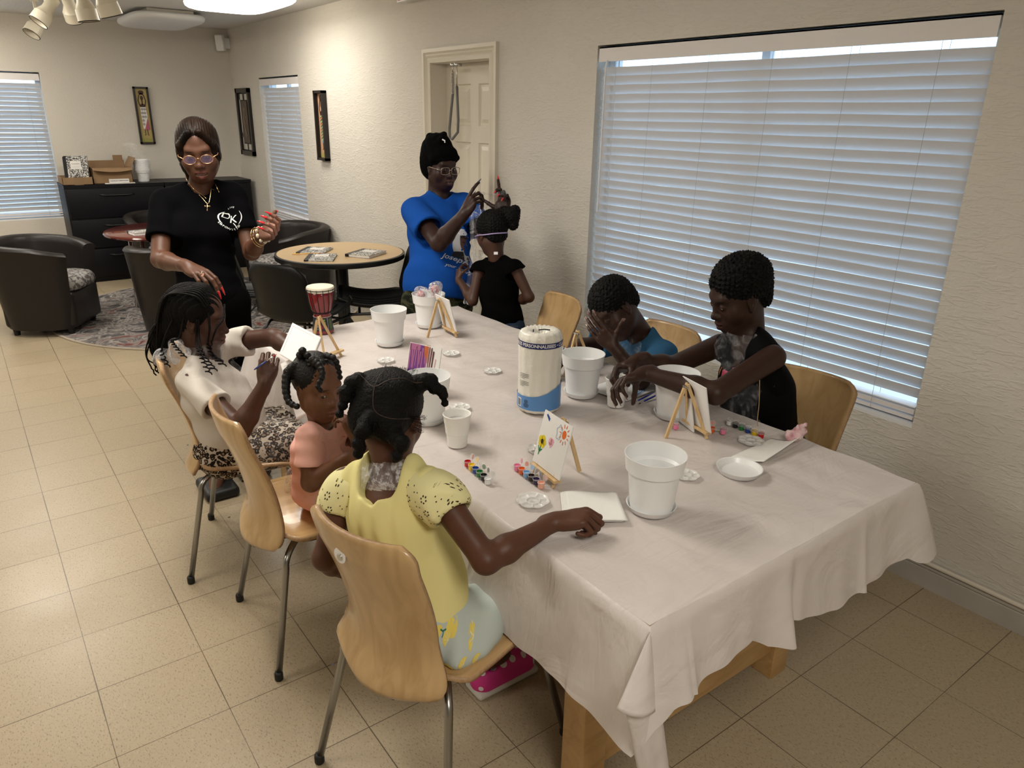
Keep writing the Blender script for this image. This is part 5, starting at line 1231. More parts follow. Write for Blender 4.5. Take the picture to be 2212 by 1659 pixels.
    m.build('handle', mat('brush_blue', (.03, .06, .22), .3), o, smooth=True, world=True); m = MB(); m.tube([a.lerp(b_, .55), a.lerp(b_, .85)], .0024, 8); m.build('ferrule', M_chrome, o, smooth=True, world=True); m = MB(); m.tube([a.lerp(b_, .85), b_], [.0026, .0008], 8); m.build('bristles', mat('red_paint', (.6, .04, .04), .3), o, smooth=True, world=True)
girl_white()
# ---- small child in pink
def child_pink():
    P = person('small child in a pink t-shirt sitting on the middle chair, looking across the table', (.78, 2.05, 0))
    pel, ch, nk, sR, sL = (0.792,2.089,0.502), (0.776,2.043,0.664), (0.778,2.028,0.780), (0.722,1.980,0.757), (0.842,2.055,0.740)
    eR, wR = (0.702,1.945,0.619), (0.773,1.855,0.712); eL, wL = (0.881,1.949,0.689), (0.811,1.858,0.783)
    B = Body(pel, ch, nk, sR, sL, w=.58, dp=.80); S = SDF(); B.torso(S, -.006, belly=.6)
    arm(S, sR, eR, wR, .74, .02); arm(S, sL, eL, wL, .70, .02)
    hc = (0.782,2.033,0.884); s = .86; F, p = head(S, hc, (0.173,-0.982,-0.119), s, mouth=0, eye=.95, full=1.10, nose=.96)
    S.ell(p(.0, .045, -.045), (.050*s, .040*s, .038*s), F, .03)
    S.cap(A_(nk)-B.F[2]*.02, p(0, -.02, -.06), .034, .034, .025)
    t1, b1 = hand(S, wR, (0.716,-0.538,0.284), (0.473,0.456,-0.555), 1, .58, curl=(40, 50, 30))
    t2, b2 = hand(S, wL, (-0.255,0.436,0.825), (-0.511,0.562,-0.334), -1, .60, curl=(48, 65, 40), spread=2, thumb=(.75, .5, .4), tcurl=25)
    pel_ = A_(pel); kR, kL = pel_+A_((.26, -.07, -.01)), pel_+A_((.26, .07, -.01)); aR, aL = kR+A_((.03, 0, -.25)), kL+A_((.03, 0, -.25))
    leg(S, pel_+A_((0, -.05, -.01)), kR, aR, .62); leg(S, pel_+A_((0, .05, -.01)), kL, aL, .62)
    for a in (aR, aL): S.cap(a, a+A_((.09, 0, -.02)), .024, .02, .02)
    base = (.165, .073, .038)
    paint_skin(P, S, skin_mat('light_brown', base), base, face_paint(p, F, s, lip=(.26, .11, .085), brow=(.045, .022, .014)), .0055, [(*box_of(hc, .115), .0019), (*b2, .0016)])
    eyes(P, p, F, s, (.45, -.12))
    H = SDF(); H.ell(p(0, -.022, .036), (.080*s, .098*s, .088*s), F); hairline(H, p, F, s, .120, -.050, .064, .072, .106, .006)
    for a, b_ in (((.02, .10, .09), (-.03, -.02, .135)), ((-.03, -.02, .135), (.06, -.08, .06))): H.cap(p(*[q*s for q in a]), p(*[q*s for q in b_]), .0025, .0025, .004, True)
    beads(H, curve_pts([(0.744,2.049,0.972), (0.736,2.039,0.996), (0.742,2.027,1.008), (0.749,2.015,0.995)], 6), .013, .011, 7)
    beads(H, curve_pts([(0.727,2.054,0.957), (0.703,2.063,0.937), (0.686,2.044,0.897), (0.682,2.018,0.862), (0.695,1.991,0.853)], 6), .0165, .0095, 18)
    beads(H, curve_pts([(0.742,1.955,0.999), (0.751,1.931,0.987), (0.749,1.908,0.963), (0.732,1.907,0.934), (0.736,1.900,0.924)], 6), .0125, .0075, 16, .003)
    beads(H, curve_pts([(0.798,1.991,0.993), (0.808,1.956,0.991), (0.816,1.950,0.962), (0.819,1.948,0.933)], 6), .0105, .008, 12, .003)
    for t in range(5): beads(H, [p((-.05+.02*t)*s, -.06*s, .10*s), p((-.02+.02*t)*s, .03*s, .125*s)], .006, .006, 9, .003)
    nmesh('hair', H.mesh(.0023, disp=hair_disp(.0010, 700)), mat('glossy_black_hair', (.004, .0035, .0035), .34, spec=.3, bump=(300, .7, .003)), P)
    T = B.tee(.010, .62, eR, eL, hem=(pel_-B.F[2]*.0, -B.F[2]), sr=(.070, .080), belly=.80, hips=1.0)
    neck_hole(T, A_(nk)-B.F[2]*.012, A_(nk)+B.F[2]*.10+B.F[1]*.03, .045)
    tee = T.mesh(.0045, disp=folds(.0022, 60, (.4, .2, .8))); nmesh('t_shirt', tee, cloth_mat('pink', (.90, .50, .43), .85), P)
    K = SDF(); K.ell(pel_, (.088, .085, .065), B.F, .04)
    for kn, o_ in ((kR, -.05), (kL, .05)): K.cap(pel_+A_((0, o_, -.01)), kn-A_((.02, 0, 0)), .058, .046, .03)
    nmesh('shorts', K.mesh(.006), cloth_mat('coral', (.75, .26, .17), .85), P)
    m = MB()
    for a in (aR, aL): m.box((a[0]-.03, a[1]-.032, a[2]-.055), (a[0]+.13, a[1]+.032, a[2]-.005), bev=.015)
    m.build('sandals', mat('pink_shoe', (.6, .15, .25), .5), P, world=True, auto=50)
    bv = bvh_of(tee); m = MB(); decal(m, multi([stroke([(-.012, .01), (-.004, .016), (.0, .006), (.008, .014), (.014, .004)], .0022), stroke([(-.006, -.004), (.004, 0), (.012, -.008)], .0022)]), (0.777,1.942,0.735), (0.305,-0.937,-0.096), (0.263,0.213,0.893), bv, .001, .01); m.build('shirt_print', mat('rose_print', (.6, .08, .12), .5), P, world=True)
    Fm = SDF(); B.torso(Fm, .018, belly=.8); Fm.cap(A_(nk)-B.F[2]*.01, A_(nk)+B.F[2]*.015, .046, .044, .03); c_, n_ = A_(ch), A_(nk)
    film('plastic_apron', Fm, lambda v: (((v-c_)@B.F[1] > .045) & ((v-n_)@B.F[2] < .01)) | (((v-n_)@B.F[2] > -.012) & ((v-n_)@B.F[2] < .02)), M_film2, P, .005, .005)
    k = A_((0.738,2.237,0.502)); K2 = SDF(); K2.ell(k, (.014, .014, .030), None, .01); K2.ell(k+A_((-.01, .01, -.045)), (.010, .008, .030), None, .01); K2.ell(k+A_((.018, -.01, -.02)), (.022, .010, .014), None, .01)
    film('plastic_bow', K2, lambda v: v[:, 2] > -9, M_film, P, .004, .004)
child_pink()
# ---- girl in yellow, seen from behind
def girl_yellow():
    P = person('girl in a yellow eyelet-sleeve top with puffy twisted pigtails, her arm stretched onto the table', (.72, 1.38, 0))
    pel, ch, nk, sR, sL = (0.733,1.362,0.501), (0.709,1.414,0.749), (0.724,1.445,0.900), (0.755,1.303,0.872), (0.650,1.552,0.808)
    eR, wR = (0.790,1.140,0.749), (0.985,1.136,0.783); eL, wL = (0.567,1.520,0.634), (0.674,1.614,0.490)
    B = Body(pel, ch, nk, sR, sL, w=.74, dp=.86); S = SDF(); B.torso(S, -.008)
    arm(S, sR, eR, wR, .80); arm(S, sL, eL, wL, .80)
    hc = (0.751,1.490,0.983); s = .93; F, p = head(S, hc, (0.740,0.519,-0.416), s, up=(.02,.03,1))
    S.cap(A_(nk)-B.F[2]*.02, p(0, -.022, -.06), .044, .042, .03)
    t1, b1 = hand(S, wR, (0.743,-0.621,0.208), (0.138,-0.044,-0.974), 1, .86, per=[(45, 88, 50), (52, 90, 50), (58, 90, 50), (64, 90, 50)], spread=1, thumb=(.80, .15, .60), tcurl=12)
    t2, b2 = hand(S, wL, (0.838,0.112,-0.419), (-0.414,-0.080,-0.850), -1, .70)
    pel_ = A_(pel); kR = A_((1.002,1.366,0.426)); kL = kR+A_((-.07, .13, .0)); aR = A_((1.045, 1.49, .11)); aL = A_((1.00, 1.64, .11))
    leg(S, pel_+B.F[0]*.065-B.F[2]*.02, kR, aR, .72); leg(S, pel_-B.F[0]*.065-B.F[2]*.02, kL, aL, .72)
    for a in (aR, aL): S.cap(a, a+A_((.11, -.0, -.055)), .028, .024, .02)
    base = (.105, .044, .025)
    paint_skin(P, S, skin_mat('brown', base), base, [], .0045, [(*box_of(hc, .125), .0025), (*b1, .0016)])
    # hair: four sections with partings, each ending in a puffy twist
    H = SDF(); H.ell(p(0, -.022, .038), (.084*s, .101*s, .088*s), F); H.ell(p(0, -.060, -.02), (.065*s, .052*s, .065*s), F, .03)
    for q in (-1, 1): H.ell(p(q*.045, -.05, .06), (.042*s, .055*s, .045*s), F, .02); H.ell(p(q*.035, -.085, -.01), (.040*s, .036*s, .055*s), F, .02)
    hairline(H, p, F, s, .120, -.040, .062, .068, .098); H.cap(p(.0, -.05, -.11), p(.0, -.11, -.115), .05, .05, .01, True)
    for L in ([(0.732,1.389,1.109), (0.692,1.399,1.096), (0.690,1.382,1.083), (0.721,1.357,1.051), (0.721,1.350,1.008)], [(0.665,1.376,1.001), (0.698,1.355,1.009), (0.749,1.362,1.020)], [(0.690,1.382,1.083), (0.669,1.429,1.065)]):
        H.chain(curve_pts(L, 4), [.0028]*60, .003) if False else None
    beads(H, curve_pts([(0.706,1.505,1.060), (0.680,1.509,1.083), (0.647,1.510,1.062), (0.635,1.504,1.029), (0.625,1.505,1.015)], 6), .0265, .010, 13, .006, .0025)
    beads(H, curve_pts([(0.789,1.444,1.062), (0.816,1.432,1.079), (0.834,1.410,1.061), (0.845,1.393,1.042), (0.842,1.390,1.032)], 6), .0260, .009, 13, .006, .0025)
    beads(H, curve_pts([(0.668,1.433,1.014), (0.644,1.419,1.002), (0.630,1.416,0.973), (0.628,1.416,0.942)], 6), .0215, .0125, 12, .006, .003)
    beads(H, curve_pts([(0.704,1.391,0.980), (0.708,1.358,0.974), (0.700,1.355,0.954), (0.691,1.366,0.935)], 6), .0225, .012, 10, .006, .003)
    parts = []
    for L in ([p(.0, .05, .125), p(.0, -.05, .125), p(0, -.108, .06)], [p(.07, -.035, .07), p(.03, -.09, .082), p(0, -.108, .06), p(-.035, -.095, .075), p(-.07, -.04, .07)], [p(.075, -.05, .0), p(.04, -.105, -.005), p(.01, -.125, .012), p(0, -.108, .06)]):
        Q = curve_pts(L, 8)
        parts.append(Q)
    hv = H.mesh(.0025, disp=hair_disp(.0011, 620)); nmesh('hair', hv, M_hair, P); hb = bvh_of(hv); m = MB()
    for Q in parts:
        W = []
        for q in Q:
            d_ = Vector(nrm(q-A_(hc))); h_, n_, i_, dd = hb.ray_cast(Vector(hc)+d_*.25, -d_, .3)
            if h_ is not None: W.append(h_-d_*.0004)
        if len(W) > 2: m.tube(W, .0013, 5)
    m.build('hair_parting', mat('scalp', (.045, .024, .016), .6), P, smooth=True, world=True)
    m = MB(); rnd = random.Random(3)
    for i in range(240):
        side = i % 3; a = rnd.uniform(-1, 1); b_ = rnd.uniform(0, 1)
        if side == 0: q = p(.045*a, .02*b_, .117-.0*a)
        elif side == 1: q = p(.085, -.03+.03*a, -.03+.04*b_)
        else: q = p(-.085, -.03+.03*a, -.0+.05*b_)
        q = A_(q); v = nrm(q-A_(hc))*.008; e = A_([rnd.uniform(-1, 1) for _ in range(3)])*.006; m.tube([q-v, q+v*.6+e, q+v*1.4-e*.4, q+v*1.2+e*1.1], .0003, 3)
    m.build('flyaway_hair', M_hair, P, world=True)
    m = MB(); m.lathe([(.0001, -.003), (.003, 0), (.0001, .003)], 8, M=Matrix.Translation(p(.076*s, .0, -.036*s))); m.build('earring', M_steel, P, smooth=True, world=True)
    # yellow top: body panel and eyelet sleeves
    T = B.tee(.014, .01, None, None, hem=(A_(pel)-B.F[2]*.005, -B.F[2]), belly=.8, hips=1.0)
    T.cut(A_(pel)-B.F[2]*.005, -B.F[2], .34)
    T.ell(A_(nk)-B.F[1]*.03-B.F[2]*.020, (.066, .10, .085), B.F, .006, True)
    tee = T.mesh(.0045, disp=lambda Q: .0045*np.sin(((Q-A_(ch))@B.F[0])*130+1.2*wav(Q, 14))*.7*np.clip(((Q-A_(ch))@B.F[2]+.25)/.3, 0, 1)); ym = cloth_mat('yellow', (.80, .73, .33), .8); nmesh('top', tee, ym, P)
    em = cloth_mat('yellow_eyelet', (.80, .75, .40), .85); bvs = []
    for sh, el, kk in ((B.shR, A_(eR), 1), (B.shL, A_(eL), -1)):
        a = nrm(el-sh); W = SDF(); up = B.F[2]; W.cap(sh+(A_(nk)-sh)*.42-B.F[2]*.018, sh+a*.06, .040, .050, .03); W.ell(sh+a*.03-B.F[2]*.012, (.056, .056, .060), None, .03); W.cap(sh-B.F[2]*.015, sh+(A_(ch)-sh)*.42, .046, .040, .03)
        W.cut(sh+a*.082, a, .12); W.cap(sh+a*.06, sh+a*.16, .040, .044, .004, True); W.cut(sh+(A_(nk)-sh)*.46, nrm(A_(nk)-sh), .16); 
        wv = W.mesh(.0042, disp=lambda Q, a=a, sh=sh: .002*np.sin(wav(Q, 22)*9)+.0012*np.sin(((Q-sh)@a)*330)*((Q-sh)@a > .066)); o = nmesh('sleeve', wv, em, P); bvs.append((bvh_of(wv), sh, a, o))
    hm = mat('eyelet_hole', (.055, .035, .018), .9)
    for bv, sh, a, o in bvs:
        m = MB(); rnd = random.Random(5); c = sh+a*.02
        for gu in range(-3, 4):
            for gv in range(-3, 4):
                x, y = gu*.031+(gv % 2)*.015, gv*.027; K = []
                if (gu+gv) % 2 == 0:
                    K = [circle(x+.0068*math.cos(t), y+.0068*math.sin(t), .0021, 8, .0021) for t in np.linspace(0, 2*math.pi, 7)[:6]]
                else: K = [circle(x, y, .0017, 7), circle(x+.009, y+.004, .0015, 7), circle(x-.006, y+.009, .0015, 7)]
                decal(m, multi(K), c, (0.552,-0.801,0.025), (-0.073,-0.325,0.913), bv, .0006, .05, .12)
        for gu in range(-2, 3):
            for gv in range(-2, 3):
                K = [circle(gu*.03+.0065*math.cos(t), gv*.03+.0065*math.sin(t), .0019, 8) for t in np.linspace(0, 2*math.pi, 7)[:6]]
                sd = 1 if o is bvs[0][3] else -1
                if sd > 0: decal(m, multi(K), c, (0.601,0.809,-0.157), (0.150,0.063,0.962), bv, .0006, .05, .12)
        m.build('eyelets', hm, o, world=True)
    # pale blue skirt with lemons, spread on the seat
    K = SDF(); K.ell(pel_-B.F[2]*.02, (.125, .11, .085), B.F, .04); hR = pel_+B.F[0]*.06-B.F[2]*.03
    K.cap(hR, kR, .072, .060, .04); K.cap(pel_-B.F[0]*.06-B.F[2]*.03, kL, .072, .060, .04); K.chain([A_((.905, 1.262, .470)), A_((.865, 1.235, .466)), A_((.800, 1.195, .463)), A_((.735, 1.185, .463))], [.012, .014, .014, .010], .05); K.chain([A_((.90, 1.29, .485)), A_((.84, 1.25, .480)), A_((.76, 1.22, .475))], [.030, .032, .026], .045)
    K.cut((pel_[0], pel_[1], .452), (0, 0, -1), .6)
    kv = K.mesh(.005, disp=folds(.006, 60, (.6, -.6, .2))); sk = nmesh('skirt', kv, cloth_mat('pale_blue', (.50, .56, .53), .8), P)
    bv = bvh_of(kv); ml = mat('lemon_print', (.78, .62, .12), .7); mg = mat('leaf_print', (.02, .16, .09), .7); mw = mat('lemon_segments', (.80, .74, .42), .7); a, b2_, c2_ = MB(), MB(), MB()
    for i, (c, kd) in enumerate((((0.858,1.298,0.537), 0), ((0.794,1.294,0.567), 1), ((0.768,1.268,0.526), 0), ((0.887,1.257,0.463), 1), ((0.711,1.230,0.525), 2), ((0.838,1.251,0.489), 0), ((0.825,1.249,0.462), 2), ((0.811,1.224,0.443), 2), ((0.740,1.220,0.463), 1), ((0.828,1.348,0.567), 2), ((0.802,1.255,0.496), 0))):
        ux, uy = (0.716,-0.538,0.284), (-0.367,-0.050,0.889)
        if kd == 0: decal(a, multi([poly([(.013*math.cos(t), .013*math.sin(t)) for t in np.linspace(.6, .6+math.pi, 10)])]), c, ux, uy, bv, .0012, .01, .2); decal(b2_, multi([stroke([(.6*.001, 0), (.010*math.cos(t), .010*math.sin(t))], .0011) for t in np.linspace(.9, .3+math.pi, 5)]), c, ux, uy, bv, .0018, .01, .2)
        elif kd == 1: decal(a, multi([circle(0, 0, .013, 16)]), c, ux, uy, bv, .0012, .01, .2); decal(b2_, multi([stroke([(.004*math.cos(t), .004*math.sin(t)), (.010*math.cos(t), .010*math.sin(t))], .001) for t in np.linspace(0, 5.5, 8)]), c, ux, uy, bv, .0018, .01, .2)
        else: decal(a, multi([circle(0, 0, .015, 16, .010)]), c, ux, uy, bv, .0012, .01, .2); decal(c2_, multi([stroke([(-.012, .004), (-.020, .006), (-.024, .012)], .0026), stroke([(-.018, .006), (-.022, .0), (-.025, -.002)], .002)]), c, ux, uy, bv, .0012, .01, .2)
    a.build('lemon_print', ml, sk, world=True); b2_.build('lemon_segments', mw, sk, world=True); c2_.build('leaf_print', mg, sk, world=True)
    # clear plastic collar of the apron at the nape
    Fm = SDF(); Fm.cap(A_(nk)-B.F[2]*.042, A_(nk)-B.F[2]*.005, .078, .060, .02); Fm.cap(A_(nk)-B.F[2]*.045, A_(nk)-B.F[2]*.045+B.F[0]*.07, .060, .030, .03); Fm.cap(A_(nk)-B.F[2]*.045, A_(nk)-B.F[2]*.045-B.F[0]*.07, .060, .030, .03)
    n_ = A_(nk); film('plastic_apron', Fm, lambda v: ((v-n_)@B.F[2] > -.060) & ((v-n_)@B.F[2] < .006) & ((v-n_)@B.F[1] < .05), M_film, P, .0045, .005)
    # pink polka-dot slippers
    pm = mat('pink_dots', (.62, .04, .26), .6); ns, lk, b = nodes(pm); tc = ns.new('ShaderNodeTexCoord'); vo = N(ns, 'ShaderNodeTexVoronoi', Scale=26.0, Randomness=.35); lk.new(tc.outputs['Object'], vo.inputs['Vector']); r = ramp(ns, [(.30, (.75, .70, .68)), (.32, (.62, .035, .24))], 'CONSTANT'); r.color_ramp.elements[0].position = 0; r.color_ramp.elements[1].position = .30; lk.new(vo.outputs['Distance'], r.inputs['Fac']); lk.new(r.outputs['Color'], b.inputs['Base Color'])
    for q_, aa in ((0, aR), (1, aL)):
        W = SDF(); W.cap((aa[0]-.02, aa[1]-.0, .040), (aa[0]+.13, aa[1], .036), .042, .040, .01); W.ell((aa[0]+.055, aa[1], .065), (.085, .040, .035), None, .02); W.cap((aa[0]+.0, aa[1], .10), (aa[0]-.0, aa[1], .13), .030, .036, .01, True); W.cut((aa[0], aa[1], .014), (0, 0, -1), .3)
        o = nmesh('slipper', W.mesh(.004), pm, P); W = MB(); W.box((aa[0]-.062, aa[1]-.044, .001), (aa[0]+.168, aa[1]+.044, .024), bev=.011); W.build('slipper_sole', mat('white_sole', (.55, .52, .46), .8, bump=(300, .6, .002)), o, world=True, auto=50)
    # brush in the fist
    a = A_((1.028,1.125,0.756)); b_ = A_((1.060,1.121,0.800)); o = thing('paintbrush', 'paintbrush gripped in the fist of the girl in yellow', 'paintbrush', tuple(a)); m = MB(); m.tube([a, a+(b_-a)*.75], .0022, 8); m.build('handle', mat('brush_dark', (.02, .02, .03), .3), o, smooth=True, world=True); m = MB(); m.tube([a+(b_-a)*.75, b_], [.0026, .001], 8); m.build('bristles', M_hair, o, smooth=True, world=True)
girl_yellow()
# ---- boy in the blue t-shirt covering his face
def boy_blue():
    P = person('boy in a blue t-shirt bowed over the table with one hand covering his face', (2.18, 1.94, 0))
    pel, ch, nk, sR, sL = (2.259,1.925,0.565), (2.139,1.930,0.727), (2.066,1.919,0.874), (2.076,2.045,0.816), (2.047,1.783,0.837)
    eL, wL = (1.874,1.725,0.777), (1.806,1.804,0.895); eR, wR = (1.884,2.057,0.820), (1.731,2.005,0.804)
    B = Body(pel, ch, nk, sR, sL, w=.80, dp=.90); S = SDF(); B.torso(S, -.008)
    arm(S, sR, eR, wR, .82); arm(S, sL, eL, wL, .82)
    hc = (1.946,1.953,0.984); s = .96; F, p = head(S, hc, (-0.794,-0.049,-0.590), s, up=(-0.165,0.391,0.873), eye=0.)
    S.cap(A_(nk)-B.F[2]*.02, p(0, -.025, -.05), .048, .046, .03)
    t1, b1 = hand(S, wL, (-0.425,0.555,0.663), (0.859,0.400,-0.191), -1, .82, per=[(12, 14, 8), (12, 14, 8), (14, 14, 8), (16, 14, 8)], spread=3, thumb=(.45, .85, .1), tcurl=-6)
    t2, b2 = hand(S, wR, (-0.926,0.089,-0.157), (0.072,0.071,-0.889), 1, .80, curl=(35, 45, 30))
    pel_ = A_(pel); leg(S, pel_+B.F[0]*.07, pel_+A_((-.36, .10, -.03)), pel_+A_((-.36, .10, -.45)), .85); leg(S, pel_-B.F[0]*.07, pel_+A_((-.36, -.06, -.03)), pel_+A_((-.36, -.06, -.45)), .85)
    base = (.048, .022, .0145)
    paint_skin(P, S, skin_mat('dark_brown', base), base, [(*q,) for q in [(A_(t1[i][0]), A_((.012, .012, .012)), np.eye(3), (.085, .04, .03), .8) for i in range(5)]], .006, [(*box_of(hc, .125), .0028), (*b1, .0018)])
    nails(P, t1, (.20, .12, .10), .82)
    H = SDF(); H.ell(p(0, -.020, .042), (.083*s, .101*s, .088*s), F); hairline(H, p, F, s, .128, -.020, .070, .078, .106); H.ell(p(0, -.075, -.01), (.055*s, .035*s, .05*s), F, .03)
    nmesh('hair', H.mesh(.0026, disp=hair_disp(.0040, 430)), M_hair, P)
    T = B.tee(.015, .62, eR, eL, hem=(A_(pel)-B.F[2]*.02, -B.F[2]), sr=(.062, .076))
    neck_hole(T, A_(nk)-B.F[2]*.0, A_(nk)+B.F[2]*.10+B.F[1]*.03, .056)
    tee = T.mesh(.0055, disp=folds(.0045, 42, (.3, .3, .8))); nmesh('t_shirt', tee, cloth_mat('blue', (.035, .115, .225), .85), P)
    bv = bvh_of(tee)
    for txt, c, colr in (('Z', (1.942,1.878,0.816), (.5, .03, .06)), ('U', (1.959,1.865,0.814), (.22, .25, .28)), ('T', (1.979,1.850,0.813), (.55, .55, .55))):
        m = MB(); decal(m, text_mesh(txt, .040, bold=.04), c, (0.836,-0.384,-0.054), (0.398,0.559,0.707), bv, .0014, .015); m.build('shirt_lettering', mat('print_'+txt, colr, .6), P, world=True)
    K = SDF(); K.ell(pel_, (.13, .11, .09), B.F, .05)
    for q, yy in ((1, .10), (-1, -.06)): K.cap(pel_+B.F[0]*.07*q, pel_+A_((-.32, yy, -.03)), .082, .068, .04)
    nmesh('shorts', K.mesh(.008), cloth_mat('navy_short', (.008, .012, .022), .8), P)
    m = MB()
    for yy in (.10, -.06): q = pel_+A_((-.36, yy, 0)); m.box((q[0]-.16, q[1]-.045, 0), (q[0]+.06, q[1]+.045, .07), bev=.025)
    m.build('shoes', mat('black_shoe', (.01, .01, .01), .5), P, world=True, auto=50)
    Fm = SDF(); B.torso(Fm, .024); Fm.cap(A_(nk)-B.F[2]*.03, A_(nk)+B.F[2]*.04, .072, .060, .03); Fm.cap(B.shR, B.shL, .075, .075, .04); c_, n_ = A_(ch), A_(nk)
    film('plastic_apron', Fm, lambda v: (((v-n_)@B.F[2] > -.055) & ((v-n_)@B.F[2] < .045) & (np.abs((v-n_)@B.F[0]) < .075)) | (((v-c_)@B.F[1] > .05) & (np.abs((v-c_)@B.F[0]) < .10)), M_film2, P, .006, .006)
boy_blue()
# ---- boy in the black sleeveless top
def boy_black():
    P = person('boy in a black sleeveless top and clear plastic apron leaning over a foam cup', (2.10, 1.40, 0))
    pel, ch, nk, sR, sL = (2.192,1.390,0.564), (2.086,1.389,0.797), (2.071,1.433,0.983), (2.100,1.567,0.915), (2.020,1.299,0.956)
    eL, wL = (1.755,1.305,0.886), (1.663,1.518,0.908); eR, wR = (1.855,1.573,0.878), (1.725,1.608,0.915)
    B = Body(pel, ch, nk, sR, sL, w=.88, dp=1.08); S = SDF(); B.torso(S, -.006)
    arm(S, sR, eR, wR, .88); arm(S, sL, eL, wL, .90)
    hc = (2.050,1.482,1.113); s = 1.0; F, p = head(S, hc, (-0.885,0.357,-0.376), s, mouth=.003, eye=.35)
    S.cap(A_(nk)-B.F[2]*.03, p(0, -.028, -.06), .050, .048, .03)
    t1, b1 = hand(S, wL, (-0.838,0.373,-0.262), (-0.454,-0.167,-0.815), -1, .88, per=[(34, 38, 20), (36, 40, 20), (38, 42, 20), (40, 45, 22)], spread=8, thumb=(.35, .45, .8), tcurl=5)
    t2, b2 = hand(S, wR, (-0.694,0.363,-0.342), (-0.529,-0.148,-0.752), 1, .88, per=[(50, 45, 20), (48, 45, 20), (50, 45, 20), (52, 45, 20)], spread=3, thumb=(.6, .4, .7), tcurl=8)
    base = (.040, .018, .012)
    pel_ = A_(pel); leg(S, pel_+B.F[0]*.07, pel_+A_((-.36, .10, -.02)), pel_+A_((-.36, .10, -.45)), .9); leg(S, pel_-B.F[0]*.07, pel_+A_((-.34, -.08, -.02)), pel_+A_((-.36, -.08, -.45)), .9)
    paint_skin(P, S, skin_mat('dark_brown', base), base, face_paint(p, F, s, lip=(.075, .030, .027), mouth=.003), .006, [(*box_of(hc, .135), .0022), (*b1, .0018), (*b2, .0018)])
    eyes(P, p, F, s, (0, -.5)); nails(P, t1, (.12, .07, .055), .88)
    H = SDF(); H.ell(p(0, -.026, .056), (.088*s, .106*s, .090*s), F); hairline(H, p, F, s, .130, -.015, .072, .078, .108); H.ell(p(0, -.080, -.015), (.055, .035, .055), F, .03)
    for q in (-1, 1): H.ell(p(q*.080, .025, -.035), (.026, .040, .045), F, .008, True)
    nmesh('hair', H.mesh(.0026, disp=hair_disp(.0050, 400)), M_hair, P)
    T = SDF(); B.torso(T, .012); T.cap(A_(nk)-B.F[2]*.01+B.F[0]*.05, A_(B.shR)*.55+A_(nk)*.45, .035, .035, .03); T.cap(A_(nk)-B.F[2]*.01-B.F[0]*.05, A_(B.shL)*.55+A_(nk)*.45, .035, .035, .03)
    for sh in (B.shR, B.shL): d = nrm(sh-(B.shR+B.shL)/2); T.ell(sh+d*.035-B.F[2]*.03+B.F[1]*.01, (.058, .058, .105), np.stack([np.cross(B.F[1], B.F[2]), B.F[1], B.F[2]]), .006, True)
    neck_hole(T, A_(nk)-B.F[2]*.045+B.F[1]*.05, A_(nk)+B.F[2]*.10+B.F[1]*.03, .056); T.cut(A_(pel)-B.F[2]*.05, -B.F[2], .3)
    tee = T.mesh(.0055, disp=folds(.003, 42, (.3, .3, .8))); nmesh('tank_top', tee, cloth_mat('black_jersey', (.004, .004, .0045), .7), P)
    bv = bvh_of(tee)
    for txt, c, sz, colr in (('7', (1.931,1.441,0.888), .075, (.60, .26, .10)), ('/', (1.945,1.427,0.879), .06, (.45, .05, .09)), ('N', (1.963,1.413,0.880), .05, (.48, .06, .14))):
        m = MB(); decal(m, text_mesh(txt, sz, bold=.03), c, (0.631,-0.656,0.178), (0.295,0.423,0.823), bv, .0014, .015); m.build('jersey_print', mat('jersey_'+('slash' if txt == '/' else txt), colr, .6), P, world=True)
    m = MB(); decal(m, multi([poly([(0, .004), (.034, -.003), (.034, -.006), (.002, -.004)])]), (1.949,1.482,0.948), (0.652,-0.715,0.085), (0.295,0.423,0.823), bv, .0016, .015); m.build('jersey_mark', mat('print_w', (.6, .6, .6), .5), P, world=True)
    K = SDF(); K.ell(pel_, (.14, .12, .10), B.F, .05)
    for q, yy in ((1, .10), (-1, -.08)): K.cap(pel_+B.F[0]*.07*q, pel_+A_((-.32, yy, -.02)), .088, .074, .04)
    nmesh('shorts', K.mesh(.008), cloth_mat('black_short', (.008, .009, .011), .8), P)
    m = MB()
    for yy in (.10, -.08): q = pel_+A_((-.36, yy, 0)); m.box((q[0]-.16, q[1]-.045, 0), (q[0]+.06, q[1]+.045, .07), bev=.025)
    m.build('shoes', mat('black_shoe', (.01, .01, .01), .5), P, world=True, auto=50)
    Fm = SDF(); B.torso(Fm, .030); Fm.cap(A_(nk)-B.F[2]*.02, A_(nk)+B.F[2]*.03, .070, .062, .03); Fm.ell(A_((2.146,1.284,0.664)), (.06, .055, .055), None, .04); c_, n_ = A_(ch), A_(nk)
    film('plastic_apron', Fm, lambda v: (((v-n_)@B.F[2] > -.07) & ((v-n_)@B.F[2] < .045) & (np.abs((v-n_)@B.F[0]) < .085)) | (((v-c_)@B.F[1] > .065) & (np.abs((v-c_)@B.F[0]) < .125) & ((v-c_)@B.F[2] < .10)) | (((v-c_)@B.F[2] < -.11) & ((v-c_)@B.F[1] > -.12)), M_film2, P, .0065, .007)
    tube_mesh('drawstring', [curve_pts([(1.922,1.271,0.908), (1.923,1.262,0.832), (1.939,1.268,0.755), (1.959,1.266,0.726)], 8), curve_pts([(2.074,1.277,0.880), (2.078,1.276,0.826), (2.036,1.260,0.779)], 8)], .0014, mat('tan_string', (.45, .30, .16), .8), P, 5)
boy_black()
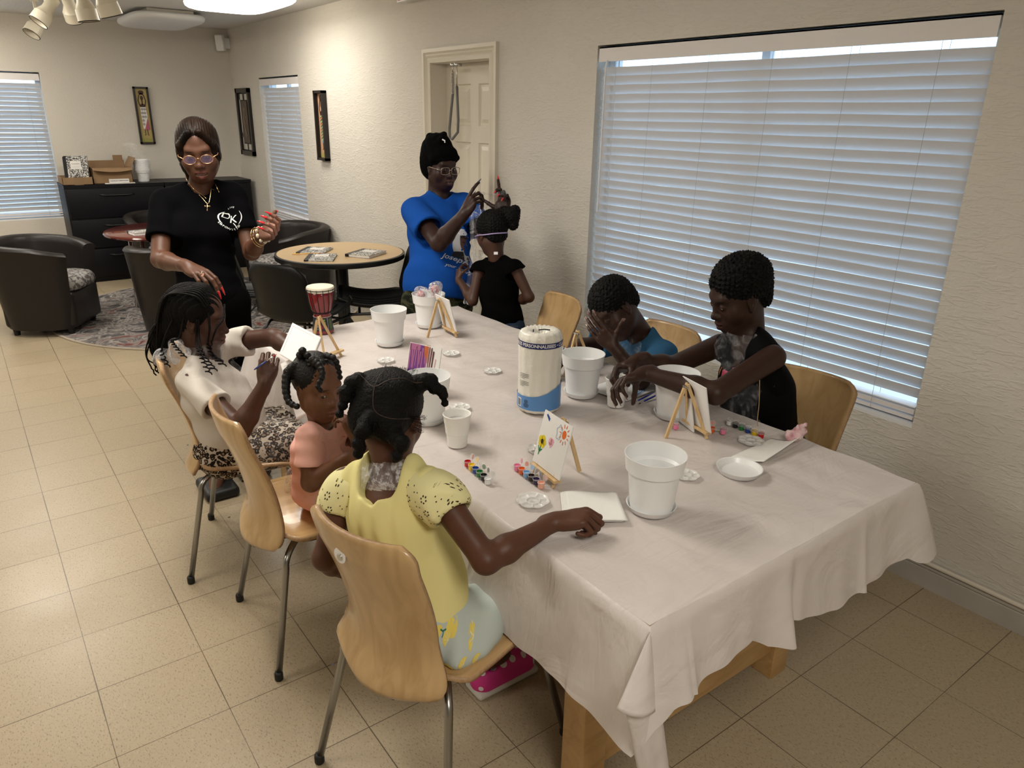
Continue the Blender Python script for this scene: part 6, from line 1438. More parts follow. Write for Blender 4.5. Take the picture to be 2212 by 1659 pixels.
# ================================================================== THINGS ON THE PAINTING TABLE
ZT = .7465
M_pot = mat('white_pot_plastic', (.86, .87, .87), .28)
M_foam = mat('white_foam', (.85, .84, .81), .55, bump=(500, .15, .001))
M_paper = mat('white_paper', (.84, .82, .79), .7)
M_canvas = mat('white_canvas', (.80, .79, .77), .7, bump=(900, .25, .0008))
M_pine = m_wood('easel_pine', (.66, .46, .23), (.56, .37, .17), .5, (40, 40, 5), 1.5)
def pot(x, y, label, s=1., group='white plastic flower pots'):
    t = thing('flower_pot', label, 'flower pot', (x, y, ZT+.007), group=group)
    m = MB(); m.lathe([(.0001, .004*s), (.050*s, .004*s), (.0505*s, .0), (.054*s, .002*s), (.064*s, .098*s), (.0655*s, .103*s), (.071*s, .106*s), (.0755*s, .143*s), (.0765*s, .147*s), (.0745*s, .147*s), (.070*s, .108*s), (.064*s, .101*s), (.053*s, .008*s), (.0001, .006*s)], 64); m.build('pot_body', M_pot, t, auto=30); return t
def saucer(x, y, label, s=1.):
    o = MB().lathe([(.0001, 0), (.052*s, 0), (.055*s, .002*s), (.062*s, .016*s), (.0635*s, .0175*s), (.0605*s, .0165*s), (.053*s, .0045*s), (.050*s, .0035*s), (.0001, .0035*s)], 64).build('saucer', M_pot, auto=30)
    o.location = (x, y, ZT+.001); tag(o, label, 'saucer', 'white plastic pot saucers'); return o
POTS = [(1.262, 1.092, 'white plastic flower pot nearest the camera on the painting table', 'white saucer under the flower pot nearest the camera'),
        (1.655, 1.800, 'white plastic flower pot between the paper towel roll and the boys\' hands', 'white saucer under the pot beside the boys\' hands'),
        (1.376, 2.715, 'white flower pot standing alone near the far end of the table, right of the drum', 'white saucer under the lone pot right of the drum'),
        (1.660, 2.870, 'white flower pot holding wrapped candies at the far table corner', 'white saucer under the pot with the wrapped candies'),
        (1.085, 1.900, 'white flower pot partly hidden behind the right pigtail of the girl in yellow', 'white saucer under the pot behind the pigtail'),
        (1.775, 1.480, 'white flower pot tucked behind the back-turned canvas, in front of the taller boy', 'white saucer under the pot behind the back-turned canvas')]
for x, y, l1, l2 in POTS: pot(x, y, l1); saucer(x, y, l2)
saucer(1.614, 1.092, 'empty white saucer lying by itself near the right end of the table', 1.0)
def cup(x, y, label):
    t = thing('foam_cup', label, 'cup', (x, y, ZT), group='white foam cups')
    m = MB(); m.lathe([(.0001, .003), (.026, .003), (.027, 0), (.029, .001), (.0325, .040), (.0345, .042), (.0375, .073), (.0385, .074), (.0405, .096), (.0425, .1), (.041, .102), (.0385, .099), (.032, .05), (.026, .008), (.0001, .006)], 48); m.build('cup_wall', M_foam, t, auto=30)
    m = MB(); m.lathe([(.0001, .078), (.0365, .078)], 32); m.build('water', mat('cup_water', (.62, .62, .60), .05), t); return t
cup(1.065, 1.690, 'white foam cup of water in front of the girl in yellow'); cup(1.685, 1.655, 'white foam cup of water under the taller boy\'s hands')
# paper towel roll
t = thing('paper_towel_roll', 'tall wrapped paper towel roll with a blue band, standing in the middle of the table', 'paper towels', (1.450, 1.786, ZT))
m = MB(); rnd = random.Random(2)
prof = [(.0001, .004), (.05, .0), (.066, .003), (.0715, .012), (.072, .05), (.0705, .14), (.072, .22), (.0715, .252), (.067, .268), (.055, .275), (.040, .273), (.026, .268), (.020, .255), (.0001, .250)]
n = 72; rings = []
for i, (r, z) in enumerate(prof): rings.append([((r+.0012*math.sin(a*5+i)*(1 if r > .02 else 0))*math.cos(2*math.pi*a/n), (r+.0012*math.sin(a*5+i)*(1 if r > .02 else 0))*math.sin(2*math.pi*a/n), z+.0022*math.sin(a*1.9+i*2)*(1 if z > .255 and r > .03 else 0)) for a in range(n)])
m.loft(rings, True, True, True); m.build('roll', mat('towel_wrap', (.78, .76, .68), .22, bump=(34, .5, .006)), t, auto=60)
cam_az = math.atan2(-1.786, -1.450)
def on_cyl(mb, vf, az, z, r, maxe=.012):
    vs, fs = cut_poly(vf[0], vf[1], maxe); mb.add([(r*math.cos(az+v[0]/r), r*math.sin(az+v[0]/r), z+v[1]) for v in vs], fs)
m = MB(); m.lathe([(.0732, .228), (.0732, .247)], 72, cap=False); m.build('brand_band', mat('band_navy', (.012, .018, .12), .3), t, smooth=True)
m = MB(); on_cyl(m, text_mesh('TABLES PERSONNALISEES • CUSTOM SIZES', .0155, bold=.018, space=.97), cam_az+.35, .2375, .0738); m.build('band_lettering', mat('band_white', (.8, .8, .82), .4), t)
m = MB(); bl = []
for i in range(72):
    a = -math.pi+2*math.pi*i/72; top = .062+.040*(1/(1+math.exp(-(a-.5)*3.2)))-(.03 if a > 2.6 else 0); bl.append((a, top))
vs = []; fs = []
for i, (a, top) in enumerate(bl): vs += [(.0736*math.cos(a+cam_az), .0736*math.sin(a+cam_az), .016), (.0736*math.cos(a+cam_az), .0736*math.sin(a+cam_az), top)]
for i in range(72): j = (i+1) % 72; fs.append((2*i, 2*j, 2*j+1, 2*i+1))
m.add(vs, fs); m.build('blue_print', mat('wrap_blue', (.10, .26, .56), .3), t, smooth=True)
m = MB(); rnd = random.Random(4)
for k in range(9):
    if k == 4: continue
    w = .040 if k not in (3, 8) else .022; x0 = -.075
    on_cyl(m, poly([(x0, -.0007), (x0+w*.98, -.0007), (x0+w*.98, .0007), (x0, .0007)]), cam_az, .139-k*.0052, .0738, .008)
for k in range(10):
    w = .012+rnd.random()*.012; on_cyl(m, poly([(-.045-w/2, -.0006), (-.045+w/2, -.0006), (-.045+w/2, .0006), (-.045-w/2, .0006)]), cam_az, .050-k*.0027, .0742, .008)
m.build('small_print', mat('print_black', (.03, .03, .035), .5), t)
m = MB(); on_cyl(m, poly([(-.086, .022), (-.066, .022), (-.066, .052), (-.086, .052)]), cam_az, 0, .0742, .006); m.build('bar_code_label', M_white, t)
m = MB()
for k in range(9): on_cyl(m, poly([(-.084+k*.0018, .025), (-.0832+k*.0018, .025), (-.0832+k*.0018, .049), (-.084+k*.0018, .049)]), cam_az, 0, .0745, .02)
m.build('bar_code', mat('print_black', (.03, .03, .035), .5), t)
m = MB(); m.tube([(-.01, .0, .2745), (.005, -.01, .2765), (.022, -.02, .274)], .0022, 6); m.tube([(-.035, -.005, .275), (-.028, .004, .277)], .0025, 6); m.build('torn_hole', mat('print_black', (.03, .03, .035), .5), t)
# easels and small canvases
def easel(x, y, rz, label, h=.17, group='small pine tabletop easels'):
    t = thing('tabletop_easel', label, 'easel', (x, y, ZT), rz, group=group); top = (-.050, 0, h)
    for s_ in (-1, 1):
        a, b_ = Vector((.012, s_*.050, .0)), Vector((top[0]+.004, s_*.004, h)); m = MB(); q = (b_-a).normalized().to_track_quat('Z', 'Y').to_matrix().to_4x4(); m.box((-.0035, -.005, 0), (.0035, .005, (b_-a).length), Matrix.Translation(a) @ q); m.build('leg', M_pine, t)
    a, b_ = Vector((-.105, 0, 0)), Vector((top[0]-.004, 0, h-.012)); m = MB(); q = (b_-a).normalized().to_track_quat('Z', 'Y').to_matrix().to_4x4(); m.box((-.0035, -.005, 0), (.0035, .005, (b_-a).length), Matrix.Translation(a) @ q); m.build('rear_leg', M_pine, t)
    m = MB(); m.box((-.004, -.062, .018), (.018, .062, .026)); m.build('ledge', M_pine, t)
    m = MB(); m.tube([(top[0], -.012, h-.010), (top[0], .012, h-.010)], .003, 8); m.build('hinge', M_chromed, t); return t
def canvas(x, y, rz, label, w=.136, h=.150, tilt=14, z=.027, xo=.008, group='small white canvases'):
    t = thing('canvas', label, 'canvas', (x, y, ZT+z), group=group, rot=(0, 0, rz)); M = Matrix.Rotation(R_(-tilt), 4, 'Y')
    m = MB(); m.box((xo-.004, -w/2, 0), (xo, w/2, h), M); m.build('board', M_canvas, t); t['tilt'] = tilt; return t, (lambda u, v, d: M @ Vector((xo+d, u, v)))
easel(1.148, 1.366, R_(172.5), 'pine easel holding the canvas painted with a flower and a sun')
cv, PF = canvas(1.148, 1.366, R_(172.5), 'canvas with a yellow flower, pink heart, cloud and orange sun on an easel')
def paint_on(cv, PF, nm, vf, colr, d=.0006, rough=.35):
    m = MB(); m.add([PF(v[0], v[1], d) for v in vf[0]], vf[1]); m.build(nm, mat('dab_%02x%02x%02x' % tuple(int(c*255) for c in colr), colr, rough), cv)
# u runs to the viewer's right: -y of the board is the viewer's left here, so flip
fl = lambda vf: ([(v[0], v[1], 0) for v in vf[0]], vf[1])
paint_on(cv, PF, 'painted_flower', fl(multi([circle(-.045+.0095*math.cos(a), .066+.0095*math.sin(a), .0095, 14) for a in np.linspace(0, 5.3, 5)])), (.78, .62, .02))
paint_on(cv, PF, 'flower_centre', fl(multi([circle(-.045, .066, .006, 12, .007)])), (.02, .015, .01), .0010)
paint_on(cv, PF, 'painted_stem', fl(multi([stroke([(-.046, .054), (-.048, .040), (-.049, .026)], [.004, .005, .003]), stroke([(-.048, .036), (-.058, .050)], [.006, .002]), stroke([(-.048, .038), (-.037, .046)], [.007, .003])])), (.01, .22, .06))
paint_on(cv, PF, 'painted_heart', fl(multi([circle(-.008, .080, .009, 16, .011), circle(-.001, .082, .008, 14), poly([(-.016, .076), (.006, .076), (-.004, .062)])])), (.82, .42, .50))
paint_on(cv, PF, 'painted_sun', fl(multi([circle(.042, .118, .009, 16, .012)]+[stroke([(.042+.015*math.cos(a), .118+.018*math.sin(a)), (.042+.023*math.cos(a), .118+.028*math.sin(a))], [.003, .002]) for a in np.linspace(.2, 6.0, 11)])), (.75, .16, .03))
paint_on(cv, PF, 'painted_cloud', fl(multi([stroke([(.018+.010*math.cos(a)*(1+.25*math.sin(a*5)), .116+.019*math.sin(a)*(1+.15*math.sin(a*5))) for a in np.linspace(0, 2*math.pi, 30)], .0022)])), (.38, .52, .68))
paint_on(cv, PF, 'painted_streak', fl(multi([stroke([(-.052, .142), (-.042, .136), (-.036, .128)], [.006, .008, .003]), stroke([(-.047, .139), (-.034, .134)], .003)])), (.02, .08, .32))
easel(1.725, 1.347, R_(-13), 'pine easel seen from behind, nearest the taller boy'); canvas(1.725, 1.347, R_(-13), 'white canvas turned away from the camera on the easel nearest the taller boy', .145, .155)
canvas(1.735, 1.395, R_(-20), 'second white canvas peeking out behind the left edge of the back-turned one', .10, .13, 10, .002)
easel(1.662, 2.70, R_(-5), 'pine easel in front of the candy pot at the far end'); canvas(1.662, 2.70, R_(-5), 'white canvas seen edge-on in front of the candy pot', .136, .150)
easel(1.085, 2.66, R_(-62), 'empty pine easel in front of the drum, behind the small child\'s hair')
easel(1.83, 1.985, R_(5), 'pine easel whose tip shows above the pot beside the towel roll')
easel(1.185, 2.11, R_(-158), 'pine easel carrying the purple streaked painting')
cv, PF = canvas(1.185, 2.11, R_(-158), 'canvas smeared with purple, orange and brown streaks behind the girl in yellow')
paint_on(cv, PF, 'purple_paint', fl(multi([poly([(-.066, .01), (.01, .01), (.012, .148), (-.066, .148)])])), (.16, .05, .24))
paint_on(cv, PF, 'mauve_paint', fl(multi([stroke([(x, .145-.02*abs(math.sin(i))), (x+.004*math.sin(i*2), .06+.03*math.sin(i*3))], [.006, .003]) for i, x in enumerate(np.linspace(-.062, .01, 9))]+[poly([(-.066, .125), (-.02, .130), (-.02, .149), (-.066, .149)])])), (.40, .14, .28), .0010)
paint_on(cv, PF, 'orange_paint', fl(multi([stroke([(x, .148), (x+.002, .11-.01*i)], [.007, .002]) for i, x in enumerate((.0, .006, .012))])), (.55, .15, .05), .0014)
paint_on(cv, PF, 'brown_paint', fl(multi([stroke([(.030, .146), (.026, .05)], [.004, .003]), stroke([(.038, .135), (.035, .045)], [.006, .004]), stroke([(.020, .148), (.018, .06)], .003)])), (.10, .03, .035), .0012)
paint_on(cv, PF, 'pink_streak', fl(multi([stroke([(.050, .11), (.044, .04)], .003), stroke([(.024, .145), (.022, .04)], .003)])), (.62, .33, .38), .0012)
# larger boards in the lap of the girl in white
def board(pts, label):
    t = thing('canvas', label, 'canvas', pts[0], group='larger white canvases of the girl in the white t-shirt'); P_ = [Vector(p) for p in pts]; nn = (P_[1]-P_[0]).cross(P_[3]-P_[0]).normalized()*.008
    m = MB(); m.add([p for p in P_]+[p-nn for p in P_], [(0, 1, 2, 3), (7, 6, 5, 4), (0, 4, 5, 1), (1, 5, 6, 2), (2, 6, 7, 3), (3, 7, 4, 0)]); m.build('board', M_canvas, t, world=True)
    c = sum(P_, Vector())/4; m = MB(); q = [c+(p-c)*.97 for p in P_]; q2 = [c+(p-c)*.86 for p in P_]; k = nn*.12
    m.add([p+k for p in q]+[p+k for p in q2], [(0, 1, 5, 4), (1, 2, 6, 5), (2, 3, 7, 6), (3, 0, 4, 7)]); m.build('folded_edge', M_paper, t, world=True)
def quad(a, b_, d, flip=False):
    a, b_, d = Vector(a), Vector(b_), Vector(d); return [a, b_, b_+d-a, d]
board(quad((0.818,2.476,0.865), (0.854,2.307,0.845), (0.898,2.537,0.953)), 'white canvas held upright by the girl in the white t-shirt')
board(quad((0.798,2.301,0.680), (0.906,2.289,0.716), (0.809,2.444,0.838)), 'white canvas leaning in the lap of the girl in the white t-shirt')
# palettes
M_pal = mat('clear_palette', (.90, .90, .88), .14, spec=.6, alpha=.55)
def palette(x, y, label, s=1., rz=0., full=True):
    o = thing('paint_palette', label, 'paint palette', (x, y, ZT+.001), rz, group='clear flower-shaped paint palettes'); n = 96; rings = []
    for r, z in ((.0001, .0015), (.012, .0015), (.0135, .0045), (.0155, .0045), (.0175, .0015), (.030, .0015), (.034, .0055), (.0365, .006), (.0365, .0045)):
        ring = []
        for a in range(n):
            th = 2*math.pi*a/n; k = abs(math.cos(3.5*th)); w = (r/.0365)**2; rr = r*(1-.10*w*(1-k)); zz = z
            if .016 < r < .033: zz = z+.0045*(1-k)**3
            ring.append((rr*s*math.cos(th), rr*s*math.sin(th), zz*s))
        rings.append(ring)
    m = MB(); m.loft(rings, True, False, False); m.build('dish', M_pal, o, auto=45, solid=.0008); return o
palette(1.037, 1.288, 'clear flower-shaped palette beside the fist of the girl in yellow', 1.18)
palette(1.227, 1.930, 'clear palette between the pot and the towel roll'); palette(1.531, 2.175, 'clear palette in the middle of the table, left of the towel roll')
palette(1.516, 2.449, 'clear palette in the open middle of the table, towards the pot with candies'); palette(1.252, 2.515, 'clear palette in front of the lone pot')
palette(1.244, 1.520, 'clear palette half hidden behind the flower painting', 1.1); palette(1.474, 1.160, 'clear palette peeking out right of the nearest pot'); palette(1.815, 1.200, 'clear palette under the edge of the stained paper towel', 1.1)
# strips of little paint pots with hinged lids
M_cupw = mat('clear_pot_plastic', (.85, .85, .85), .12, spec=.6, alpha=.30)
def paint_strip(x0, y0, x1, y1, cols, label, lids=True, closed=()):
    a = math.atan2(y1-y0, x1-x0); L = math.hypot(x1-x0, y1-y0); n = len(cols); t = thing('paint_pot_strip', label, 'paint pots', (x0, y0, ZT), a, group='strips of small paint pots')
    for i, (nm, c) in enumerate(cols):
        x = L*i/max(1, n-1); m = MB(); m.lathe([(.0001, .001), (.0082, .001), (.0088, .003), (.0088, .013), (.0098, .0135), (.0098, .0165), (.0085, .0165), (.0082, .0125)], 24, c=(x, 0, 0)); mm = mat('pot_'+nm, c, .15, spec=.6); p_ = m.build('paint_pot', mm, t, auto=35); p_['label'] = nm.replace('_', ' ')+' paint pot'
        m = MB(); m.lathe([(.0088, .0135), (.0100, .0140), (.0100, .0168), (.0086, .0170)], 24, c=(x, 0, 0), cap=False); m.build('rim', M_cupw, p_, auto=35)
        m = MB(); m.lathe([(.0001, .0128), (.0082, .0128)], 20, c=(x, 0, 0)); m.build('paint', mm, p_)
        if lids:
            rr = random.Random(i+int(x0*100)); tl = R_(rr.uniform(55, 85)); Ml = Matrix.Translation((x, .0125, .016)) @ Matrix.Rotation(tl, 4, 'X') @ Matrix.Rotation(rr.uniform(-.4, .4), 4, 'Y')
            if nm in closed: Ml = Matrix.Translation((x, -.0095, .0180))
            m = MB(); m.lathe([(.0100, 0), (.0104, .002), (.0100, .0035), (.0001, .0035)], 24, c=(0, .0105, 0), M=Ml); l = m.build('lid', M_cupw, p_, auto=35)
            m = MB(); m.lathe([(.0001, -.0002), (.0066, -.0002), (.0068, .0010), (.0001, .0010)], 20, c=(0, .0105, -.0006), M=Ml); m.build('lid_smear', mm if nm != 'blue' else M_cupw, p_)
        if i < n-1: m = MB(); m.box((x+.008, -.003, .010), (x+L/(n-1)-.008, .003, .0125)); m.build('link', M_cupw, p_)
    return t
CR = dict(red=(.52, .015, .02), yellow=(.80, .55, .02), blue=(.015, .05, .27), green=(.01, .17, .035), black=(.012, .013, .015), white=(.78, .79, .79), pink=(.80, .22, .38), orange=(.72, .12, .02), light_blue=(.20, .42, .70), dark_brown=(.025, .012, .012), purple=(.035, .015, .07), peach=(.82, .42, .30))
cs = lambda *k: [(q, CR[q]) for q in k]
paint_strip(1.012, 1.553, 1.000, 1.436, cs('red', 'yellow', 'blue', 'green', 'black', 'white'), 'strip of six open paint pots from red to white, left of the pink one')
paint_strip(1.112, 1.455, 1.103, 1.337, cs('pink', 'orange', 'light_blue', 'dark_brown', 'purple', 'peach'), 'strip of six open paint pots from pink to peach in front of the flower painting')
paint_strip(1.870, 1.325, 1.868, 1.203, cs('white', 'black', 'green', 'blue', 'yellow', 'red'), 'strip of six paint pots along the table edge by the taller boy', True, ('white', 'black', 'green', 'blue', 'yellow', 'red'))
paint_strip(1.775, 1.318, 1.795, 1.290, cs('orange', 'pink'), 'orange and pink paint pots at the foot of the back-turned canvas', True, ('pink',))
paint_strip(1.700, 1.400, 1.712, 1.388, cs('pink'), 'single pink paint pot behind the easel legs', True, ('pink',))
# napkins and papers
def paper(name, pts, label, cat, m_, thick=.0012, amp=.003, z=ZT+.003, curl=None, layers=1):
    a, b_, c, d = [Vector((p[0], p[1], 0)) for p in pts]; m = MB()
    for k in range(layers):
        off = .0025*k; sh = .004*k
        def f(u, v):
            p = a.lerp(b_, u).lerp(d.lerp(c, u), v); zz = z+off+amp*(.5+.5*math.sin(7*u+3*v+k)*math.cos(5*v-k))*(u*(1-u)*4*.6+.4)
            if curl: zz += curl(u, v)
            return (p.x+sh*.5, p.y-sh, zz)
        m.grid(f, 16, 16)
    o = m.build(name, m_, smooth=True, solid=thick); tag(o, label, cat); return o
M_tow = mat('paper_towel', (.85, .84, .81), .85, bump=(140, .35, .002))
paper('paper_towel', [(1.125, 1.285), (1.232, 1.205), (1.155, 1.085), (1.035, 1.165)], 'folded paper towel under the fist of the girl in yellow', 'paper towel', M_tow, layers=4, z=ZT+.002)
st = paper('paper_towel', [(1.675, 1.165), (1.718, 1.085), (1.925, 1.105), (1.885, 1.178)], 'paper towel with a pink-stained crumpled end at the right side of the table', 'paper towel', M_tow, curl=lambda u, v: .02*max(0, u-.72)**1.2*3*(.3+v*.7) + .02*max(0, u-.5)*v)
S_ = SDF(); c = A_((1.930, 1.125, ZT+.022))
for k_, (dx, dy, dz, r) in enumerate(((0, 0, 0, .020), (.018, -.006, .012, .014), (-.016, .010, .0, .015), (.022, -.012, .034, .009), (.008, -.004, .018, .014))): S_.sph(c+A_((dx, dy, dz)), r, .008)
nmesh('crumpled_end', S_.mesh(.0024, disp=lambda Q: .005*wav(Q, 160)+.002*wav(Q, 380)), mat('stained_towel', (.78, .62, .62), .85, var=(45, (.55, .22, .28), .16)), st)
M_draw = mat('drawing_paper', (.82, .83, .84), .6)
q = paper('painting_sheet', [(1.70, 1.83), (1.74, 1.66), (1.90, 1.68), (1.86, 1.85)], 'white sheet with blue and green paint marks beneath the foam cup', 'paper', M_draw, amp=.001, z=ZT+.001)
m = MB(); put_flat(m, multi([stroke([(-.02, 0), (.07, .004)], [.006, .004]), stroke([(-.01, .009), (.05, .012)], .004)]), (1.80, 1.675, ZT+.0055), (1, .25, 0), (-.25, 1, 0)); m.build('blue_marks', mat('blue_mark', (.05, .22, .55), .4), q, world=True)
def brush(a, b_, label, colr=(.01, .03, .30), r=.0032):
    a, b_ = Vector(a), Vector(b_); o = thing('paintbrush', label, 'paintbrush', a, group='paintbrushes lying by the foam cup'); m = MB(); m.tube([b_, b_.lerp(a, .3), b_.lerp(a, .72)], [r*.5, r, r*.85], 8); m.build('handle', mat('handle_%02x' % int(colr[2]*255), colr, .25), o, smooth=True, world=True)
    m = MB(); m.tube([b_.lerp(a, .72), b_.lerp(a, .9)], r*.7, 8); m.build('ferrule', M_chrome, o, smooth=True, world=True); m = MB(); m.tube([b_.lerp(a, .9), a], [r*.7, .0006], 8); m.build('bristles', M_hair0, o, smooth=True, world=True)
M_hair0 = mat('bristle_dark', (.02, .015, .012), .6)
brush((1.735, 1.628, ZT+.004), (1.880, 1.660, ZT+.005), 'blue paintbrush lying with its tip towards the camera, left of its twin'); brush((1.748, 1.612, ZT+.004), (1.888, 1.640, ZT+.005), 'dark blue paintbrush lying with its tip towards the camera, right of its twin')
brush((1.690, 1.960, ZT+.045), (1.770, 2.035, ZT+.10), 'blue paintbrush in the hand of the boy covering his face', (.02, .04, .20), .0028)
# drum
t = thing('djembe_drum', 'small red hand drum with a dotted pattern at the far left corner of the table', 'drum', (1.215, 3.045, ZT))
M_red = mat('drum_red', (.20, .012, .016), .18, coat=.5)
m = MB(); m.lathe([(.0001, 0), (.046, 0), (.048, .004), (.047, .014), (.043, .03), (.040, .055), (.0375, .075), (.037, .086)], 48); m.lathe([(.037, .086), (.038, .092), (.046, .110), (.053, .140), (.056, .170), (.057, .192)], 48); m.build('drum_body', M_red, t, smooth=True)
m = MB(); m.lathe([(.0575, .186), (.0605, .192), (.0605, .204), (.058, .208), (.05, .2095), (.0001, .2095)], 48); m.build('drum_skin', mat('drum_skin', (.80, .74, .60), .6), t, auto=40)
m = MB()
for k in range(14):
    a = 2*math.pi*k/14; m.tube([((r+.0015)*math.cos(a+s_), (r+.0015)*math.sin(a+s_), z) for r, z, s_ in ((.060, .200, 0), (.0575, .170, .02), (.054, .140, .05), (.047, .110, .08), (.039, .092, .1))], .0014, 5)
for r, z in ((.0612, .196), (.0395, .091), (.0395, .096)): m.tube([(r*math.cos(a), r*math.sin(a), z) for a in np.linspace(0, 2*math.pi, 33)], .0018, 5)
m.build('tension_cords', M_rub2 if 'M_rub2' in globals() else mat('cord_black', (.01, .01, .01), .6), t, smooth=True)
def dots(nm, L, colr, rr=.0016):
    m = MB()
    for a, z, s_ in L:
        r = .0475-(z/.08)*.0095+.0004; Md = Matrix.Rotation(a, 4, 'Z') @ Matrix.Translation((r, 0, z)) @ Matrix.Rotation(math.pi/2, 4, 'Y'); m.lathe([(rr*s_, 0), (rr*s_*.7, .0006), (.0001, .0008)], 10, M=Md)
    m.build(nm, mat('dot_%02x%02x%02x' % tuple(int(c*255) for c in colr), colr, .4), t)
az0 = math.atan2(-3.045, -1.215)
m = MB(); m.lathe([(.0472, .014), (.0438, .03), (.0405, .055), (.0385, .072)], 48, cap=False); m.build('pattern_ground', mat('drum_ground', (.015, .018, .03), .4), t, smooth=True)
dots('white_dots', [(2*math.pi*i/40, z, 1) for i in range(40) for z in (.0145, .0745)]+[(az0+.55, .018+.0058*i, .9) for i in range(10)], (.85, .85, .82))
dots('red_dots', [(az0-.45+.010*i*1.6+.15*math.sin(i*.8), .072-.0042*i, 1.1) for i in range(14)]+[(az0-.30+.010*i*1.6+.15*math.sin(i*.8), .072-.0042*i, .9) for i in range(14)]+[(az0+2+.1*math.sin(i), .02+.004*i, 1) for i in range(13)], (.65, .04, .08))
dots('blue_dots', [(az0-.85+.16*(i % 3), .022+.011*(i//3), 1.7) for i in range(12)]+[(az0+3+.2*(i % 4), .02+.012*(i//4), 1.8) for i in range(16)], (.12, .30, .45))
dots('green_dots', [(az0+.12, .055, 2.4), (az0+.22, .050, 2.4), (az0+.17, .062, 2.4)]+[(az0+.75+.09*(i % 4), .018+.0055*(i//4), .9) for i in range(36)], (.22, .38, .04))
# wrapped candies standing in the far pot
M_cel = m_film('cellophane', .30, scale=60)
for k_, (dx, dy, lab) in enumerate(((-.035, .010, 'pink and white candy in clear crinkled wrap, left one in the far pot'), (.025, -.02, 'red striped candy in clear crinkled wrap, right one in the far pot'))):
    c = A_((1.660+dx, 2.870+dy, ZT+.150+.025*k_)); t = thing('wrapped_candy', lab, 'candy', tuple(c), group='wrapped candies in the far pot'); S_ = SDF(); S_.sph(c, .020, .01); S_.cap(c, c-A_((0, 0, .05)), .012, .010, .01)
    nmesh('candy', S_.mesh(.003), mat('candy_pink', (.75, .5, .5), .25, var=(60, (.6, .06, .1), .1)), t)
    S_ = SDF(); S_.sph(c, .030, .01); S_.ell(c+A_((0, 0, .022)), (.034, .018, .014), None, .01); S_.cap(c, c-A_((0, 0, .06)), .022, .018, .01)
    nmesh('cellophane', S_.mesh(.0035, disp=lambda Q: .006*wav(Q, 120)), M_cel, t)
m = MB(); m.box((-.018, -.0015, 0), (.018, .0015, .024), Matrix.Translation((1.700, 1.930, ZT+.001)) @ Matrix.Rotation(R_(30), 4, 'Z')); o = m.build('paint_packet', mat('packet_blue', (.03, .10, .30), .4)); tag(o, 'small blue and yellow packet just right of the towel roll', 'packet'); m = MB(); m.disc((1.702, 1.9265, ZT+.013), .008, (.866, .5, 0), (0, 0, 1)); m.build('yellow_spot', mat('packet_yellow', (.8, .6, .1), .4), o)
# ================================================================== THINGS IN THE BACK OF THE ROOM
M_comp = mat('marbled_cover', (.5, .5, .5), .5); ns, lk, b = nodes(M_comp); tc = ns.new('ShaderNodeTexCoord'); n1 = N(ns, 'ShaderNodeTexNoise', Scale=95.0, Detail=2.0, Distortion=.8); lk.new(tc.outputs['Object'], n1.inputs['Vector']); r = ramp(ns, [(.0, (.02, .02, .02)), (.50, (.70, .69, .66))], 'CONSTANT'); lk.new(n1.outputs['Fac'], r.inputs['Fac']); lk.new(r.outputs['Color'], b.inputs['Base Color'])
def notebook(c, ux, uy, label, w=.19, h=.245, th=.010, group='black marbled composition notebooks'):
    ux = Vector(ux).normalized(); uy = Vector(uy).normalized(); nz = ux.cross(uy); M = Matrix((ux, uy, nz)).transposed().to_4x4(); M.translation = Vector(c); t = thing('notebook', label, 'notebook', c, group=group)
    m = MB(); m.box((-w/2, -h/2, 0), (w/2, h/2, .0012), M); m.box((-w/2, -h/2, th-.0012), (w/2, h/2, th), M); m.build('cover', M_comp, t, world=True)
    m = MB(); m.box((-w/2+.003, -h/2+.003, .0012), (w/2-.003, h/2-.003, th-.0012), M); m.build('pages', M_paper, t, world=True)
    m = MB(); m.box((-w/2-.001, -h/2, -.0004), (-w/2+.028, h/2, th+.0006), M); m.build('spine_tape', M_bmetal, t, world=True)
    m = MB(); m.box((-.045, .01, th), (.045, .085, th+.0006), M); lb = m.build('label', M_paper, t, world=True)
    m = MB(); put_flat(m, text_mesh('Composition', .013, bold=.01), M @ Vector((0, .06, th+.001)), ux, uy); put_flat(m, multi([stroke([(-.035, 0), (.035, 0)], .001), stroke([(-.035, -.012), (.035, -.012)], .001)]), M @ Vector((0, .035, th+.001)), ux, uy); m.build('label_print', mat('print_black', (.03, .03, .035), .5), lb, world=True)
    return t
ZR = .7405
def nb_from(p0, p1, p3, label): # corner, along, other
    a, b_, d = Vector(p0), Vector(p1), Vector(p3); c = (b_+d)/2; return notebook((c.x, c.y, ZR), (b_-a), Vector((0, 0, 1)).cross(b_-a), label, .20, .25)
notebook((1.99, 5.03, ZR), (.75, -.66, 0), (.66, .75, 0), 'marbled notebook with a pencil beside it at the back of the maple table', .19, .24)
notebook((1.92, 4.755, ZR), (.85, -.5, 0), (.5, .85, 0), 'marbled notebook nearest the front edge of the maple table', .19, .24)
notebook((2.235, 4.715, ZR), (.55, -.83, 0), (.83, .55, 0), 'thicker marbled notebook on the right of the maple table', .19, .24, .018)
t = thing('pencil', 'yellow pencil lying along the notebook on the maple table', 'pencil', (1.9, 4.95, ZR)); a, b_ = Vector((1.80, 4.975, ZR+.005)), Vector((1.955, 4.875, ZR+.012)); m = MB(); m.tube([a, b_], .0036, 6); m.build('shaft', mat('pencil_yellow', (.75, .42, .06), .4), t, world=True); m = MB(); m.tube([b_, b_+(b_-a).normalized()*.012], .0038, 8); m.build('eraser', mat('eraser_pink', (.7, .3, .3), .6), t, world=True)
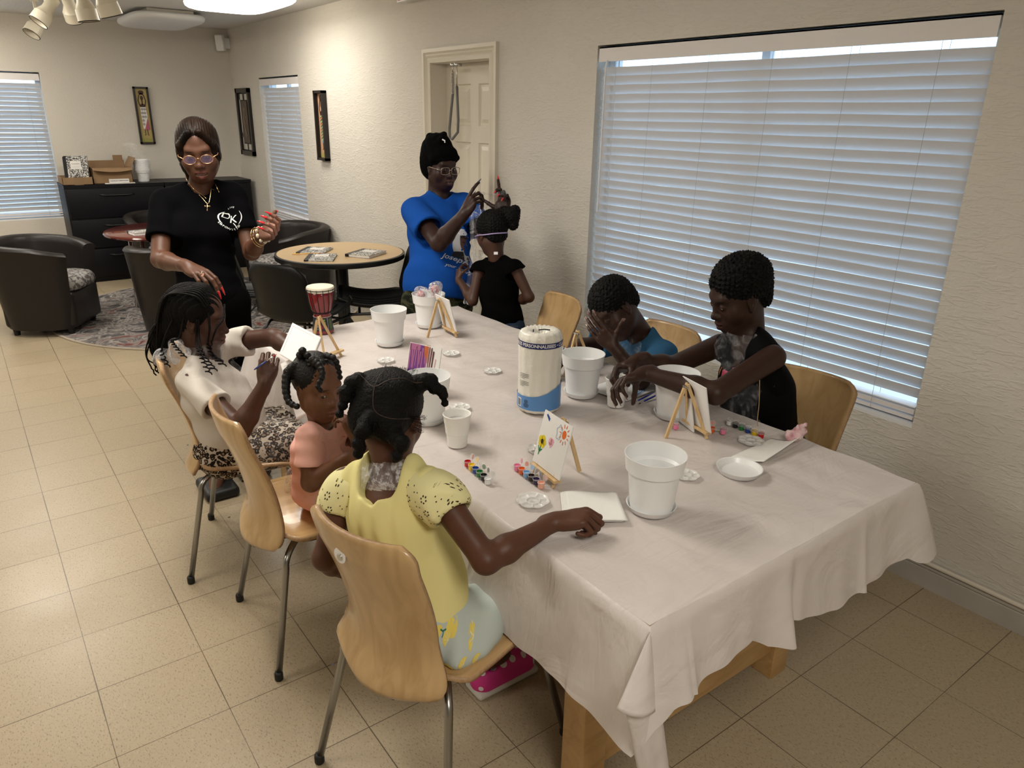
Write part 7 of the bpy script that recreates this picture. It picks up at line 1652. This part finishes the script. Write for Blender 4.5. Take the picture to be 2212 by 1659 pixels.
nb = notebook((1.20, 6.62, .7185), (.1, -1, 0), (1, .1, 0), 'marbled notebook on the cherry table behind the woman in black', .19, .24, .022)
# filing-cabinet top
CTZ = .9605
M_card = mat('cardboard', (.30, .19, .10), .85, var=(12, (.25, .155, .08), .3)); M_cardd = mat('cardboard_shade', (.26, .165, .09), .85)
t = thing('cardboard_tray', 'low open cardboard tray holding the marbled notebooks on the cabinet', 'box', (.99, 8.60, CTZ))
m = MB()
for lo, hi in (((.862, 8.46, CTZ), (1.125, 8.464, CTZ+.072)), ((.862, 8.80, CTZ), (1.125, 8.804, CTZ+.07)), ((.862, 8.46, CTZ), (.866, 8.80, CTZ+.07)), ((1.121, 8.46, CTZ), (1.125, 8.80, CTZ+.07)), ((.862, 8.46, CTZ), (1.125, 8.80, CTZ+.004))): m.box(lo, hi)
m.build('tray_wall', M_card, t, world=True); m = MB(); m.box((.96, 8.4585, CTZ), (1.04, 8.4600, CTZ+.072)); m.build('tape', mat('kraft_tape', (.26, .165, .085), .4), t, world=True)
for k_ in range(6):
    notebook((1.0+.006*k_, 8.50+.035*k_, CTZ+.130+.006), (1, .02, 0), (.05, .10, 1), ['marbled notebook standing front-most in the cardboard tray', 'marbled notebook second in the cardboard tray', 'marbled notebook third in the cardboard tray', 'marbled notebook fourth in the cardboard tray', 'marbled notebook fifth in the cardboard tray', 'marbled notebook rearmost in the cardboard tray'][k_], .205, .25, .016, group='notebooks standing in the cardboard tray')
t = thing('cardboard_box', 'open brown cardboard box with raised flaps on the cabinet', 'box', (1.31, 8.66, CTZ)); m = MB(); X0, X1, Y0, Y1 = 1.135, 1.492, 8.50, 8.84
for lo, hi in (((X0, Y0, CTZ), (X1, Y0+.004, CTZ+.150)), ((X0, Y1, CTZ), (X1, Y1+.004, CTZ+.205)), ((X0, Y0, CTZ), (X0+.004, Y1, CTZ+.155)), ((X1-.004, Y0, CTZ), (X1, Y1, CTZ+.155)), ((X0, Y0, CTZ), (X1, Y1, CTZ+.004)), ((X1-.10, Y1-.002, CTZ+.2), (X1-.01, Y1+.002, CTZ+.255))): m.box(lo, hi)
m.build('box_wall', M_card, t, world=True); m = MB(); m.grid(lambda u, v: (X0+(X1-X0)*u, Y0-.07*v, CTZ+.150+.02*v-.035*v*v-.02*math.sin(u*3)*v), 10, 4); m.build('flap', M_card, t, world=True, solid=.003)
m = MB(); m.grid(lambda u, v: (X1+.05*v, Y0+(Y1-Y0)*u, CTZ+.155+.09*v), 4, 3); m.build('flap', M_card, t, world=True, solid=.003)
t = thing('paper_label_box', 'slim white box with a line of print lying in front of the brown box', 'box', (1.37, 8.47, CTZ)); m = MB(); m.box((1.27, 8.465, CTZ+.008), (1.45, 8.50, CTZ+.045)); m.build('box_body', M_paper, t, world=True)
m = MB(); put_flat(m, text_mesh('ONE BLUE COMPOSITION', .014, bold=.01), (1.36, 8.4640, CTZ+.027), (1, 0, 0), (0, 0, 1)); m.build('print', mat('print_black', (.03, .03, .035), .5), t, world=True)
o = MB().box((1.23, 8.45, CTZ), (1.50, 8.56, CTZ+.006)).build('paper_sheet', M_paper); tag(o, 'white sheets lying under the slim white box on the cabinet', 'paper')
rn = random.Random(9)
for k_ in range(9):
    z = CTZ+.001+.0125*k_; o = thing('flower_pot', ['lowest white pot of the bagged stack on the cabinet', 'second white pot from the bottom of the bagged stack', 'third white pot from the bottom of the bagged stack', 'fourth white pot from the bottom of the bagged stack', 'middle white pot of the bagged stack', 'fourth white pot from the top of the bagged stack', 'third white pot from the top of the bagged stack', 'second white pot from the top of the bagged stack', 'topmost white pot of the bagged stack'][k_], 'flower pot', (1.61, 8.60, z), group='white pots stacked in a plastic bag')
    m = MB(); m.lathe([(.050, .0), (.053, .002), (.063, .085), (.070, .089), (.0745, .112), (.0775, .113), (.0775, .118), (.073, .118), (.062, .088), (.052, .004)], 40); m.build('pot_body', M_pot, o, auto=30)
S_ = SDF(); c = A_((1.61, 8.60, CTZ)); S_.cap(c+A_((0, 0, .10)), c+A_((0, 0, .19)), .088, .090, .02); S_.cap(c+A_((0, 0, .20)), c+A_((-.05, .02, .34)), .075, .045, .04); S_.ell(c+A_((-.08, .02, .36)), (.07, .04, .03), None, .03); S_.cap(c+A_((0, 0, .05)), c+A_((0, 0, .1)), .075, .085, .02); S_.cut(c+A_((0, 0, .004)), (0, 0, -1), .3)
o = nmesh('plastic_bag', S_.mesh(.006, disp=lambda Q: .006*wav(Q, 60)), m_film('bag_film', .06, scale=22), None); tag(o, 'crinkled clear plastic bag pulled over the stack of white pots', 'bag')
# held apron over the standing girl's head
M_filmH = m_film('apron_film', .24, scale=14)
t = thing('plastic_apron', 'clear plastic apron being held up by the woman in blue above the girl', 'apron', (2.190,3.136,1.294))
def sheet(A, B, C_, D, nu=24, nv=24, amp=.012):
    A, B, C_, D = map(A_, (A, B, C_, D)); m = MB()
    def f(u, v):
        p = (A*(1-u)+B*u)*(1-v)+(D*(1-u)+C_*u)*v; return tuple(p+A_((.562, .752, 0))*amp*(math.sin(u*17+3*v)+.6*math.sin(u*31-5*v)+.4*math.sin(v*14))+A_((0, 0, -.02))*math.sin(math.pi*u)*(1-v))
    m.grid(f, nu, nv); return m
sheet((2.106,3.129,1.317), (2.283,3.109,1.329), (2.277,3.119,1.283), (2.141,3.147,1.295), 20, 6, .005).build('neck_strap', M_filmH, t, smooth=True, world=True)
sheet((2.158,3.293,1.234), (2.272,3.244,1.257), (2.210,3.204,0.952), (2.110,3.186,0.866)).build('bib', M_filmH, t, smooth=True, world=True)
sheet((2.132,3.228,0.992), (2.210,3.195,0.990), (2.121,3.159,0.708), (2.077,3.226,0.725), amp=.008).build('skirt_panel', M_filmH, t, smooth=True, world=True)
# small marks and a tile scuff
